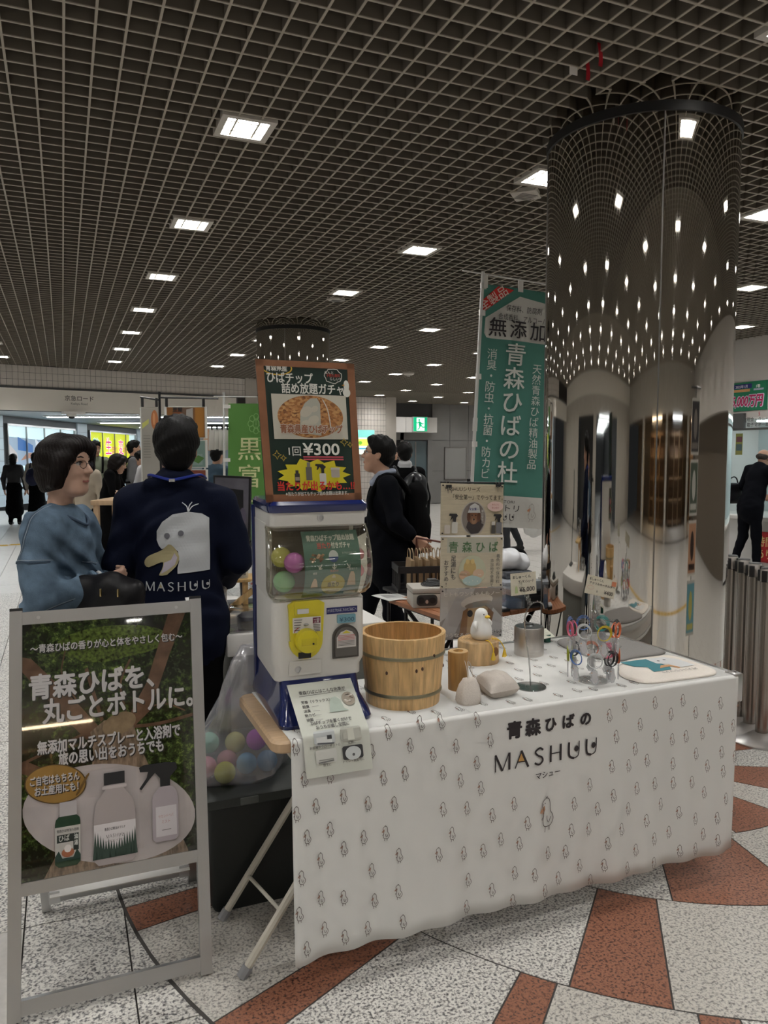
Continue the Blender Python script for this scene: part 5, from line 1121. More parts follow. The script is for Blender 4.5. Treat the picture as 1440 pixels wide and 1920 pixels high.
def foliage():
    m = bpy.data.materials.new('printed_foliage'); m.use_nodes = True; nt = m.node_tree; bs = nt.nodes['Principled BSDF']; bs.inputs['Roughness'].default_value = .12; bs.inputs['Coat Weight'].default_value = .3
    tc_ = nt.nodes.new('ShaderNodeTexCoord'); n1 = nt.nodes.new('ShaderNodeTexNoise'); n1.inputs['Scale'].default_value = 60; n1.inputs['Detail'].default_value = 6; n1.inputs['Roughness'].default_value = .75; n2 = nt.nodes.new('ShaderNodeTexNoise'); n2.inputs['Scale'].default_value = 6; n2.inputs['Detail'].default_value = 3
    r = nt.nodes.new('ShaderNodeValToRGB'); e = r.color_ramp.elements; e[0].position = .38; e[0].color = (.006, .010, .006, 1); e[1].position = .70; e[1].color = (.26, .36, .13, 1); q = e.new(.53); q.color = (.022, .045, .014, 1)
    r2 = nt.nodes.new('ShaderNodeValToRGB'); e = r2.color_ramp.elements; e[0].position = .4; e[0].color = (.25, .28, .36, 1); e[1].position = .6; e[1].color = (1.5, 1.5, .95, 1)
    mx = nt.nodes.new('ShaderNodeMix'); mx.data_type = 'RGBA'; mx.blend_type = 'MULTIPLY'; mx.inputs[0].default_value = 1
    for n, q in ((n1, r), (n2, r2)): nt.links.new(tc_.outputs['Object'], n.inputs['Vector']); nt.links.new(n.outputs[0], q.inputs[0])
    nt.links.new(r.outputs[0], mx.inputs[6]); nt.links.new(r2.outputs[0], mx.inputs[7]); nt.links.new(mx.outputs[2], bs.inputs['Base Color']); return m
b = MB(); slab(f, X0 - .002, Y0_ - .002, X0 + PW_ + .002, Y0_ + PH_ + .002, -.008, -.004, None, b); b.build('poster_panel', foliage(), t)
A = Art(lambda x, y, d=0: f(X0 + x * PW_, Y0_ + (1 - y) * PH_, -.004 + d), .0004, .00012)
bark = mat('printed_bark', (.33, .24, .17), .12, noise=.55, nscale=22, stretch=(6, 6, 1), coat=.3); bark2 = mat('printed_branch', (.20, .11, .07), .12, noise=.5, nscale=25, coat=.3)
A.ell(.52, .10, .34, .07, mat('printed_leaf', (.12, .18, .03), .12, noise=.95, nscale=120, coat=.3), 20); A.ell(.46, .15, .16, .03, MATS['printed_leaf'], 16)
A.poly([(0, .13), (.05, .14), (.30, .33), (.44, .45), (.36, .49), (.22, .38), (0, .19)], bark2); A.poly([(.86, 0), (.97, 0), (.86, .18), (.74, .40), (.62, .47), (.60, .42), (.72, .28)], bark2)
for P, k in (([(.40, .45), (.2, .50), (0, .55)], .012), ([(.62, .46), (.8, .46), (1, .44)], .014), ([(.45, .42), (.40, .3), (.36, .2)], .02), ([(.3, .32), (.22, .22), (.24, .12)], .008), ([(0, .56), (.14, .62), (.2, .7)], .05), ([(.60, .42), (.56, .28), (.62, .18)], .012), ([(.66, .4), (.82, .38), (.95, .42)], .006)): A.line(crom(P, 5), k, bark2)
A.poly([(.46, .42), (.62, .42), (.68, .56), (.78, .72), (.95, 1.0), (.12, 1.0), (.32, .76), (.40, .56), (.38, .46)], bark)
A.ell(.55, .44, .10, .045, mat('printed_crotch', (.36, .26, .16), .15, noise=.3, nscale=40, coat=.3), 20, -8)
A.ell(.50, .795, .50, .195, mat('printed_haze', (.66, .60, .59), .12, noise=.12, nscale=14, coat=.3), 44, 8)
WT = (226, 222, 222); SH = (30, 32, 34)
def stext(s_, x, y, hh, w_, bold, sh=1):
    A2 = A; k = hh / PH_
    vs, fs = glyphs(s_); x0 = min(v[0] for v in vs); x1 = max(v[0] for v in vs); kx = w_ / (x1 - x0); ky = hh / .92 / PH_
    for dx, dy, c_ in ((.006, .004, SH), (0, 0, WT)) if sh else ((0, 0, WT),): [(A2.raw([(x + (px_ + hx - x0) * kx + dx, y - (py_ + hy) * ky + dy) for px_, py_ in vs], [q[::-1] for q in fs], flat(c_)), setattr(A2, 'z', A2.z + .00001)) for hx, hy in heavy(bold)]; A2.up()
stext('〜青森ひばの香りが心と体をやさしく包む〜', .045, .115, .024, .90, .025)
stext('青森ひばを、', .04, .295, .068, .72, .032); stext('丸ごとボトルに。', .115, .395, .066, .885, .032)
stext('無添加マルチスプレーと入浴剤で', .085, .518, .036, .83, .035); stext('旅の思い出をおうちでも', .20, .572, .036, .61, .035)
A.ell(.185, .645, .172, .077, (96, 74, 40), 36, 6); A.ell(.185, .645, .165, .073, (176, 136, 66), 36, 6)
for s_, y in (('ご自宅はもちろん', .638), ('お土産用にも！', .678)): stext(s_, .045 if y < .65 else .07, y, .024, .27 if y < .65 else .24, .03)
for k in range(5): A.ell(.31 + k * .012, .69 - k * .014, .02, .006, (120, 90, 40), 8, -40)
# printed bottles
A.poly([(.18, .80), (.185, .785), (.21, .77), (.29, .77), (.315, .785), (.32, .80), (.32, .955), (.30, .968), (.20, .968), (.18, .955)], (22, 60, 36)); A.rect(.205, .72, .30, .775, (190, 184, 184)); A.rect(.18, .815, .32, .945, (196, 192, 186)); A.rect(.19, .845, .31, .875, (30, 44, 40)); A.rect(.28, .845, .31, .91, (30, 44, 40)); A.text('ひば', .23, .868, -.024, (214, 214, 206), .02, 'c', .06); A.text('油', .295, .866, -.02, (214, 214, 206), .02, 'c', .022); A.text('湯', .295, .890, -.02, (214, 214, 206), .02, 'c', .022); A.text('青森ひば精油入浴剤', .25, .835, -.012, (60, 60, 60), .0, 'c', .12)
A.ell(.25, .915, .035, .018, (150, 90, 60), 14); A.ell(.25, .90, .02, .015, (206, 200, 196), 12); A.poly([(.18, .945), (.18, .925), (.20, .905), (.22, .935), (.28, .935), (.30, .905), (.32, .93), (.32, .945)], (24, 50, 40))
A.poly([(.395, .80), (.41, .745), (.46, .70), (.46, .672), (.57, .672), (.57, .70), (.62, .745), (.635, .80), (.635, .97), (.61, .99), (.42, .99), (.395, .97)], (158, 148, 146)); A.rect(.455, .632, .575, .68, (24, 24, 26)); A.rect(.445, .684, .585, .696, (182, 172, 170)); A.rect(.395, .83, .635, .965, (202, 196, 196))
A.text('青森ひば精油水マルチ', .515, .858, -.012, (70, 66, 66), .01, 'c', .12); mashuu(A, .465, .888, -.013, .105, (66, 62, 62)); A.text('シバエイチヒ', .515, .905, -.010, (140, 120, 120), 0, 'c', .12)
tr = random.Random(6)
for k in range(16):
    x = .40 + k * .0152; hh = .05 + .045 * abs(k - 7.5) / 7.5 + tr.random() * .02
    A.poly([(x - .012, .965), (x + .016, .965), (x + .002, .965 - hh)], (44, 62, 52), False)
A.up()
A.poly([(.735, .76), (.755, .735), (.79, .715), (.84, .715), (.875, .735), (.89, .76), (.89, .925), (.87, .94), (.755, .94), (.735, .925)], (160, 150, 154)); A.poly([(.785, .72), (.845, .72), (.845, .685), (.89, .655), (.885, .63), (.82, .622), (.69, .622), (.66, .63), (.665, .648), (.715, .652), (.705, .675), (.66, .715), (.672, .722), (.725, .68), (.755, .66), (.785, .685)], (20, 20, 22)); A.rect(.755, .80, .88, .92, (192, 186, 188)); A.text('セカンドペパ', .815, .845, -.014, (170, 120, 110), 0, 'c', .09); A.text('ミスト', .815, .868, -.014, (170, 120, 110), 0, 'c', .05); A.line([(.79, .895), (.845, .895)], .003, (120, 112, 112))
A.build('poster_print', t)
b = MB(); slab(f, X0, Y0_, X0 + PW_, Y0_ + PH_, .0015, .0025, None, b); b.build('clear_cover', clear('sign_cover', (.97, .97, .97), .05, .02), t)

# ---- storage box with a bag of capsules under the table
t = thing('storage_box', 'large black-green lidded storage box under the table behind the folding legs', 'box', (.72, 2.58, 0))
b = MB(); b.loft([rz for rz in [[(x, y, z) for x, y in rrect(x0, 2.43 + (.40 - z) * .03, x1, 2.78, .02)] for x0, x1, z in ((.42, 1.06, 0.0), (.41, 1.07, .02), (.40, 1.08, .36))]]); b.build('tub', mat('box_black', (.010, .013, .012), .5), t)
b = MB(); b.loft([[(x, y, z) for x, y in rrect(.385 - g, 2.415 - g, 1.095 + g, 2.80 + g, .02)] for g, z in ((0, .36), (.006, .364), (.006, .392), (0, .396))]); b.build('rim', mat('box_rim', (.030, .036, .033), .5), t)
b = MB(); b.loft([[(.39, 2.78 + k * .03, z), (.92, 2.78 + k * .03, z), (.92, 2.80 + k * .03, z + .002), (.39, 2.80 + k * .03, z + .002)] for k, z in ((0, .40), (.6, .47))]); lid_ = b.build('open_lid', mat('box_lid', (.10, .11, .105), .5), t)
for u in (.42, .50): b = MB(); b.rbox((u, 2.79, .468), (u + .05, 2.82, .482), .003); b.build('hinge_lug', MATS['box_rim'], lid_)
b = MB(); b.rbox((.50, 2.404, .366), (.56, 2.412, .39), .003); b.build('latch', MATS['box_lid'], t)
z0 = .396
CB = [((.475, 2.53, z0 + .036), .036, (206, 206, 60), 'yellow'), ((.425, 2.60, z0 + .036), .036, (214, 130, 150), 'pink'), ((.445, 2.66, z0 + .098), .036, (120, 206, 176), 'mint'), ((.56, 2.58, z0 + .036), .036, (90, 160, 206), 'light blue'), ((.535, 2.65, z0 + .09), .036, (206, 206, 130), 'pale yellow'), ((.60, 2.60, z0 + .108), .036, (190, 90, 200), 'violet'), ((.63, 2.57, z0 + .038), .036, (84, 150, 200), 'deep blue'), ((.50, 2.62, z0 + .04), .036, (214, 150, 160), 'salmon pink')]
for c_, r, col, n_ in CB: capsule(c_, r, col, '%s capsule in the clear bag on the storage box' % n_, 1.2)
t = thing('plastic_bag', 'tall clear plastic bag of coloured capsules standing on the storage box', 'bag', (.52, 2.6, z0))
rs = random.Random(8); loops = []
prof = [(.0, .525, 2.59, .150, .105), (.02, .525, 2.59, .172, .122), (.08, .53, 2.595, .165, .115), (.15, .54, 2.60, .135, .095), (.22, .545, 2.59, .095, .07), (.29, .545, 2.565, .078, .055), (.34, .555, 2.555, .07, .045), (.40, .56, 2.56, .05, .04), (.45, .575, 2.57, .03, .03)]
for z, cx, cy, rx, ry in prof:
    loops.append([(cx + rx * (1 + .10 * math.sin(5 * a + z * 30) + .05 * math.sin(11 * a + z * 9)) * math.cos(a), cy + ry * (1 + .12 * math.sin(4 * a + z * 22)) * math.sin(a), z0 + .002 + z) for a in [2 * math.pi * i / 36 for i in range(36)]])
b = MB(); b.loft(loops, None, True); b.build('film', clear('bag_film', (.93, .93, .95), .14, .22, .22, (.8, .79, .82)), t, 60)
# ================================================================== PEOPLE
def Rz(a): a = math.radians(a); return np.array([[math.cos(a), -math.sin(a), 0], [math.sin(a), math.cos(a), 0], [0, 0, 1.]])
def Ry(a): a = math.radians(a); return np.array([[math.cos(a), 0, math.sin(a)], [0, 1., 0], [-math.sin(a), 0, math.cos(a)]])
def Rx(a): a = math.radians(a); return np.array([[1., 0, 0], [0, math.cos(a), -math.sin(a)], [0, math.sin(a), math.cos(a)]])
I3 = np.eye(3)
class Sdf:
    "smooth union of rounded cones and ellipsoids, meshed with surface nets"
    def __init__(s): s.p = []
    def cone(s, a, b, ra, rb, tag=0, k=.03, sc=(1, 1, 1), R=I3, sub=False): s.p.append(('c', np.array(a, float), np.array(b, float), ra, rb, tag, k, np.array(sc, float), R, sub)); return s
    def ell(s, c, r, tag=0, k=.03, R=I3, sub=False): s.p.append(('e', np.array(c, float), np.array(r, float), 0, 0, tag, k, None, R, sub)); return s
    def path(s, pts, rs, tag=0, k=.02, sc=(1, 1, 1), R=I3):
        for i in range(len(pts) - 1): s.cone(pts[i], pts[i + 1], rs[i], rs[i + 1], tag, k, sc, R)
        return s
    def mesh(s, h, disp=None, pad=.03):
        lo = np.full(3, 9.); hi = -lo
        for q in s.p:
            if q[9]: continue
            if q[0] == 'c': r = max(q[3], q[4]) * q[7].max(); a = np.minimum(q[1], q[2]) - r; b = np.maximum(q[1], q[2]) + r
            else: r = q[2].max(); a = q[1] - r; b = q[1] + r
            lo = np.minimum(lo, a); hi = np.maximum(hi, b)
        lo -= pad; hi += pad
        ax = [np.arange(lo[i], hi[i] + h, h, dtype=np.float32) for i in range(3)]; n = [len(a) for a in ax]
        F = np.full(n, .5, np.float32); B = np.full(n, 9, np.float32); Tg = np.zeros(n, np.int8)
        for q in s.p:
            if q[0] == 'c': r = max(q[3], q[4]) * q[7].max(); a = np.minimum(q[1], q[2]) - r; b = np.maximum(q[1], q[2]) + r
            else: r = q[2].max(); a = q[1] - r; b = q[1] + r
            m = q[6] * 1.2 + 3 * h + .02
            sl = []
            for i in range(3):
                i0 = max(0, int((a[i] - m - lo[i]) / h)); i1 = min(n[i], int((b[i] + m - lo[i]) / h) + 2); sl.append(slice(i0, max(i0 + 1, i1)))
            P = np.stack(np.meshgrid(*[ax[i][sl[i]] for i in range(3)], indexing='ij'), -1)
            R = q[8].astype(np.float32)
            if q[0] == 'c':
                sc = q[7].astype(np.float32); A_ = (q[1] @ R) / sc; B_ = (q[2] @ R) / sc; P = (P @ R) / sc - A_.astype(np.float32); ba = (B_ - A_).astype(np.float32)
                t = np.clip((P @ ba) / max(1e-9, float(ba @ ba)), 0, 1); d = (np.linalg.norm(P - t[..., None] * ba, axis=-1) - (q[3] + (q[4] - q[3]) * t)) * sc.min()
            else:
                P = (P - q[1].astype(np.float32)) @ R; r = q[2].astype(np.float32); k0 = np.linalg.norm(P / r, axis=-1); k1 = np.linalg.norm(P / (r * r), axis=-1) + 1e-9; d = k0 * (k0 - 1) / k1
            sl = tuple(sl); f = F[sl]; k = q[6]
            if q[9]:
                hh = np.maximum(k - np.abs(f + d), 0) / k; F[sl] = np.maximum(f, -d) + hh * hh * k * .25
            else:
                hh = np.maximum(k - np.abs(f - d), 0) / k; F[sl] = np.minimum(f, d) - hh * hh * k * .25
                w = d < B[sl]; Tg[sl] = np.where(w, q[5], Tg[sl]); B[sl] = np.minimum(B[sl], d)
        if disp is not None:
            G = np.meshgrid(*ax, indexing='ij', sparse=True); F += disp(G[0], G[1], G[2], Tg).astype(np.float32)
        ins = F < 0
        c = [slice(None, -1), slice(1, None)]
        cnt = sum(ins[c[i], c[j], c[k]].astype(np.int8) for i in (0, 1) for j in (0, 1) for k in (0, 1))
        act = (cnt > 0) & (cnt < 8); idx = np.argwhere(act); ids = np.full(act.shape, -1, np.int64); ids[act] = np.arange(len(idx))
        acc = np.zeros((len(idx), 3), np.float32); num = np.zeros(len(idx), np.float32)
        for d in range(3):
            o = [e for e in range(3) if e != d]
            for u in (0, 1):
                for v in (0, 1):
                    p0 = idx.copy(); p0[:, o[0]] += u; p0[:, o[1]] += v; p1 = p0.copy(); p1[:, d] += 1
                    f0 = F[tuple(p0.T)]; f1 = F[tuple(p1.T)]; x = (f0 < 0) != (f1 < 0); t = np.where(x, f0 / np.where(x, f0 - f1, 1), 0)
                    q = p0.astype(np.float32); q[:, d] += t; acc += q * x[:, None]; num += x
        V = acc / num[:, None] * h + lo.astype(np.float32); faces = []; tags = []
        for d in range(3):
            o = [(d + 1) % 3, (d + 2) % 3]
            a = [slice(1, -1)] * 3; a[d] = slice(0, -1); b = list(a); b[d] = slice(1, None)
            s0 = ins[tuple(a)]; s1 = ins[tuple(b)]; X = np.argwhere(s0 != s1)
            if not len(X): continue
            fl = s0[tuple(X.T)]; g = X + 1; g[:, d] -= 1
            def cell(i, j):
                w = g.copy(); w[:, o[0]] -= i; w[:, o[1]] -= j; return ids[tuple(w.T)]
            Q = np.stack([cell(1, 1), cell(0, 1), cell(0, 0), cell(1, 0)], 1); Q[~fl] = Q[~fl][:, ::-1]; faces.append(Q)
            w = g.copy(); w[:, d] += (~fl).astype(np.int64); tags.append(Tg[tuple(w.T)])
        return V, np.concatenate(faces), np.concatenate(tags)
def sdf_build(name, parts, mats, parent, M):
    V = []; Fc = []; Tg = []; o = 0
    for v, f, t in parts: V.append(v); Fc.append(f + o); Tg.append(t); o += len(v)
    V = np.concatenate(V); Fc = np.concatenate(Fc); Tg = np.concatenate(Tg)
    V = V @ np.array(M.to_3x3()).T + np.array(M.translation)
    me = bpy.data.meshes.new(name); me.vertices.add(len(V)); me.vertices.foreach_set('co', V.astype(np.float32).ravel())
    me.loops.add(Fc.size); me.loops.foreach_set('vertex_index', Fc.astype(np.int32).ravel()); me.polygons.add(len(Fc)); me.polygons.foreach_set('loop_start', np.arange(0, Fc.size, 4, dtype=np.int32))
    for m in mats: me.materials.append(m)
    me.polygons.foreach_set('material_index', Tg.astype(np.int32)); me.polygons.foreach_set('use_smooth', [True] * len(Fc)); me.update(calc_edges=True); me.validate()
    return link(name, me, parent)
M_skin = mat('skin', (.50, .29, .20), .5, noise=.06, nscale=12); M_skin2 = mat('skin_pale', (.56, .35, .26), .5, noise=.05, nscale=12)
M_hair = mat('hair_black', (.004, .0035, .0035), .5, spec=.18, bump=.5, bscale=60, stretch=(6, 6, .6)); M_hairb = mat('hair_brown', (.007, .004, .0035), .5, spec=.18, bump=.5, bscale=60, stretch=(6, 6, .6))
M_navy = mat('navy_cloth', (.0055, .008, .022), .85, bump=.2, bscale=300, spec=.12); M_suit = mat('suit_black', (.003, .0035, .006), .85, bump=.15, bscale=300, spec=.1)
M_blk = mat('black_cloth', (.003, .003, .0035), .9, spec=.1); M_denim = mat('denim', (.115, .17, .235), .9, spec=.15, noise=.40, nscale=14, bump=.3, bscale=240)
M_shirt = mat('white_shirt', (.52, .52, .54), .7); M_shoe = mat('shoe_black', (.012, .012, .012), .35); M_dtrou = mat('charcoal_trousers', (.010, .010, .011), .9, spec=.15)
M_lens = clear('spectacle_lens', (.96, .96, .96), .03, .02); M_rim = mat('spectacle_rim', (.05, .045, .05), .25, .8); M_eyew = mat('eye_white', (.62, .60, .57), .3); M_iris = mat('iris', (.012, .008, .006), .1); M_lip = mat('lips', (.36, .13, .11), .45)
def hand(w, d, n, side, curl=25):
    "five fingers: w wrist, d hand direction, n palm normal, side +1 thumb along d x n"
    d = np.array(d, float); d /= np.linalg.norm(d); n = np.array(n, float); n -= d * (n @ d); n /= np.linalg.norm(n); l = np.cross(d, n) * side; w = np.array(w, float); s = Sdf()
    s.cone(w - d * .05, w + d * .02, .025, .024, 0, .02)
    for i, (ln, off) in enumerate(((.066, .027), (.074, .009), (.069, -.009), (.054, -.026))):
        b = w + d * .018 + l * off * .6; k = w + d * (.088 - .004 * abs(i - 1)) + l * off; s.cone(b, k, .014, .0115, 0, .012)
        c1, c2 = math.radians(curl), math.radians(curl * 2.3); m = k + (d * math.cos(c1) + n * math.sin(c1)) * ln * .52; e = m + (d * math.cos(c2) + n * math.sin(c2)) * ln * .5
        s.cone(k, m, .0098, .0085, 0, .006); s.cone(m, e, .0085, .0070, 0, .004)
    b = w + d * .025 + l * .02; k = w + d * .062 + l * .047 + n * .012; e = k + d * .034 + n * .02 + l * .006; s.cone(b, k, .015, .0115, 0, .012); s.cone(k, e, .0105, .0085, 0, .006)
    return s
def person(label, X, Y, face, H, sp):
    yaw = math.radians(face - 22.655); u, v = X * math.cos(math.radians(22.655)) + Y * math.sin(math.radians(22.655)), -X * math.sin(math.radians(22.655)) + Y * math.cos(math.radians(22.655))
    t = thing('person', label, 'person', (u, v, 0)); k = H / 1.72; M = Matrix.Translation((u, v, 0)) @ Matrix.Rotation(yaw, 4, 'Z') @ Matrix.Scale(k, 4)
    h = sp.get('h', .016); g = sp.get
    ms = [g('skin', M_skin), g('top', M_navy), g('bottom', M_dtrou), g('shoes', M_shoe), g('collar', M_shirt)]
    fat = g('fat', 1.0); lean = g('lean', 0.0); tw = g('twist', 0)
    B = Sdf(); hip = .90; lz = lambda z: lean * max(0, z - .9) / .55
    RT = Rz(tw); tp = lambda x, y, z: tuple(RT @ np.array([x, y, 0]) + np.array([lz(z), 0, z]))
    B.ell((0, 0, .93), (.115 * fat, .16 * fat, .14), 2, .05)
    B.ell(tp(.012, 0, 1.07), (.112 * fat, .148 * fat, .16), 1, .06, RT); B.ell(tp(0, 0, 1.27), (.115 * fat, .165 * fat, .18), 1, .06, RT)
    sw = g('shoulder', .165); shz = g('shz', 1.395)
    B.cone(tp(-.01, sw - .02, shz), tp(-.01, 0, shz + g('trap', .035)), .058, .062, 1, .05); B.cone(tp(-.01, -(sw - .02), shz), tp(-.01, 0, shz + g('trap', .035)), .058, .062, 1, .05)
    if g('hem'):
        hz, fl = g('hem'); B.cone(tp(0, 0, 1.12), (0, 0, hz + .05), .150 * fat, .165 * fat * fl, 1, .04, (.78, 1, 1), RT)
    if g('skirt'):
        hz, fl = g('skirt'); B.cone((0, 0, 1.0), (0, 0, hz + .05), .13, .17 * fl, 2, .04, (.8, 1, 1)); 
    lw = g('legw', 1.0)
    for s_, (kn, an) in zip((1, -1), g('legs', (((.02, .095, .49), (-.01, .10, .08)), ((.02, -.095, .49), (-.01, -.10, .08))))):
        B.cone((0, s_ * .085, hip), kn, .092 * lw, .066 * lw, 2, .04); B.cone(kn, an, .064 * lw, .050 * lw, 2, .03)
        toe = g('toe', (1, 0)); ax_, ay = an[0], an[1]; B.cone((ax_ - .03, ay, .045), (ax_ + .15 * toe[0], ay + .15 * toe[1], .035), .042, .036, 3, .02, (1, 1, .9)); B.cone((ax_, ay, .04), (ax_, ay, an[2] + .02), .040, .042, 3 if g('bare') is None else 0, .02)
    hands = []; slv = g('sleeve', 1.0); aw = g('armw', 1.0)
    for s_, A_ in zip((1, -1), g('arms', (((-.02, .235, 1.12), (.06, .24, .88)), ((-.02, -.235, 1.12), (.06, -.24, .88))))):
        el, wr = A_[0], A_[1]; sh = tp(-.01, s_ * sw, shz - .005); B.cone(sh, el, .060 * aw, .051 * aw, 1, .045)
        e_, w_ = np.array(el), np.array(wr)
        if slv >= 1: B.cone(el, w_, .051 * aw, .040 * aw, 1, .03)
        else: B.cone(el, e_ + (w_ - e_) * .9, .042, .030, 0, .01)
        d = (w_ - e_) / np.linalg.norm(w_ - e_); pn = np.array(A_[2] if len(A_) > 2 else (0, -s_, 0)); w_ = w_ + d * .035
        hands.append(hand(w_, d, pn, s_ * (1 if len(A_) < 4 else A_[3]), g('curl', 25)).mesh(g('hh', .0075 if h > .012 else .0045)))
    fa = g('fold', .004); fr = g('fr', 1)
    def disp(x, y, z, tg):
        w = ((tg == 1) | (tg == 2)).astype(np.float32) * fa; z = z * fr
        return w * (np.sin(23 * z + 9 * x + 17 * y) * .5 + np.sin(41 * z - 31 * y + 12 * x) * .4 + np.sin(17 * x + 37 * y + 6 * z + 1.3) * .45 + np.sin(63 * z + 29 * x + 40 * y) * .25) + ((tg == 1).astype(np.float32) * g('fold2', .002)) * np.sin(62 * x + 38 * z * fr + 14 * y + 2.2 * np.sin(15 * z + 11 * x + 9 * y)) * np.clip(np.sin(13 * z - 17 * x + 8 * y + 1) + .35, 0, 1.2)
    for e in g('extra', ()): getattr(B, e[0])(*e[1:])
    parts = [B.mesh(h, disp)] + hands
    # head
    hy, hp = g('head', (0, 0)); hc = np.array(g('hc', (lean * 1.15 + .02, 0, 1.60))); RH = Rz(hy) @ Ry(hp); P = lambda x, y, z: tuple(hc + RH @ np.array([x, y, z]))
    q = Sdf(); hs = 1.0
    q.ell(P(-.012, 0, .035), (.094, .076, .085), 0, .02, RH); q.ell(P(.022, 0, -.03), (.068, .062, .085), 0, .03, RH); q.cone(P(.05, .018, -.092), P(.05, -.018, -.092), .028, .028, 0, .03); q.cone(P(.062, 0, -.088), P(.068, 0, -.092), .018, .016, 0, .02)
    q.cone(P(.082, 0, .018), P(.103, 0, -.016), .008, .0125, 0, .012); q.ell(P(.092, .011, -.02), (.010, .008, .007), 0, .008, RH); q.ell(P(.092, -.011, -.02), (.010, .008, .007), 0, .008, RH)
    for s_ in (1, -1):
        q.ell(P(.058, s_ * .034, -.018), (.024, .022, .022), 0, .02, RH); q.cone(P(.074, s_ * .012, .036), P(.064, s_ * .045, .034), .010, .009, 0, .015)
        q.ell(P(.080, s_ * .031, .014), (.016, .016, .009), 0, .008, RH, True)
        q.ell(P(-.008, s_ * .074, .002), (.017, .008, .031), 0, .010, RH @ Rz(-s_ * 18)); q.ell(P(-.004, s_ * .083, .006), (.009, .004, .018), 0, .006, RH @ Rz(-s_ * 18), True)
    q.ell(P(.083, 0, -.052), (.012, .022, .005), 0, .006, RH); q.ell(P(.081, 0, -.062), (.011, .019, .0055), 0, .006, RH)
    nk = g('neck', .052); q.cone(P(-.022, 0, -.06), (lz(1.4) - .01, 0, 1.40), nk, nk + .006, 0, .03)
    parts.append(q.mesh(g('fh', .010 if h > .012 else .005)))
    o = sdf_build('body', parts, ms, t, M)
    MH = M @ Matrix.Translation(hc) @ Matrix([list(r) for r in RH]).to_4x4()
    if g('face', h < .012) or g('eyes'):
        for s_ in (1, -1):
            b = MB(); b.ball((.069, s_ * .031, .013), (.0125, .0135, .0085), None, 14, 8); b.xf(MH); e = b.build('eye', M_eyew, t)
            b = MB(); b.ball((.0785, s_ * .032, .013), (.0038, .0058, .0058), None, 12, 8); b.xf(MH); b.build('iris', M_iris, e)
            b = MB(); b.tube([(.084, s_ * .014, .037), (.082, s_ * .03, .042), (.070, s_ * .048, .036)], [.0028, .0032, .0018], None, 6); b.xf(MH); b.build('eyebrow', g('hairm', M_hair), t)
            b = MB(); b.tube([(.0795, s_ * .018, .0165), (.082, s_ * .031, .022), (.072, s_ * .045, .017)], [.002, .0026, .0018], None, 6); b.xf(MH); b.build('eyelid', M_hair, t)
        b = MB(); b.loft([[(.094 - abs(y) * .35, y, -.0535 + .0015 * math.cos(y * 90)), (.0965 - abs(y) * .4, y, -.0565), (.094 - abs(y) * .38, y, -.0625), (.088 - abs(y) * .38, y, -.057)] for y in [-.021 + .042 * i / 10 for i in range(11)]]); b.xf(MH); b.build('lips', M_lip, t, 60)
    if g('glasses'):
        b = MB()
        for s_ in (1, -1):
            b.tube([(.098 - abs(.031 + .019 * math.cos(a)) * .14, s_ * (.031 + .019 * math.cos(a)), .010 + .0155 * math.sin(a)) for a in [2 * math.pi * i / 22 for i in range(22)]], .0011, None, 6, closed=True)
            b.tube([(.091, s_ * .050, .013), (.07, s_ * .070, .016), (-.005, s_ * .080, .018), (-.02, s_ * .080, .008)], .0011, None, 6)
        b.tube([(.0965, .012, .013), (.0985, 0, .016), (.0965, -.012, .013)], .0011, None, 6); b.xf(MH); gl = b.build('glasses', M_rim, t)
        for s_ in (1, -1): b = MB(); b.add([(.0975 - abs(y) * .14, s_ * y, z) for y, z in [(.031 + .0185 * math.cos(a), .010 + .015 * math.sin(a)) for a in [2 * math.pi * i / 20 for i in range(20)]]], [tuple(range(20))]); b.xf(MH); b.build('lens', M_lens, gl, 0)
    st = g('hair', 'short'); HR = Sdf()
    if st == 'short':
        HR.ell((-.016, 0, .048), (.103, .086, .088), 0, .03); HR.ell((-.052, 0, .0), (.062, .068, .085), 0, .04); HR.ell((.018, 0, .100), (.060, .060, .032), 0, .03)
        HR.ell((.098, 0, -.03), (.075, .088, .105), 0, .02, I3, True); HR.ell((.004, .100, -.028), (.036, .036, .058), 0, .015, I3, True); HR.ell((.004, -.100, -.028), (.036, .036, .058), 0, .015, I3, True)
    elif st == 'bob':
        HR.ell((-.018, 0, .045), (.116, .100, .095), 0, .03); HR.ell((-.04, 0, -.035), (.095, .098, .10), 0, .05); HR.cone((.03, .085, .02), (.012, .088, -.075), .032, .022, 0, .03); HR.cone((.03, -.085, .02), (.0, -.088, -.07), .030, .020, 0, .03); HR.ell((.045, .03, .092), (.055, .06, .035), 0, .03, Ry(20)); HR.cone((.06, .055, .08), (.062, .078, .0), .026, .018, 0, .03); HR.cone((.055, -.05, .085), (.052, -.075, .03), .026, .018, 0, .03)
        HR.ell((.115, -.008, -.035), (.085, .066, .105), 0, .02, I3, True); HR.ell((-.0, 0, -.175), (.12, .12, .08), 0, .02, I3, True)
    elif st == 'bald':
        HR.ell((-.02, 0, .015), (.100, .0825, .055), 0, .02); HR.ell((.09, 0, .0), (.075, .1, .09), 0, .02, I3, True); HR.ell((0, 0, .10), (.10, .075, .065), 0, .015, I3, True)
    elif st == 'long':
        HR.ell((-.018, 0, .045), (.108, .092, .092), 0, .03); HR.ell((-.06, 0, -.06), (.06, .085, .12), 0, .05); HR.ell((.105, 0, -.035), (.08, .07, .11), 0, .02, I3, True)
    hd = lambda x, y, z, tg: .0013 * np.sin(41 * np.arctan2(y, x + .02) + 30 * z + 7 * np.sin(19 * z + 11 * y)) + .0022 * np.sin(48 * x + 37 * y + 23 * z + 3 * np.sin(31 * z)) + .0012 * np.sin(95 * z + 60 * y)
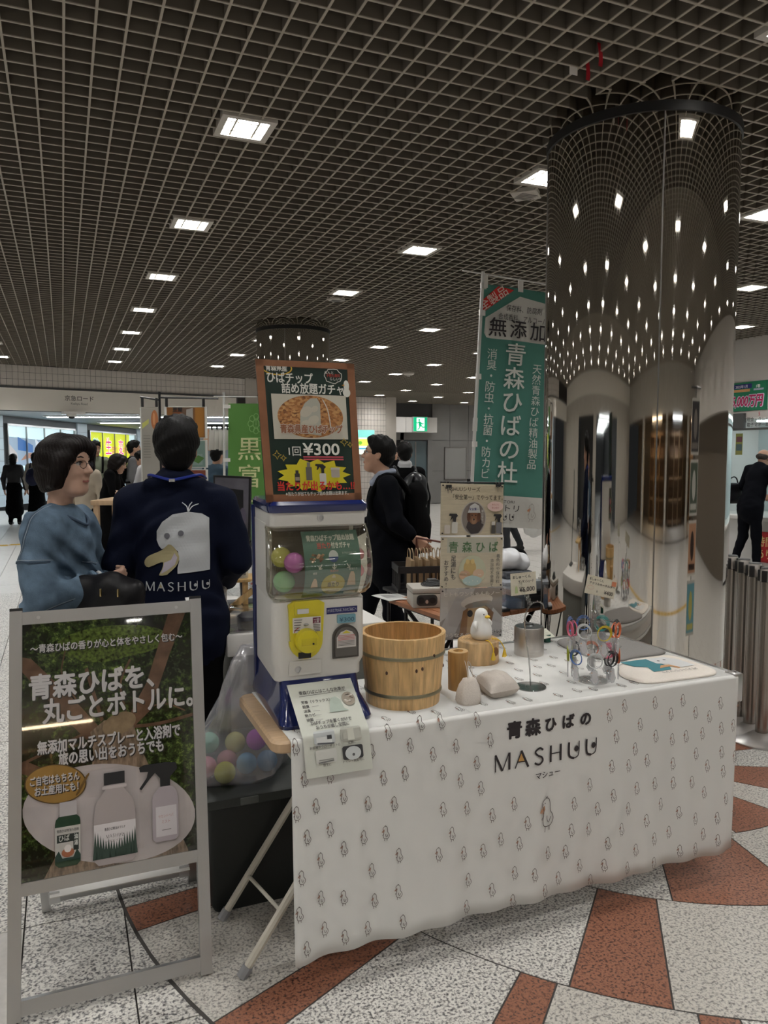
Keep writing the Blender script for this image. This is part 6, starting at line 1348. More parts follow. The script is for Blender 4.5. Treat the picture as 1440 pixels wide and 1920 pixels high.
    if st == 'short': hd0 = hd; hd = lambda x, y, z, tg: hd0(x, y, z, tg) - np.clip((z - .07) * 20, 0, 1) * (.006 * np.sin(95 * x + 40 * y) * np.sin(90 * y - 30 * x) + .004)
    sdf_build('hair', [HR.mesh(g('fh', .009 if h > .012 else .0045), hd if g('strand', True) else None)], [g('hairm', M_hair)], t, MH @ Matrix.Scale(g('hscale', 1.0), 4))
    t_data = dict(t=t, M=M, MH=MH, body=o, k=k); return t_data
def lump(name, m, parent, prims, M, h=.01, disp=None):
    s_ = Sdf()
    for e in prims: getattr(s_, e[0])(*e[1:])
    return sdf_build(name, [s_.mesh(h, disp)], [m], parent, M)
def backpack(lab, pd_, m, c=(-.20, 0, 1.18), sz=(.075, .145, .22), h=.012):
    M = pd_['M']; t = thing('backpack', lab, 'backpack', M @ Vector((c[0], c[1], c[2] - sz[2])))
    wr = lambda x, y, z, tg: .004 * (np.sin(30 * z + 20 * y) + np.sin(22 * y - 33 * z + 15 * x))
    lump('bag_body', m, t, [('ell', c, sz, 0, .04), ('ell', (c[0] - .02, c[1], c[2] - sz[2] * .35), (sz[0], sz[1] * .95, sz[2] * .6), 0, .05), ('ell', (c[0] + .01, c[1], c[2] + sz[2] * .45), (sz[0] * .9, sz[1] * .8, sz[2] * .5), 0, .05)], M, h, wr)
    lump('front_pocket', m, t, [('ell', (c[0] - sz[0] * .85, c[1], c[2] - sz[2] * .3), (.035, sz[1] * .8, sz[2] * .5), 0, .03)], M, h)
    for s_ in (1, -1):
        b = MB(); P = [(c[0] + .05, s_ * .10 + c[1] * .3, c[2] + .16), (-.05, s_ * .11, 1.455), (.06, s_ * .12, 1.44), (.125, s_ * .125, 1.33), (.12, s_ * .14, 1.20), (.0, s_ * .175, 1.08), (c[0] + .04, s_ * .13 + c[1] * .3, c[2] - .15)]
        b.tube(crom(P, 5), .016, None, 8); b.xf(M); b.build('strap', m, t)
    b = MB(); b.tube(crom([(c[0] + .03, c[1] - .03, c[2] + sz[2] * .92), (c[0] + .02, c[1], c[2] + sz[2] * 1.12), (c[0] + .03, c[1] + .03, c[2] + sz[2] * .92)], 5), .007, None, 6); b.xf(M); b.build('grab_handle', m, t)
    b = MB(); b.tube([(c[0] - sz[0] * .75, c[1] - sz[1] * .6, c[2] + sz[2] * .3), (c[0] - sz[0] * .82, c[1], c[2] + sz[2] * .62), (c[0] - sz[0] * .75, c[1] + sz[1] * .6, c[2] + sz[2] * .3)], .004, None, 6); b.xf(M); b.build('zip', M_seam, t)
    return t

# ---- stall keeper in the printed navy jacket, seen from behind
A_bent = (((.0, .245, 1.13), (.20, .18, 1.02)), ((.0, -.245, 1.13), (.20, -.18, 1.02)))
staff = person('stall keeper seen from behind in a navy jacket printed with a white bird', -.82, 3.04, 96, 1.64, dict(h=.009, top=M_navy, bottom=M_blk, fat=1.1, shoulder=.185, shz=1.375, trap=.085, hc=(.02, 0, 1.585), hscale=1.07, arms=A_bent, hem=(.80, 1.12), hair='short', face=True, armw=1.12, fold=.004, fold2=.004, head=(4, 6), legw=1.1,
    extra=[('cone', (-.055, .10, 1.455), (-.075, 0, 1.475), .026, .028, 1, .02), ('cone', (-.055, -.10, 1.455), (-.075, 0, 1.475), .026, .028, 1, .02)]))
from mathutils.bvhtree import BVHTree
def wrap_map(pd_, back=True):
    me = pd_['body'].data; bv = BVHTree.FromPolygons([v.co[:] for v in me.vertices], [p.vertices[:] for p in me.polygons]); M = pd_['M']; Mi = M.to_3x3()
    def f(x, y, d=0):     # x to the right as seen, y up (body units)
        s_ = -1 if back else 1; o = M @ Vector((s_ * .6, s_ * x * 1.0 * (1 if back else 1) * -1 if not back else -x, y)); dr = (Mi @ Vector((-s_, 0, 0))).normalized(); hit = bv.ray_cast(o, dr)
        p = hit[0] if hit[0] is not None else M @ Vector((s_ * .14, -x, y)); return tuple(p - dr * d)
    return f
A = Art(wrap_map(staff), .0035, .0012, .012); k = 2.11e-3 / .953     # one photograph pixel in body units
Pj = lambda l: [((x - 325) * k, 1.58 - (y - 853) * k + .0) for x, y in l]
Q = lambda l: Pj([(180 + a / 4.8, 860 + b_ / 4.8) for a, b_ in l])
PW_ = mat('jacket_print_white', (.56, .58, .60), .7); PB = mat('jacket_print_beak', (.46, .40, .22), .7); PL = mat('jacket_print_lilac', (.52, .47, .54), .7); PE = mat('jacket_print_eye', (.13, .13, .15), .7)
A.poly(Q(crom([(735, 1012), (998, 995), (998, 535), (940, 495), (830, 474), (700, 495), (610, 560), (560, 640), (555, 720), (575, 770), (600, 800), (680, 760), (740, 820), (750, 900), (735, 960)], 1)), PW_)
A.poly(Q(crom([(660, 755), (700, 775), (740, 830), (750, 890), (720, 950), (660, 1005), (640, 1020), (575, 1025), (600, 975), (612, 912), (560, 925), (480, 958), (445, 940), (445, 900), (480, 860), (560, 825), (610, 800)], 2, True)), PB)
A.poly(Q([(710, 830), (735, 870), (715, 930), (650, 980), (590, 1012), (612, 960), (620, 915), (680, 890)]), PL)
for e in ((648, 681), (767, 660)): A.poly(Q(circ(e[0], e[1], 25, 25, 18)), PE)
A.dense = 0
for l in ([(830, 472), (815, 430), (775, 395)], [(832, 472), (835, 425), (858, 392)], [(835, 472), (860, 430), (912, 408)]): A.line(Q(crom(l, 5)), .0035, PW_, up=False)
p0, p1 = Q([(455, 1165), (1020, 1130)]); mashuu(A, p0[0], p0[1] + .003, .036, p1[0] - p0[0], PW_, PB)
A.build('jacket_print', staff['t'])
b = MB(); b.tube(crom([(.03, .115, 1.475), (-.05, .10, 1.492), (-.105, .03, 1.478), (-.112, 0, 1.474), (-.105, -.03, 1.478), (-.05, -.10, 1.492), (.03, -.115, 1.475)], 5), .006, None, 6); b.xf(staff['M']); b.build('lanyard', mat('lanyard_blue', (.012, .03, .26), .5), staff['t'])
b = MB(); b.rbox((-.122, -.012, 1.466), (-.112, .012, 1.478), .002); b.xf(staff['M']); b.build('lanyard_clip', M_alu2, staff['t'])

# ---- woman in the denim shirt
wom = person('woman with dark bob hair and glasses in a loose denim shirt, facing right', -1.205, 2.86, -6, 1.568, dict(h=.009, fh=.0045, top=M_denim, bottom=M_blk, skin=M_skin2, fat=1.0, shoulder=.155, shz=1.345, trap=.03, hem=(.60, 1.22), hair='bob', hairm=M_hairb, glasses=True, armw=1.25, curl=50, fold=.010, fold2=.0075, fr=1, neck=.045, head=(-5, 2), hscale=.96, hc=(.03, 0, 1.60), legw=.9,
    arms=(((.04, .225, 1.10), (.16, .06, 1.09)), ((.03, -.235, 1.085), (.165, -.045, 1.125), (-1, .4, .2)))))
b = MB(); b.tube(crom([(-.06, -.065, 1.425), (.02, -.078, 1.418), (.085, -.05, 1.385), (.108, 0, 1.36), (.085, .05, 1.385), (.02, .078, 1.418), (-.06, .065, 1.425)], 5), .006, None, 8); b.xf(wom['M']); b.build('neckline_band', mat('denim_dark', (.045, .075, .12), .85), wom['t'])
b = MB(); b.tube(crom([(.155 + .036 * math.sin(a), -.06 - .036 * math.sin(a), 1.122 + .052 * math.cos(a)) for a in [2 * math.pi * i / 12 for i in range(13)]], 2), .010, None, 8); b.xf(wom['M']); b.build('cuff', MATS['denim'], wom['t'])
b = MB(); b.tube(crom([(.172 + .030 * math.sin(a), -.038 - .030 * math.sin(a), 1.128 + .044 * math.cos(a)) for a in [2 * math.pi * i / 12 for i in range(13)]], 2), .007, None, 8); b.xf(wom['M']); b.build('inner_cuff', M_shirt, wom['t'])
def side_map(pd_):
    me = pd_['body'].data; bv = BVHTree.FromPolygons([v.co[:] for v in me.vertices], [p.vertices[:] for p in me.polygons]); M = pd_['M']; Mi = M.to_3x3()
    def f(x, y, d=0):
        o_ = M @ Vector((x, -.8, y)); dr = (Mi @ Vector((0, 1, 0))).normalized(); hit = bv.ray_cast(o_, dr); p = hit[0] if hit[0] is not None else M @ Vector((x, 0, y)); return tuple(p - dr * d)
    return f
A = Art(side_map(wom), .0035, .001); DS = mat('denim_seam', (.04, .065, .10), .9); DL = mat('denim_stitch', (.24, .29, .34), .9)
for P, w_ in (([(-.01, 1.44), (-.02, 1.38), (-.03, 1.30), (-.045, 1.24)], .006), ([(-.10, 1.20), (-.06, 1.235), (.0, 1.245), (.06, 1.235)], .006), ([(-.10, 1.1), (-.11, 1.0), (-.115, .9), (-.12, .75)], .005), ([(.0, 1.03), (.05, 1.045), (.10, 1.07), (.14, 1.085)], .004), ([(.10, 1.21), (.125, 1.205), (.15, 1.2)], .005)):
    q = crom(P, 10); A.line(q, w_, DS); A.line([(x + .007, y + .006) for x, y in q], .003, DL)
A.build('shirt_seams', wom['t'])
WB_M = wom['M'] @ Matrix.Translation((-.085, .07, .145))
t = thing('shoulder_bag', 'black leather shoulder bag with brass zips held between the woman and the stall keeper', 'bag', WB_M @ Vector((.30, -.12, .82)))
lump('bag_body', mat('black_leather', (.008, .0075, .009), .42, spec=.3, bump=.3, bscale=40), t, [('ell', (.33, -.17, .90), (.14, .07, .13), 0, .05), ('cone', (.22, -.17, .99), (.44, -.17, .97), .035, .035, 0, .05), ('cone', (.20, -.17, .80), (.46, -.17, .80), .05, .05, 0, .05)], WB_M, .009, lambda x, y, z, tg: .004 * np.sin(30 * x + 25 * z) + .003 * np.sin(55 * x - 20 * z))
for x in (.33, .40): b = MB(); b.rbox((x, -.252, .955), (x + .006, -.244, .985), .001); b.xf(WB_M); b.build('zip_pull', mat('brass', (.5, .38, .18), .3, 1), t)

# ---- man in a dark suit walking left with a backpack
sal = person('man in a dark suit and glasses striding left behind the machine', .03, 5.0, 184, 1.61, dict(h=.010, fh=.005, top=M_suit, bottom=M_suit, fat=1.12, shoulder=.175, hem=(.80, 1.05), hair='short', glasses=True, head=(-6, -6), hc=(.075, 0, 1.60), lean=.03, fold=.003, armw=1.1,
    legs=(((-.02, .09, .50), (-.34, .09, .13)), ((.16, -.09, .50), (.30, -.09, .08))), arms=(((-.03, .26, 1.16), (-.125, .28, 1.075), (0, -1, 0)), ((.06, -.24, 1.14), (.26, -.20, 1.04)))))
lump('shirt_collar', mat('blue_shirt', (.32, .36, .46), .7), sal['t'], [('cone', (.06, .03, 1.475), (.105, .012, 1.41), .024, .026, 0, .02), ('cone', (.06, -.03, 1.475), (.105, -.012, 1.41), .024, .026, 0, .02), ('cone', (-.03, .05, 1.49), (.05, .045, 1.475), .02, .02, 0, .02), ('cone', (-.03, -.05, 1.49), (.05, -.045, 1.475), .02, .02, 0, .02)], sal['M'], .007)
backpack('slim black backpack on the back of the man walking left', sal, M_blk, (-.195, .02, 1.17), (.075, .14, .25))
# ---- man walking away with a backpack over one shoulder
bp_ = person('man in a black suit with white collar walking away with a backpack', .215, 8.0, 92, 1.62, dict(h=.014, top=M_blk, bottom=M_dtrou, hem=(.82, 1.0), hair='short', collar=M_shirt, shoulder=.17,
    legs=(((.04, .09, .49), (.06, .09, .08)), ((.0, -.09, .49), (-.14, -.09, .10))), extra=[('cone', (-.035, .035, 1.492), (-.035, -.035, 1.492), .045, .045, 4, .01)]))
backpack('shiny black backpack slung on the man walking away', bp_, mat('nylon_black', (.016, .017, .019), .28), (-.19, -.10, 1.20), (.09, .14, .20))
# ---- far figures
person('small distant person in black facing the camera by the far door', .25, 17.6, 270, 1.62, dict(top=M_blk, bottom=M_blk, hem=(.7, 1), eyes=True))
w1 = person('woman with long dark hair in a black dress walking away at far left', -7.95, 16.5, 100, 1.52, dict(h=.02, top=mat('sheer_black', (.03, .03, .034), .8), bottom=M_blk, skirt=(.32, 1.25), hair='long', bare=1, armw=1.1))
w2 = person('woman in a white cardigan and black skirt carrying a navy backpack', -7.42, 16.4, 95, 1.55, dict(h=.02, top=mat('cream_knit', (.55, .51, .45), .9), bottom=M_blk, skirt=(.30, 1.25), hair='bob', armw=1.15))
backpack('navy backpack worn by the woman in the white cardigan', w2, mat('navy_bag', (.012, .016, .06), .6), (-.20, 0, 1.15), (.09, .17, .20), .016)
M_sage = mat('sage_shirt', (.20, .23, .16), .8)
g1 = person('man in an open sage green shirt and black trousers beyond the woman', -4.83, 12.9, 290, 1.72, dict(h=.016, top=M_sage, bottom=M_blk, hem=(.76, 1.12), head=(20, 14), eyes=True))
b = MB(); b.tube(crom([(.10, .10, 1.2), (.12, .11, 1.33), (.03, .11, 1.455), (-.10, .10, 1.42)], 5), .02, None, 6); b.xf(g1['M']); b.build('bag_strap', M_blk, g1['t'])
person('woman with a brown bob in black leaning right over the green-labelled goods', -3.36, 9.3, 5, 1.56, dict(h=.014, top=M_blk, bottom=M_blk, skin=M_skin2, lean=.10, hem=(.5, 1.1), hair='bob', hairm=M_hairb, sleeve=.5, head=(0, 18), hc=(.16, 0, 1.53), eyes=True, arms=(((.16, .24, 1.16), (.42, .16, 1.12)), ((.14, -.24, 1.16), (.42, -.15, 1.13)))))
g2 = person('man in a grey hoodie with a black backpack facing right', -4.1, 12.6, 20, 1.72, dict(h=.016, top=mat('grey_hoodie', (.12, .12, .125), .9), bottom=M_blk, hem=(.85, 1.0), armw=1.15, eyes=True))
backpack('black backpack worn by the man in the grey hoodie', g2, M_blk, (-.20, 0, 1.20), (.08, .15, .2), .016)
person('stall vendor in a white shirt bending over goods behind the stall keeper', -2.95, 9.95, 165, 1.62, dict(h=.014, top=M_shirt, bottom=M_dtrou, lean=.14, head=(0, 25), hc=(.20, 0, 1.52), arms=(((.18, .23, 1.12), (.42, .14, 1.06)), ((.18, -.23, 1.12), (.42, -.14, 1.06)))))
person('person in a teal blue jacket seen from behind beside the hanging cloths', -2.22, 10.2, 70, 1.60, dict(h=.016, top=mat('teal_jacket', (.03, .065, .10), .8), bottom=M_blk, hem=(.8, 1.1)))
person('person in a beige coat partly hidden behind the woman in denim', -3.72, 9.6, 250, 1.55, dict(h=.016, top=mat('beige_coat', (.42, .36, .28), .85), bottom=M_blk, hem=(.5, 1.15)))
bm_ = person('balding man in a dark suit leaning on the ticket counter', 4.66, 9.75, 22, 1.62, dict(h=.012, top=M_suit, bottom=M_suit, lean=.16, hem=(.80, 1.05), hair='bald', hairm=mat('hair_grey', (.05, .042, .036), .5, spec=.2), hc=(.22, 0, 1.54), head=(0, 16), arms=(((.10, .25, 1.16), (.30, .14, 1.06)), ((.20, -.24, 1.14), (.44, -.14, 1.06))), legs=(((.02, .12, .49), (-.12, .16, .08)), ((.03, -.09, .49), (.04, -.10, .08)))))
t = thing('briefcase', 'black leather bag hanging from the shoulder of the balding man', 'bag', bm_['M'] @ Vector((0, .27, .9)))
lump('bag_body', MATS['black_leather'], t, [('cone', (-.14, .29, 1.16), (.12, .29, 1.16), .045, .045, 0, .04), ('cone', (-.17, .29, .98), (.14, .29, .98), .06, .06, 0, .06), ('ell', (-.01, .29, 1.07), (.16, .055, .12), 0, .04)], bm_['M'], .012)
b = MB(); b.tube(crom([(-.1, .29, 1.18), (-.07, .29, 1.26), (-.01, .28, 1.29), (.05, .29, 1.26), (.08, .29, 1.18)], 5), .009, None, 6); b.xf(bm_['M']); b.build('handle', MATS['black_leather'], t)
kk = person('person in black walking behind the tall green banner, only legs showing below it', 2.0, 11.9, 170, 1.70, dict(h=.014, top=M_blk, bottom=mat('dark_jeans', (.02, .023, .028), .8), hem=(.8, 1.05), legs=(((.10, .09, .50), (.08, .09, .08)), ((.06, -.09, .50), (-.12, -.09, .12))), arms=(((-.02, .24, 1.12), (-.05, .25, .86)), ((-.05, -.25, 1.12), (-.30, -.25, .90)))))
t = thing('carrier_bag', 'translucent white plastic carrier bag hanging behind the green banner by the walking legs', 'bag', kk['M'] @ Vector((-.33, .1, .25)))
lump('bag_body', clear('carrier_film', (.9, .9, .88), .1, .25, .6, (.7, .7, .68)), t, [('ell', (-.33, .12, .40), (.17, .10, .16), 0, .05), ('cone', (-.33, .12, .50), (-.30, .12, .80), .09, .012, 0, .05)], kk['M'], .016, lambda x, y, z, tg: .008 * np.sin(40 * x + 20 * z))
# ================================================================== STANDS, BANNERS AND GOODS BEHIND THE STALL
def CW(X, Y, z):     # along / away from the camera's heading -> world
    a = math.radians(22.655); return (X * math.cos(a) + Y * math.sin(a), -X * math.sin(a) + Y * math.cos(a), z)
M_pole = mat('pole_white', (.60, .60, .58), .35)
# tall teal banner
dv = Vector((.990, -.139, -.07)); tl = Vector((2.91, 5.07, 2.765)); bl = Vector((2.80, 5.07, .97))
def flagmap(x, y, d=0):    # x 0..600 mm right, y 0..1795 mm up
    s_ = y / 1.795; p = bl.lerp(tl, s_) + dv * x; n = Vector((-.139, -.990, 0)); w = .010 * math.sin(x * 13 + y * 3.1) * (1 - s_ * .5) + .006 * math.sin(y * 17 + x * 9); return tuple(p + n * (w + d))
t = thing('nobori_banner', 'tall teal vertical banner with white lettering on a white pole, partly behind the mirrored column', 'banner', (2.76, 5.06, 0))
b = MB(); b.sheet(lambda a, c: flagmap(a * .6, c * 1.795), 24, 50); b.build('banner_cloth', flat((70, 126, 114), .7), t, 60)
pt = Vector((2.905, 5.06, 2.85)); pb = Vector((2.765, 5.06, .06)); b = MB(); b.tube([pb, pt], .013, None, 10); b.build('pole', M_pole, t)
b = MB(); b.tube([pt - dv * .16 + Vector((0, 0, -.012)), pt + dv * .62 + Vector((0, 0, -.03))], .006, None, 8); b.build('crossbar', M_pole, t)
b = MB(); b.tube([pb.lerp(pt, .58), pb.lerp(pt, .615)], .018, None, 10); b.build('pole_joint', M_pole, t)
b = MB(); b.lathe([(.18, 0), (.18, .05), (.12, .07), (.03, .07), (.0, .07)], (2.765, 5.06, 0), None, 28, cap=False); b.build('water_base', M_white, t)
for q in (.06, .34, .62, .88, .99): p = Vector(flagmap(0, 1.795 * q)); e = pb.lerp(pt, max(0, (p.z - .06) / 2.79)); b = MB(); b.loft([[tuple(Vector(x) + Vector((0, 0, z_))) for z_ in (-.02, .02)] + [tuple(Vector(x) + Vector((0, .02, z_))) for z_ in (.02, -.02)] for x in (e + Vector((-.016, -.016, 0)), p + Vector((.03, -.012, 0)))]); b.build('loop_tab', M_white, t, 0)
for x in (.02, .3, .58): p = Vector(flagmap(x, 1.79)); b = MB(); b.loft([[tuple(p + dv * dx + Vector((0, -.005 + dy, dz))) for dx, dy in ((-.02, 0), (.02, 0), (.02, .008), (-.02, .008))] for dz in (-.02, .07)]); b.build('loop_tab', M_white, t, 0)
A = Art(flagmap, .004, .001, .05); WB = (196, 196, 190)
A.poly([(.035, 1.44)] + [(.055 + .0 * k, 1.41) for k in range(1)] + [(.09, 1.405), (.57, 1.405), (.57, 1.70), (.30, 1.735), (.035, 1.55)], WB); A.poly([(0, 1.575), (0, 1.67), (.12, 1.79), (.245, 1.775)], (206, 36, 30)); A.poly([(0, 0), (.6, 0), (.6, .24), (0, .24)], WB)
A.dense = 0; A.z = .008
A.text('全製品', .105, 1.672, .078, (226, 206, 196), .012, 'c', None, 38); A.text('保存料、防腐剤', .34, 1.622, .048, INK, .0, 'c', .29); A.text('合成香料、アルコール', .335, 1.553, .048, INK, .0, 'c', .40)
for i, c_ in enumerate('無添加'): A.text(c_, .135 + i * .165, 1.435, .135, INK, .012, 'c')
FW_ = (206, 212, 206)
A.vtext('青森ひばの杜', .29, 1.375, .160, FW_, .012, .177); A.vtext('消臭・防虫・抗菌・防カビ', .105, 1.325, .078, FW_, .0, .081); A.vtext('天然青森ひば精油製品', .475, 1.245, .074, FW_, .0, .080)
A.text('AOMORI HIBATORI', .02, .185, .028, INK, 0, 'l', .34); A.text('ヒバイトリ', .06, .125, .055, INK, 0, 'l', .34); mashuu(A, .04, .055, .05, .34, INK); bird(A, .50, .05, .145, (150, 146, 140), (196, 130, 90), 4)
A.build('banner_print', t)
# green banner at left
dv2 = Vector((.92, -.385, 0)); b0 = Vector((1.505, 7.70, .45))
gm = lambda x, y, d=0: tuple(b0 + dv2 * x + Vector((.03 * y / 1.55, 0, y)) + Vector((-.385, -.92, 0)) * (.006 * math.sin(x * 20 + y * 4) + d))
t = thing('nobori_banner', 'leaf green vertical banner with cream characters left of the machine', 'banner', (1.48, 7.72, 0))
b = MB(); b.sheet(lambda a, c: gm(a * .45, c * 1.56), 12, 24); b.build('banner_cloth', flat((84, 134, 60), .7), t, 60)
b = MB(); b.tube([(1.475, 7.71, 0), (1.495, 7.71, 2.12)], .012, None, 8); b.build('pole', M_pole, t)
b = MB(); b.tube([(1.40, 7.74, 2.08), (2.0, 7.49, 2.07)], .006, None, 8); b.build('crossbar', M_pole, t)
b = MB(); b.lathe([(.16, 0), (.16, .05), (.03, .06), (0, .06)], (1.475, 7.71, 0), None, 24, cap=False); b.build('water_base', M_white, t)
for y in (.1, .55, 1.0, 1.53): p = Vector(gm(0, y)); b = MB(); b.box((p.x - .05, p.y - .012, p.z - .018), (p.x + .02, p.y + .002, p.z + .018)); b.build('loop_tab', M_white, t, 0)
A = Art(gm, .003, .001); CR = (206, 210, 156); LG = (130, 176, 104)
for i, c_ in enumerate('黒富士'): A.text(c_, .215, 1.02 - i * .275, .225, CR, .01, 'c')
for k in range(8): a = k * math.pi / 4; A.ring(.28 + .055 * math.cos(a), 1.36 + .07 * math.sin(a), .025, .03, .006, LG)
A.ring(.28, 1.36, .028, .05, .006, LG); A.vtext('黒富士', .28, 1.40, .026, LG); A.line([(.19, 1.22), (.37, 1.22)], .008, LG); A.line([(.22, 1.195), (.34, 1.195)], .008, LG); A.vtext('平飼いたまご農場', .40, .86, .05, CR); A.build('banner_print', t)
# black banner rack with hanging prints
t = thing('banner_rack', 'black T-shaped banner rack with arms at the neighbouring stall', 'rack', (.883, 7.77, 0))
b = MB(); b.tube([(.883, 7.77, 0), (.883, 7.77, 2.11)], .012, None, 8); b.build('pole', M_blackmetal, t)
b = MB(); b.tube([(.71, 7.835, 2.06), (.883, 7.77, 2.03)], .008, None, 8); b.build('arm', M_blackmetal, t)
b = MB(); b.tube([(.883, 7.77, 2.055), (1.41, 7.545, 2.045)], .009, None, 8); b.build('arm', M_blackmetal, t)
for k in range(4): a = k * math.pi / 2 + .3; b = MB(); b.tube([(.883, 7.77, .1), (.883 + .28 * math.cos(a), 7.77 + .28 * math.sin(a), .01)], .009, None, 6); b.build('leg', M_blackmetal, t)
for x, y in ((.728, 7.828), (.855, 7.78), (.945, 7.743), (1.275, 7.60)): b = MB(); b.box((x - .012, y - .012, 1.965), (x + .012, y + .012, 2.05)); b.build('clip', M_black, t, 0)
def hung(lab, f, w, h, paint, fr=True):
    t = thing('hanging_poster', lab, 'poster', f(w / 2, 0)); slab(f, 0, 0, w, h, -.004, 0).build('sheet', flat((190, 188, 180)), t); A = Art(f, .001, .0008); paint(A, w, h); A.build('poster_print', t)
    if fr:
        b = MB()
        for r in ((-.012, 0, 0, h), (w, 0, w + .012, h)): slab(f, *r, -.006, .003, None, b)
        b.build('side_rail', M_pole, t)
f = plane((.715, 7.828, 1.10), (.935, -.35, 0), (0, 0, 1))
def pa(A, w, h): A.rect(0, 0, w, h, (150, 146, 138)); A.ell(w * .75, h * .86, w * .2, h * .11, (168, 104, 62), 20); A.ell(w * .72, h * .87, w * .07, h * .07, (196, 140, 96), 14); A.poly([(w * .05, h * .82), (w * .42, h * .87), (w * .42, h * .82), (w * .05, h * .76)], (186, 186, 100)); [A.line([(w * .1, h * (.68 - k * .03)), (w * .5, h * (.68 - k * .03))], .006, (120, 116, 110), up=False) for k in range(9)]
hung('narrow grey hanging poster with an egg, left of the banner rack', f, .17, .86, pa)
f0 = Vector((.935, 7.742, 0)); fdir = (.92, -.392, 0)
def pb_(A, w, h): A.rect(w * .03, h * .03, w * .97, h * .97, (120, 76, 30)); A.rect(w * .18, h * .35, w * .7, h * .97, (92, 70, 54)); A.poly([(w * .2, h * .4), (w * .45, h * .75), (w * .3, h * .9), (w * .2, h * .9)], (120, 66, 34)); A.poly([(w * .5, h * .4), (w * .68, h * .4), (w * .68, h * .95), (w * .52, h * .9)], (150, 146, 142)); A.rect(w * .74, h * .05, w * .95, h * .95, (150, 100, 34)); A.text('豆屋', w * .3, h * .84, .045, (30, 24, 20), .03, 'c')
def pc(A, w, h): A.rect(w * .03, h * .03, w * .97, h * .97, (104, 128, 120)); A.rect(w * .1, h * .1, w * .9, h * .5, (120, 140, 134)); A.poly([(w * .6, h * .3), (w * .8, h * .15), (w * .95, h * .35), (w * .8, h * .45)], (70, 110, 50)); A.ell(w * .3, h * .7, w * .15, h * .15, (160, 150, 130))
def pd2(A, w, h): A.rect(w * .03, h * .03, w * .97, h * .97, (112, 54, 34)); A.ell(w * .7, h * .4, w * .2, h * .2, (70, 34, 24)); A.ell(w * .35, h * .6, w * .2, h * .22, (150, 84, 50)); A.rect(w * .1, h * .08, w * .6, h * .16, (190, 170, 150))
for z, h_, pnt, lab in ((1.66, .31, pb_, 'brown food poster topmost on the banner rack'), (1.375, .27, pc, 'teal food poster in the middle of the banner rack'), (1.06, .30, pd2, 'red-brown food poster lowest on the banner rack')):
    f = plane((f0.x, f0.y, z), fdir, (0, 0, 1)); hung(lab, f, .39, h_, pnt)
# rail of small cloth bags
t = thing('clip_rail', 'thin black rail with small cloth bags clipped along it', 'rail', (1.4, 7.9, 0)); P0, P1 = Vector((1.33, 7.92, 1.80)), Vector((1.62, 7.80, 1.795))
b = MB(); b.tube([P0, P1], .006, None, 6); b.build('rail', M_blackmetal, t); b = MB(); b.tube([(1.335, 7.92, 0), (1.335, 7.92, 1.86)], .010, None, 8); b.build('post', M_pole, t)
for k in range(6):
    p = P0.lerp(P1, (k + .5) / 6); o = thing('cloth_bag', 'small %s cloth bag clipped to the thin rail, number %s from the left' % ('peach' if k == 0 else 'white', ('one', 'two', 'three', 'four', 'five', 'six')[k]), 'bag', (p.x, p.y, 1.55), 'cloth bags on the rail')
    b = MB(); b.loft([[(p.x + dx * w_ - .3 * dy, p.y + dy, z) for dx, dy in ((-1, -.008), (1, -.008), (1, .008), (-1, .008))] for z, w_ in ((1.545 + .006 * (k % 3), .034), (1.62, .032), (1.76, .024))]); b.build('bag', flat((206, 168, 138) if k == 0 else (206, 204, 198)), o, 0)
    b = MB(); b.box((p.x - .008, p.y - .008, 1.75), (p.x + .008, p.y + .008, 1.80)); b.build('clip', M_black, o, 0)
# neighbouring stall: table, red cloth, box of green packs
t = thing('stall_table', 'brown wooden table of the neighbouring stall', 'table', (1.1, 8.5, 0)); R_ = Matrix.Translation((1.15, 8.45, 0)) @ Matrix.Rotation(math.radians(-22), 4, 'Z')
b = MB(); b.rbox((-.85, -.3, .98), (.45, .35, 1.03), .006); b.xf(R_); b.build('tabletop', M_wood, t)
for x in (-.8, .4):
    for y in (-.26, .3): b = MB(); b.box((x - .025, y - .025, 0), (x + .025, y + .025, .98)); b.xf(R_); b.build('leg', M_wood, t, 0)
b = MB(); b.sheet(lambda a, c: (.16 + a * .28, -.31 - .012 * math.sin(a * 14) * c - .01 * c, 1.034 - c * .34), 14, 6); b.sheet(lambda a, c: (.16 + a * .28, -.31 + c * .3, 1.034), 2, 2); b.xf(R_); o = b.build('red_cloth', flat((176, 36, 28), .8), None, 60); tag(o, 'bright red cloth over the edge of the neighbouring stall table', 'cloth')
t = thing('cardboard_box', 'brown cardboard tray of goods under the leaning woman', 'box', (.77, 8.67, 1.03)); b = MB()
for lo, hi in (((.60, 8.55), (1.0, 8.56)), ((.60, 8.80), (1.0, 8.81)), ((.60, 8.56), (.61, 8.80)), ((.99, 8.56), (1.0, 8.80))): b.box((lo[0], lo[1], 1.03), (hi[0], hi[1], 1.16))
b.box((.6, 8.55, 1.03), (1.0, 8.81, 1.035)); b.build('tray', mat('cardboard', (.40, .29, .17), .8), t, 0)
for k, (x, y, r) in enumerate(((.70, 8.62, .2), (.76, 8.68, -.3), (.88, 8.63, .5), (.92, 8.70, 0))):
    b = MB(); b.rbox((-.05, -.03, 0), (.05, .03, .06), .012); b.xf(Matrix.Translation((x, y, 1.12 + .02 * (k % 2))) @ Matrix.Rotation(r, 4, 'Z') @ Matrix.Rotation(.3 * (k - 1.5), 4, 'Y')); tag(b.build('green_pack', flat((24, 96, 44), .3)), 'green pack of produce in the cardboard tray, %s' % ('leftmost', 'second', 'third', 'rightmost')[k], 'pack', 'green packs in the tray')
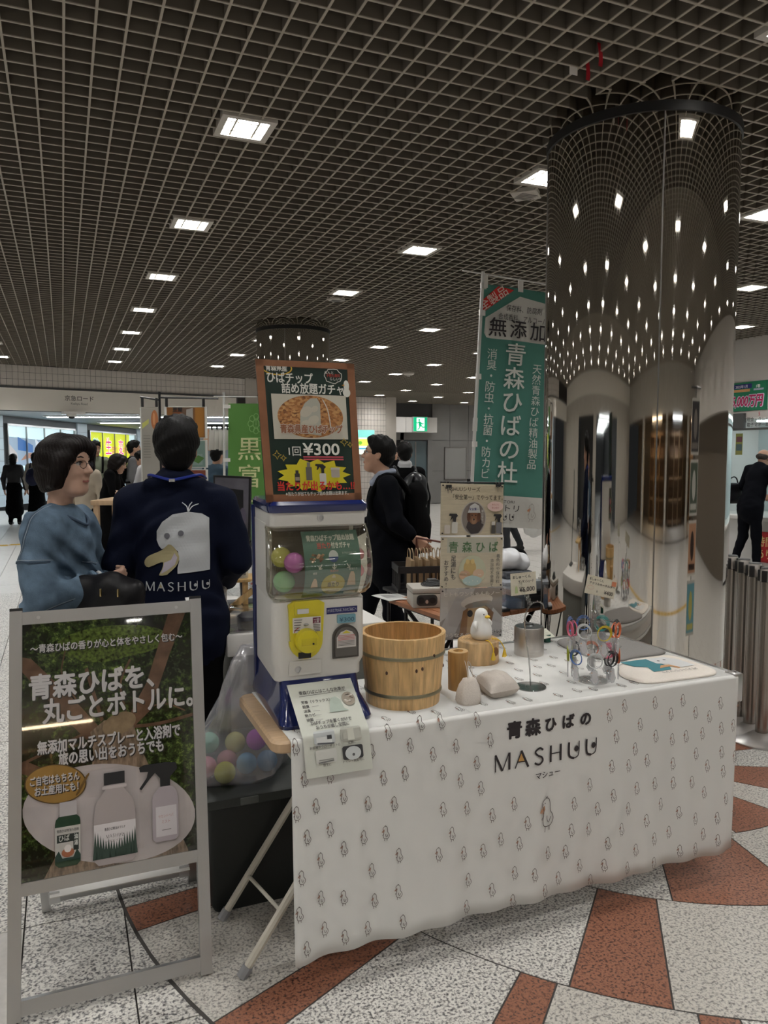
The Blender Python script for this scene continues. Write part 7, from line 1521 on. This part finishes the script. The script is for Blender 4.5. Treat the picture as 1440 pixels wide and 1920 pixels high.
# ---- display desk behind the stall keeper
t = thing('display_desk', 'white desk with a grey skirt behind the machine', 'desk', (.92, 3.4, 0))
b = MB(); b.rbox((.585, 3.03, .69), (1.28, 3.78, .78), .008); b.build('desktop', M_white, t); b = MB()
for lo, hi in (((.60, 3.045), (1.26, 3.06)), ((.60, 3.06), (.612, 3.76)), ((1.25, 3.06), (1.262, 3.76))): b.box((lo[0], lo[1], .02), (hi[0], hi[1], .69))
b.build('skirt', mat('skirt_grey', (.20, .205, .19), .8), t, 0)
t = thing('acrylic_case', 'low clear acrylic case on the white desk', 'case', (.70, 3.15, .78)); b = MB(); b.rbox((.60, 3.05, .781), (.86, 3.22, .865), .003); b.build('cover', clear('case_acrylic', (.75, .75, .74), .25, .1), t); b = MB(); b.lathe([(.05, 0), (.05, .05), (.03, .062), (0, .064)], (.70, 3.14, .782), None, 20, cap=False); b.build('grey_puck', M_grey, t)
t = thing('wooden_shelf', 'small stepped brown wooden display shelf on the white desk', 'shelf', (.72, 3.32, .78))
b = MB(); b.rbox((.625, 3.24, .955), (.95, 3.40, .968), .002); b.build('board', M_cedarp, t); b = MB(); b.rbox((.70, 3.25, .78), (.722, 3.27, .956), .001); b.build('post', M_cedarp, t); b = MB(); b.rbox((.92, 3.25, .78), (.94, 3.27, .956), .001); b.build('post', M_cedarp, t)
f = plane((.585, 3.245, .80), (.80, 0, .6), (-.6, 0, .8)); b = MB(); slab(f, 0, -.012, .20, .012, -.012, .006, None, b); b.build('brace', M_cedarp, t)
for k, (x, z) in enumerate(((.585, .86), (.735, .955))): f = plane((x, 3.232, z - .03), (.87, 0, .45), (-.45, 0, .87)); b = MB(); slab(f, 0, 0, .06, .032, -.001, .001, None, b); o = b.build('price_tag', flat((206, 206, 200))); tag(o, ('white price tag on the lower brace of the wooden shelf', 'white price tag at the right edge of the wooden shelf')[k], 'tag'); A = Art(f, .0015); A.rect(.005, .018, .05, .026, (196, 120, 110)); A.rect(.005, .006, .04, .013, (120, 116, 110)); A.b.build('tag_print', None, o, 0)
def jar(x, y, z, r, h, lab):
    t = thing('clear_jar', lab, 'jar', (x, y, z)); b = MB(); b.lathe([(0, 0), (r, 0), (r, h * .8), (r * .93, h * .82)], (x, y, z), None, 22, cap=False); b.build('jar_body', clear('jar_plastic', (.88, .88, .88), .12, .08, .25, (.75, .75, .74)), t); b = MB(); b.lathe([(r * 1.04, h * .8), (r * 1.04, h), (0, h)], (x, y, z), None, 22, cap=False); b.build('lid', clear('jar_lid', (.85, .86, .86), .15, .1, .4, (.8, .8, .8)), t)
    A = Art(lambda u, v, d=0: (x + (r + d) * math.cos(-1.9 + u / r), y + (r + d) * math.sin(-1.9 + u / r), z + v), .0008); A.rect(0, h * .2, r * .9, h * .65, (180, 178, 174)); A.rect(r * .5, h * .25, r * .8, h * .42, (110, 108, 106)); A.b.build('label', None, t, 0)
jar(.70, 3.30, .969, .034, .056, 'lower clear jar of a stack of two on the wooden shelf'); jar(.70, 3.30, 1.026, .034, .056, 'upper clear jar of a stack of two on the wooden shelf'); jar(.632, 3.36, .969, .028, .075, 'taller clear jar behind the stack on the wooden shelf')
t = thing('clear_bottle', 'slim clear bottle standing left of the wooden shelf', 'bottle', (.60, 3.24, .78)); b = MB(); b.lathe([(0, 0), (.021, 0), (.021, .10), (.018, .115), (.010, .122), (.010, .135), (0, .136)], (.606, 3.235, .866), None, 18, cap=False); b.build('bottle_body', MATS['jar_plastic'], t)
t = thing('monitor', 'black-framed monitor with a dim grey screen standing beside the machine', 'monitor', (.78, 3.66, .78)); f = quad((.655, 3.66, 1.06), (.800, 3.565, 1.06), (.812, 3.57, 1.398), (.655, 3.665, 1.405)); b = MB(); slab(f, 0, 0, f.w, f.h, -.015, 0, None, b); b.build('case', M_black, t); A = Art(f, .001); A.rect(.008, .012, f.w - .008, f.h - .010, mat('dim_screen', (.15, .145, .17), .25, noise=.35, nscale=7), 0, 1); A.ell(f.w * .62, f.h * .45, .02, .05, (104, 98, 116), 14); A.ell(f.w * .8, f.h * .42, .018, .05, (96, 90, 108), 14); A.b.build('screen', None, t, 0)
b = MB(); b.rbox((.70, 3.62, .78), (.88, 3.74, .79), .003); b.tube([(.79, 3.66, .79), (.76, 3.63, 1.15)], .012, None, 8); b.build('stand', M_black, t)
t = thing('cable_bundle', 'loose black cables hooked beside the monitor', 'cable', (.76, 3.3, 1.08)); b = MB(); b.tube(crom([(.755, 3.34, 1.06), (.765, 3.32, 1.16), (.775, 3.33, 1.20), (.79, 3.35, 1.15), (.78, 3.36, 1.05)], 6), .006, None, 6); b.tube(crom([(.74, 3.36, 1.05), (.755, 3.34, 1.12), (.78, 3.34, 1.10)], 6), .004, None, 6); b.build('cable', M_black, t)
b = MB(); b.rbox((.712, 3.32, 1.05), (.82, 3.38, 1.10), .012); b.xf(Matrix.Identity(4)); o = tag(b.build('black_pouch', M_dkgrey), 'dark pouch with a small white mark beside the jar stack', 'pouch'); A = Art(plane((.725, 3.319, 1.06), (1, 0, 0), (0, 0, 1)), .001); A.poly([(.02 + .008 * (1 if k % 2 == 0 else .45) * math.sin(k * math.pi / 5), .016 + .008 * (1 if k % 2 == 0 else .45) * math.cos(k * math.pi / 5)) for k in range(10)], (206, 206, 206)); A.b.build('pouch_mark', None, o, 0)
# ---- low slatted camping table with goods, behind the posters
O = Vector((1.716, 3.242, 0)); ex = Vector((.760, .191, 0)); ey = Vector((-.064, .653, 0)); LT = lambda a, c, z: tuple(O + ex * a + ey * c + Vector((0, 0, z)))
t = thing('camp_table', 'folding camp table of brown slats on crossed black legs behind the posters', 'table', LT(.5, .5, 0)); M_slat = mat('slat_brown', (.36, .15, .07), .45, noise=.2, nscale=14, stretch=(3, 1, 1))
for k in range(14):
    a0, a1 = k / 14 + .004, (k + 1) / 14 - .004; e = .10 * max(0, (k - 9) / 4) ** 2
    b = MB(); b.loft([[LT(a, c, z) for a, c in ((a0, e), (a1, e), (a1, 1 - e), (a0, 1 - e))] for z in (.68, .70)]); b.build('slat', M_slat, t, 0)
for c in (.1, .9):
    for a, q in ((.08, .8), (.8, .08)): b = MB(); b.tube([LT(a, c, .675), LT(q, c, .01)], .013, None, 8); b.build('leg', M_blackmetal, t)
b = MB(); b.tube([LT(.05, .1, .672), LT(.05, .9, .672)], .012, None, 8); b.tube([LT(.9, .1, .672), LT(.9, .9, .672)], .012, None, 8); b.tube([LT(.05, .1, .672), LT(.9, .1, .672)], .010, None, 8); b.build('frame', M_blackmetal, t)
f = plane((1.66, 4.02, .702), (.93, -.36, 0), (-.36, -.93, 0)); b = MB(); b.sheet(lambda a, c: (1.60 + a * .17 + c * .03, 4.02 - c * .20 + a * .02, .702 + .004 * math.sin(a * 5)), 6, 4); o = tag(b.build('paper_sheet', flat((206, 206, 202)), None, 60), 'white printed sheet lying over the left corner of the camp table', 'paper'); o.modifiers.new('t', 'SOLIDIFY').thickness = .001
A = Art(lambda x, y, d=0: (1.63 + x, 3.86 + y, .7055 + d), .001)
for k in range(4): A.rect(.01, .03 + k * .025, .11, .04 + k * .025, (150, 152, 156))
A.b.build('sheet_print', None, o, 0)
t = thing('cash_box', 'beige cash box with two black dials on the camp table', 'cash box', (1.81, 3.63, .70)); Rm = Matrix.Translation((1.80, 3.66, .70)) @ Matrix.Rotation(math.radians(-14), 4, 'Z')
b = MB(); b.rbox((-.115, -.09, 0), (.115, .09, .075), .006); b.xf(Rm); b.build('box_body', mat('cashbox_beige', (.50, .47, .42), .4), t)
b = MB(); b.rbox((-.118, -.093, .077), (.118, .093, .105), .006); b.xf(Rm); b.build('lid', MATS['cashbox_beige'], t)
fm = lambda x, y, d=0: tuple(Rm @ Vector((x, -.09 - d, y))); b = MB(); b.prism(rrect(-.095, .012, .015, .070, .02), fm, -.002, .003); pl = b.build('lock_panel', mat('panel_charcoal', (.05, .05, .05), .4), t)
for x in (-.072, -.012): b = MB(); b.prism(circ(x, .042, .017, .017, 16), fm, .003, .012); b.build('dial', M_black, pl)
b = MB(); b.prism(circ(-.042, .034, .008, .010, 12), fm, .003, .008); b.build('keyhole', M_alu2, pl)
t = thing('cable_coil', 'coil of black cable lying on the cash box', 'cable', (1.83, 3.68, .806)); b = MB()
for k in range(4): r = .052 - .007 * k; b.tube([tuple(Rm @ Vector((.01 + r * 1.2 * math.cos(a), .0 + r * math.sin(a), .110 + .005 * k + .003 * math.sin(3 * a)))) for a in [2 * math.pi * i / 20 for i in range(20)]], .004, None, 5, closed=True)
b.build('cable', M_black, t); b = MB(); b.rbox((-.02, -.02, .118), (.03, .02, .14), .005); b.xf(Rm); b.build('plug', M_dkgrey, t)
t = thing('cup', 'small white cup at the right end of the cash box', 'cup', (1.955, 3.62, .70)); b = MB(); b.lathe([(0, .002), (.022, .002), (.03, .06), (.028, .06), (.02, .005)], (1.965, 3.62, .70), None, 20, cap=False); b.build('cup_body', M_white, t)
t = thing('side_stool', 'low black stool carrying the black crate', 'stool', (1.97, 4.17, 0)); b = MB(); b.rbox((1.80, 4.02, .67), (2.16, 4.34, .69), .005); b.build('seat', M_black, t)
for x in (1.83, 2.13):
    for y in (4.05, 4.31): b = MB(); b.tube([(x, y, 0), (x, y, .67)], .012, None, 6); b.build('leg', M_blackmetal, t)
t = thing('black_crate', 'black slatted plastic crate with a red-brown handle holding paper bags', 'crate', (1.97, 4.17, .69)); Rc = Matrix.Translation((1.975, 4.165, .69)) @ Matrix.Rotation(math.radians(-14), 4, 'Z'); M_cr = mat('crate_black', (.018, .018, .020), .4)
for z0, z1 in ((0, .02), (.115, .155)):
    b = MB()
    for lo, hi in (((-.155, -.12), (.155, -.112)), ((-.155, .112), (.155, .12)), ((-.155, -.12), (-.147, .12)), ((.147, -.12), (.155, .12))): b.box((lo[0], lo[1], z0), (hi[0], hi[1], z1))
    b.xf(Rc); b.build('rim', M_cr, t, 0)
for k in range(9):
    for y in (-.117, .114): b = MB(); b.box((-.15 + k * .0362, y, .02), (-.14 + k * .0362, y + .004, .115)); b.xf(Rc); b.build('slat', M_cr, t, 0)
for k in range(6):
    for x in (-.152, .149): b = MB(); b.box((x, -.105 + k * .038, .02), (x + .004, -.095 + k * .038, .115)); b.xf(Rc); b.build('slat', M_cr, t, 0)
b = MB(); b.box((-.15, -.115, 0), (.15, .115, .004)); b.xf(Rc); b.build('base', M_cr, t, 0)
b = MB(); b.tube([(.0, .115, .12), (.0, .115, .30), (.15, .0, .28), (.15, -.11, .12)], .008, None, 6); b.xf(Rc); b.build('handle', flat((92, 44, 34), .5), t)
M_kraft = mat('kraft_paper', (.36, .25, .14), .8)
for k in range(5):
    x = -.06 + k * .045; o = thing('paper_bag', 'kraft paper bag standing in the black crate, %s of five from the left' % ('first', 'second', 'third', 'fourth', 'fifth')[k], 'paper bag', Rc @ Vector((x, 0, .01)), 'kraft bags in the black crate')
    b = MB(); b.loft([[tuple(Rc @ Vector((x + dx, dy, z))) for dx, dy in ((-w_, -.085), (w_, -.085), (w_, .085), (-w_, .085))] for z, w_ in ((.008, .016), (.10, .017), (.185 + .006 * (k % 2), .010))]); b.build('bag_body', M_kraft, o, 0)
    for s_ in (-1, 1): b = MB(); b.tube([tuple(Rc @ Vector((x + s_ * .009, y, z))) for y, z in crom([(-.045, .16), (-.045, .215), (-.02, .245), (.02, .245), (.045, .215), (.045, .16)], 4)], .0028, None, 5); b.build('handle', mat('kraft_cord', (.42, .31, .19), .8), o)
# goods at the right end
t = thing('clear_container', 'clear plastic storage container with a pale lid on the camp table', 'container', (2.18, 3.45, .70)); b = MB(); b.rbox((2.08, 3.36, .701), (2.20, 3.55, .83), .006); b.build('container_body', clear('storage_clear', (.80, .85, .90), .12, .1, .25, (.45, .52, .6)), t); b = MB(); b.rbox((2.075, 3.355, .83), (2.205, 3.555, .846), .004); b.build('lid', clear('storage_lid', (.85, .88, .9), .15, .15, .5, (.6, .64, .7)), t); b = MB(); b.rbox((2.09, 3.38, .703), (2.19, 3.53, .75), .004); b.build('blue_contents', flat((62, 104, 150)), t)
t = thing('black_drawer_box', 'black organiser box with a clear front beside the plastic container', 'box', (2.26, 3.42, .70)); b = MB(); b.rbox((2.21, 3.36, .701), (2.30, 3.52, .80), .004); b.build('box_body', M_dkgrey, t)
for k in range(3): b = MB(); b.rbox((2.216, 3.352, .712 + k * .029), (2.294, 3.36, .735 + k * .029), .002); b.build('drawer', M_black, t)
b = MB(); b.rbox((2.205, 3.355, .80), (2.305, 3.525, .845), .004); tag(b.build('clear_tray', clear('tray_clear', (.75, .8, .85), .2, .12, .3, (.6, .65, .7))), 'pale clear tray resting on the black organiser box', 'tray')
b = MB(); b.rbox((2.13, 3.44, .847), (2.30, 3.60, .885), .012); tag(b.build('folded_jacket', mat('slate_cloth', (.10, .105, .12), .9)), 'dark grey folded cloth on the plastic boxes', 'cloth')
o = lump('white_carrier', mat('white_film', (.80, .81, .84), .35), None, [('ell', (2.19, 3.56, .935), (.11, .10, .06), 0, .03), ('ell', (2.12, 3.60, .965), (.06, .06, .045), 0, .04), ('ell', (2.27, 3.52, .92), (.05, .06, .04), 0, .04)], Matrix.Identity(4), .008, lambda x, y, z, tg: .005 * np.sin(50 * x + 30 * y) * np.sin(40 * z + 30 * y) + .004 * np.sin(90 * x - 40 * z)); tag(o, 'crumpled white plastic bag heaped on the dark folded cloth', 'bag')
o = lump('black_bag', M_blk, None, [('ell', (2.30, 3.60, .93), (.06, .05, .06), 0, .03)], Matrix.Identity(4), .010); tag(o, 'small black bag behind the crumpled white bag', 'bag')
t = thing('spray_bottle', 'clear spray bottle standing near the right end of the camp table', 'bottle', (2.33, 3.42, .70)); b = MB(); b.lathe([(0, 0), (.024, 0), (.024, .09), (.02, .105), (.009, .112), (.009, .125), (0, .125)], (2.335, 3.43, .701), None, 18, cap=False); b.build('bottle_body', MATS['jar_plastic'], t); b = MB(); b.lathe([(.011, .125), (.011, .15), (.004, .152), (.004, .165), (0, .165)], (2.335, 3.43, .701), None, 12, cap=False); b.build('pump', M_white, t)
b = MB(); b.rbox((2.29, 3.33, .701), (2.43, 3.42, .722), .008); b.xf(Matrix.Identity(4)); tag(b.build('black_tray', M_black), 'shallow black tray at the right corner of the camp table', 'tray')
o = lump('tissue', M_white, None, [('ell', (2.35, 3.375, .733), (.04, .028, .014), 0, .01), ('ell', (2.375, 3.38, .74), (.02, .02, .012), 0, .01)], Matrix.Identity(4), .005, lambda x, y, z, tg: .003 * np.sin(120 * x + 60 * y)); tag(o, 'crumpled white tissue in the shallow black tray', 'tissue')
b = MB(); b.rbox((2.0, 3.33, .701), (2.09, 3.43, .716), .003); tag(b.build('notebook', M_black), 'thin black notebook at the front edge of the camp table', 'notebook'); b = MB(); b.rbox((2.0, 3.335, .7165), (2.07, 3.42, .724), .001); tag(b.build('paper_pad', flat((200, 204, 210))), 'pad of white paper on the thin black notebook', 'paper')
t = thing('floor_crate', 'pale plastic crate on the floor under the camp table', 'crate', (2.15, 3.65, 0)); b = MB(); b.loft([[(x, y, z) for x, y in rrect(1.98 - g, 3.45 - g, 2.36 + g, 3.78 + g, .02)] for z, g in ((0.0, 0), (.28, .02), (.285, .03), (.30, .03))], cap=False); b.build('crate_body', mat('crate_pale', (.42, .44, .46), .5), t); b = MB(); b.box((1.99, 3.46, .002), (2.35, 3.77, .012)); b.build('base', MATS['crate_pale'], t, 0)
# poster stand outside the frame at right (mirrored in the near column)
t = thing('poster_stand', 'black poster stand just outside the frame right of the table, mirrored in the column', 'stand', (3.55, 1.0, 0)); ux, uy = .93, .36
b = MB(); b.tube([(3.55, 1.0, 0), (3.55, 1.0, 1.95)], .012, None, 8); b.build('pole', M_blackmetal, t); b = MB(); b.tube([(3.55 - ux * .25, 1.0 - uy * .25, 1.94), (3.55 + ux * .25, 1.0 + uy * .25, 1.94)], .008, None, 6); b.build('crossbar', M_blackmetal, t); b = MB(); b.rbox((3.42, .87, 0), (3.68, 1.13, .02), .004); b.build('foot_plate', M_blackmetal, t)
for k, (c1, c2) in enumerate((((60, 58, 62), (130, 124, 120)), ((84, 96, 84), (200, 200, 194)), ((196, 150, 120), (60, 44, 40)), ((110, 168, 184), (196, 190, 110)))):
    f = plane((3.55 + ux * .2, 1.025 + uy * .2, 1.50 - k * .40), (-ux, -uy, 0), (0, 0, 1)); o = thing('hanging_poster', ('dark photo poster, topmost', 'green grey notice poster, second', 'salmon portrait poster, third', 'pale blue landscape poster, lowest')[k] + ' on the stand outside the frame', 'poster', f(.2, 0)); slab(f, 0, 0, .4, .37, -.003, 0).build('sheet', flat((206, 204, 198)), o, 0)
    A = Art(f, .001); A.rect(.02, .02, .38, .35, c1); A.ell(.2, .2, .09, .1, c2); A.rect(.05, .04, .35, .08, c2); A.build('poster_print', o)
# ---- queue posts at right
def stanchion(x, y, z, lab):
    t = thing('queue_post', lab, 'queue post', (x, y, z)); b = MB(); b.lathe([(.175, 0), (.175, .008), (.165, .014), (.06, .034), (.035, .040), (0, .040)], (x, y, z), None, 48, cap=False); b.build('base', mat('brushed_base', (.50, .49, .48), .28, 1), t)
    b = MB(); b.lathe([(.0315, .036), (.0315, .84)], (x, y, z), None, 28, cap=False); b.build('post', mat('brushed_post', (.36, .335, .31), .25, 1, noise=.08, nscale=40, stretch=(30, 30, 1)), t)
    b = MB(); b.lathe([(.0335, .842), (.0335, .905), (.030, .910), (.0, .911)], (x, y, z), None, 28, cap=False); b.build('cap', M_br, t); b = MB(); b.lathe([(.032, .911), (.030, .916), (0, .917)], (x, y, z), None, 24, cap=False); b.build('top_disc', M_dkgrey, t)
    for k in range(4): a = .35 + k * math.pi / 2; b = MB(); b.rbox((-.008, -.012, .842), (.008, .012, .902), .003); b.xf(Matrix.Translation((x + .037 * math.cos(a), y + .037 * math.sin(a), z)) @ Matrix.Rotation(a, 4, 'Z')); b.build('belt_slot', M_black, t)
stanchion(3.37, 2.89, 0, 'nearest steel queue post beside the right end of the table'); stanchion(3.405, 3.0, .009, 'second steel queue post, just behind the nearest one'); stanchion(3.425, 3.09, .018, 'third steel queue post in the row beside the table'); stanchion(3.43, 3.18, .027, 'farthest and leftmost steel queue post of the four')
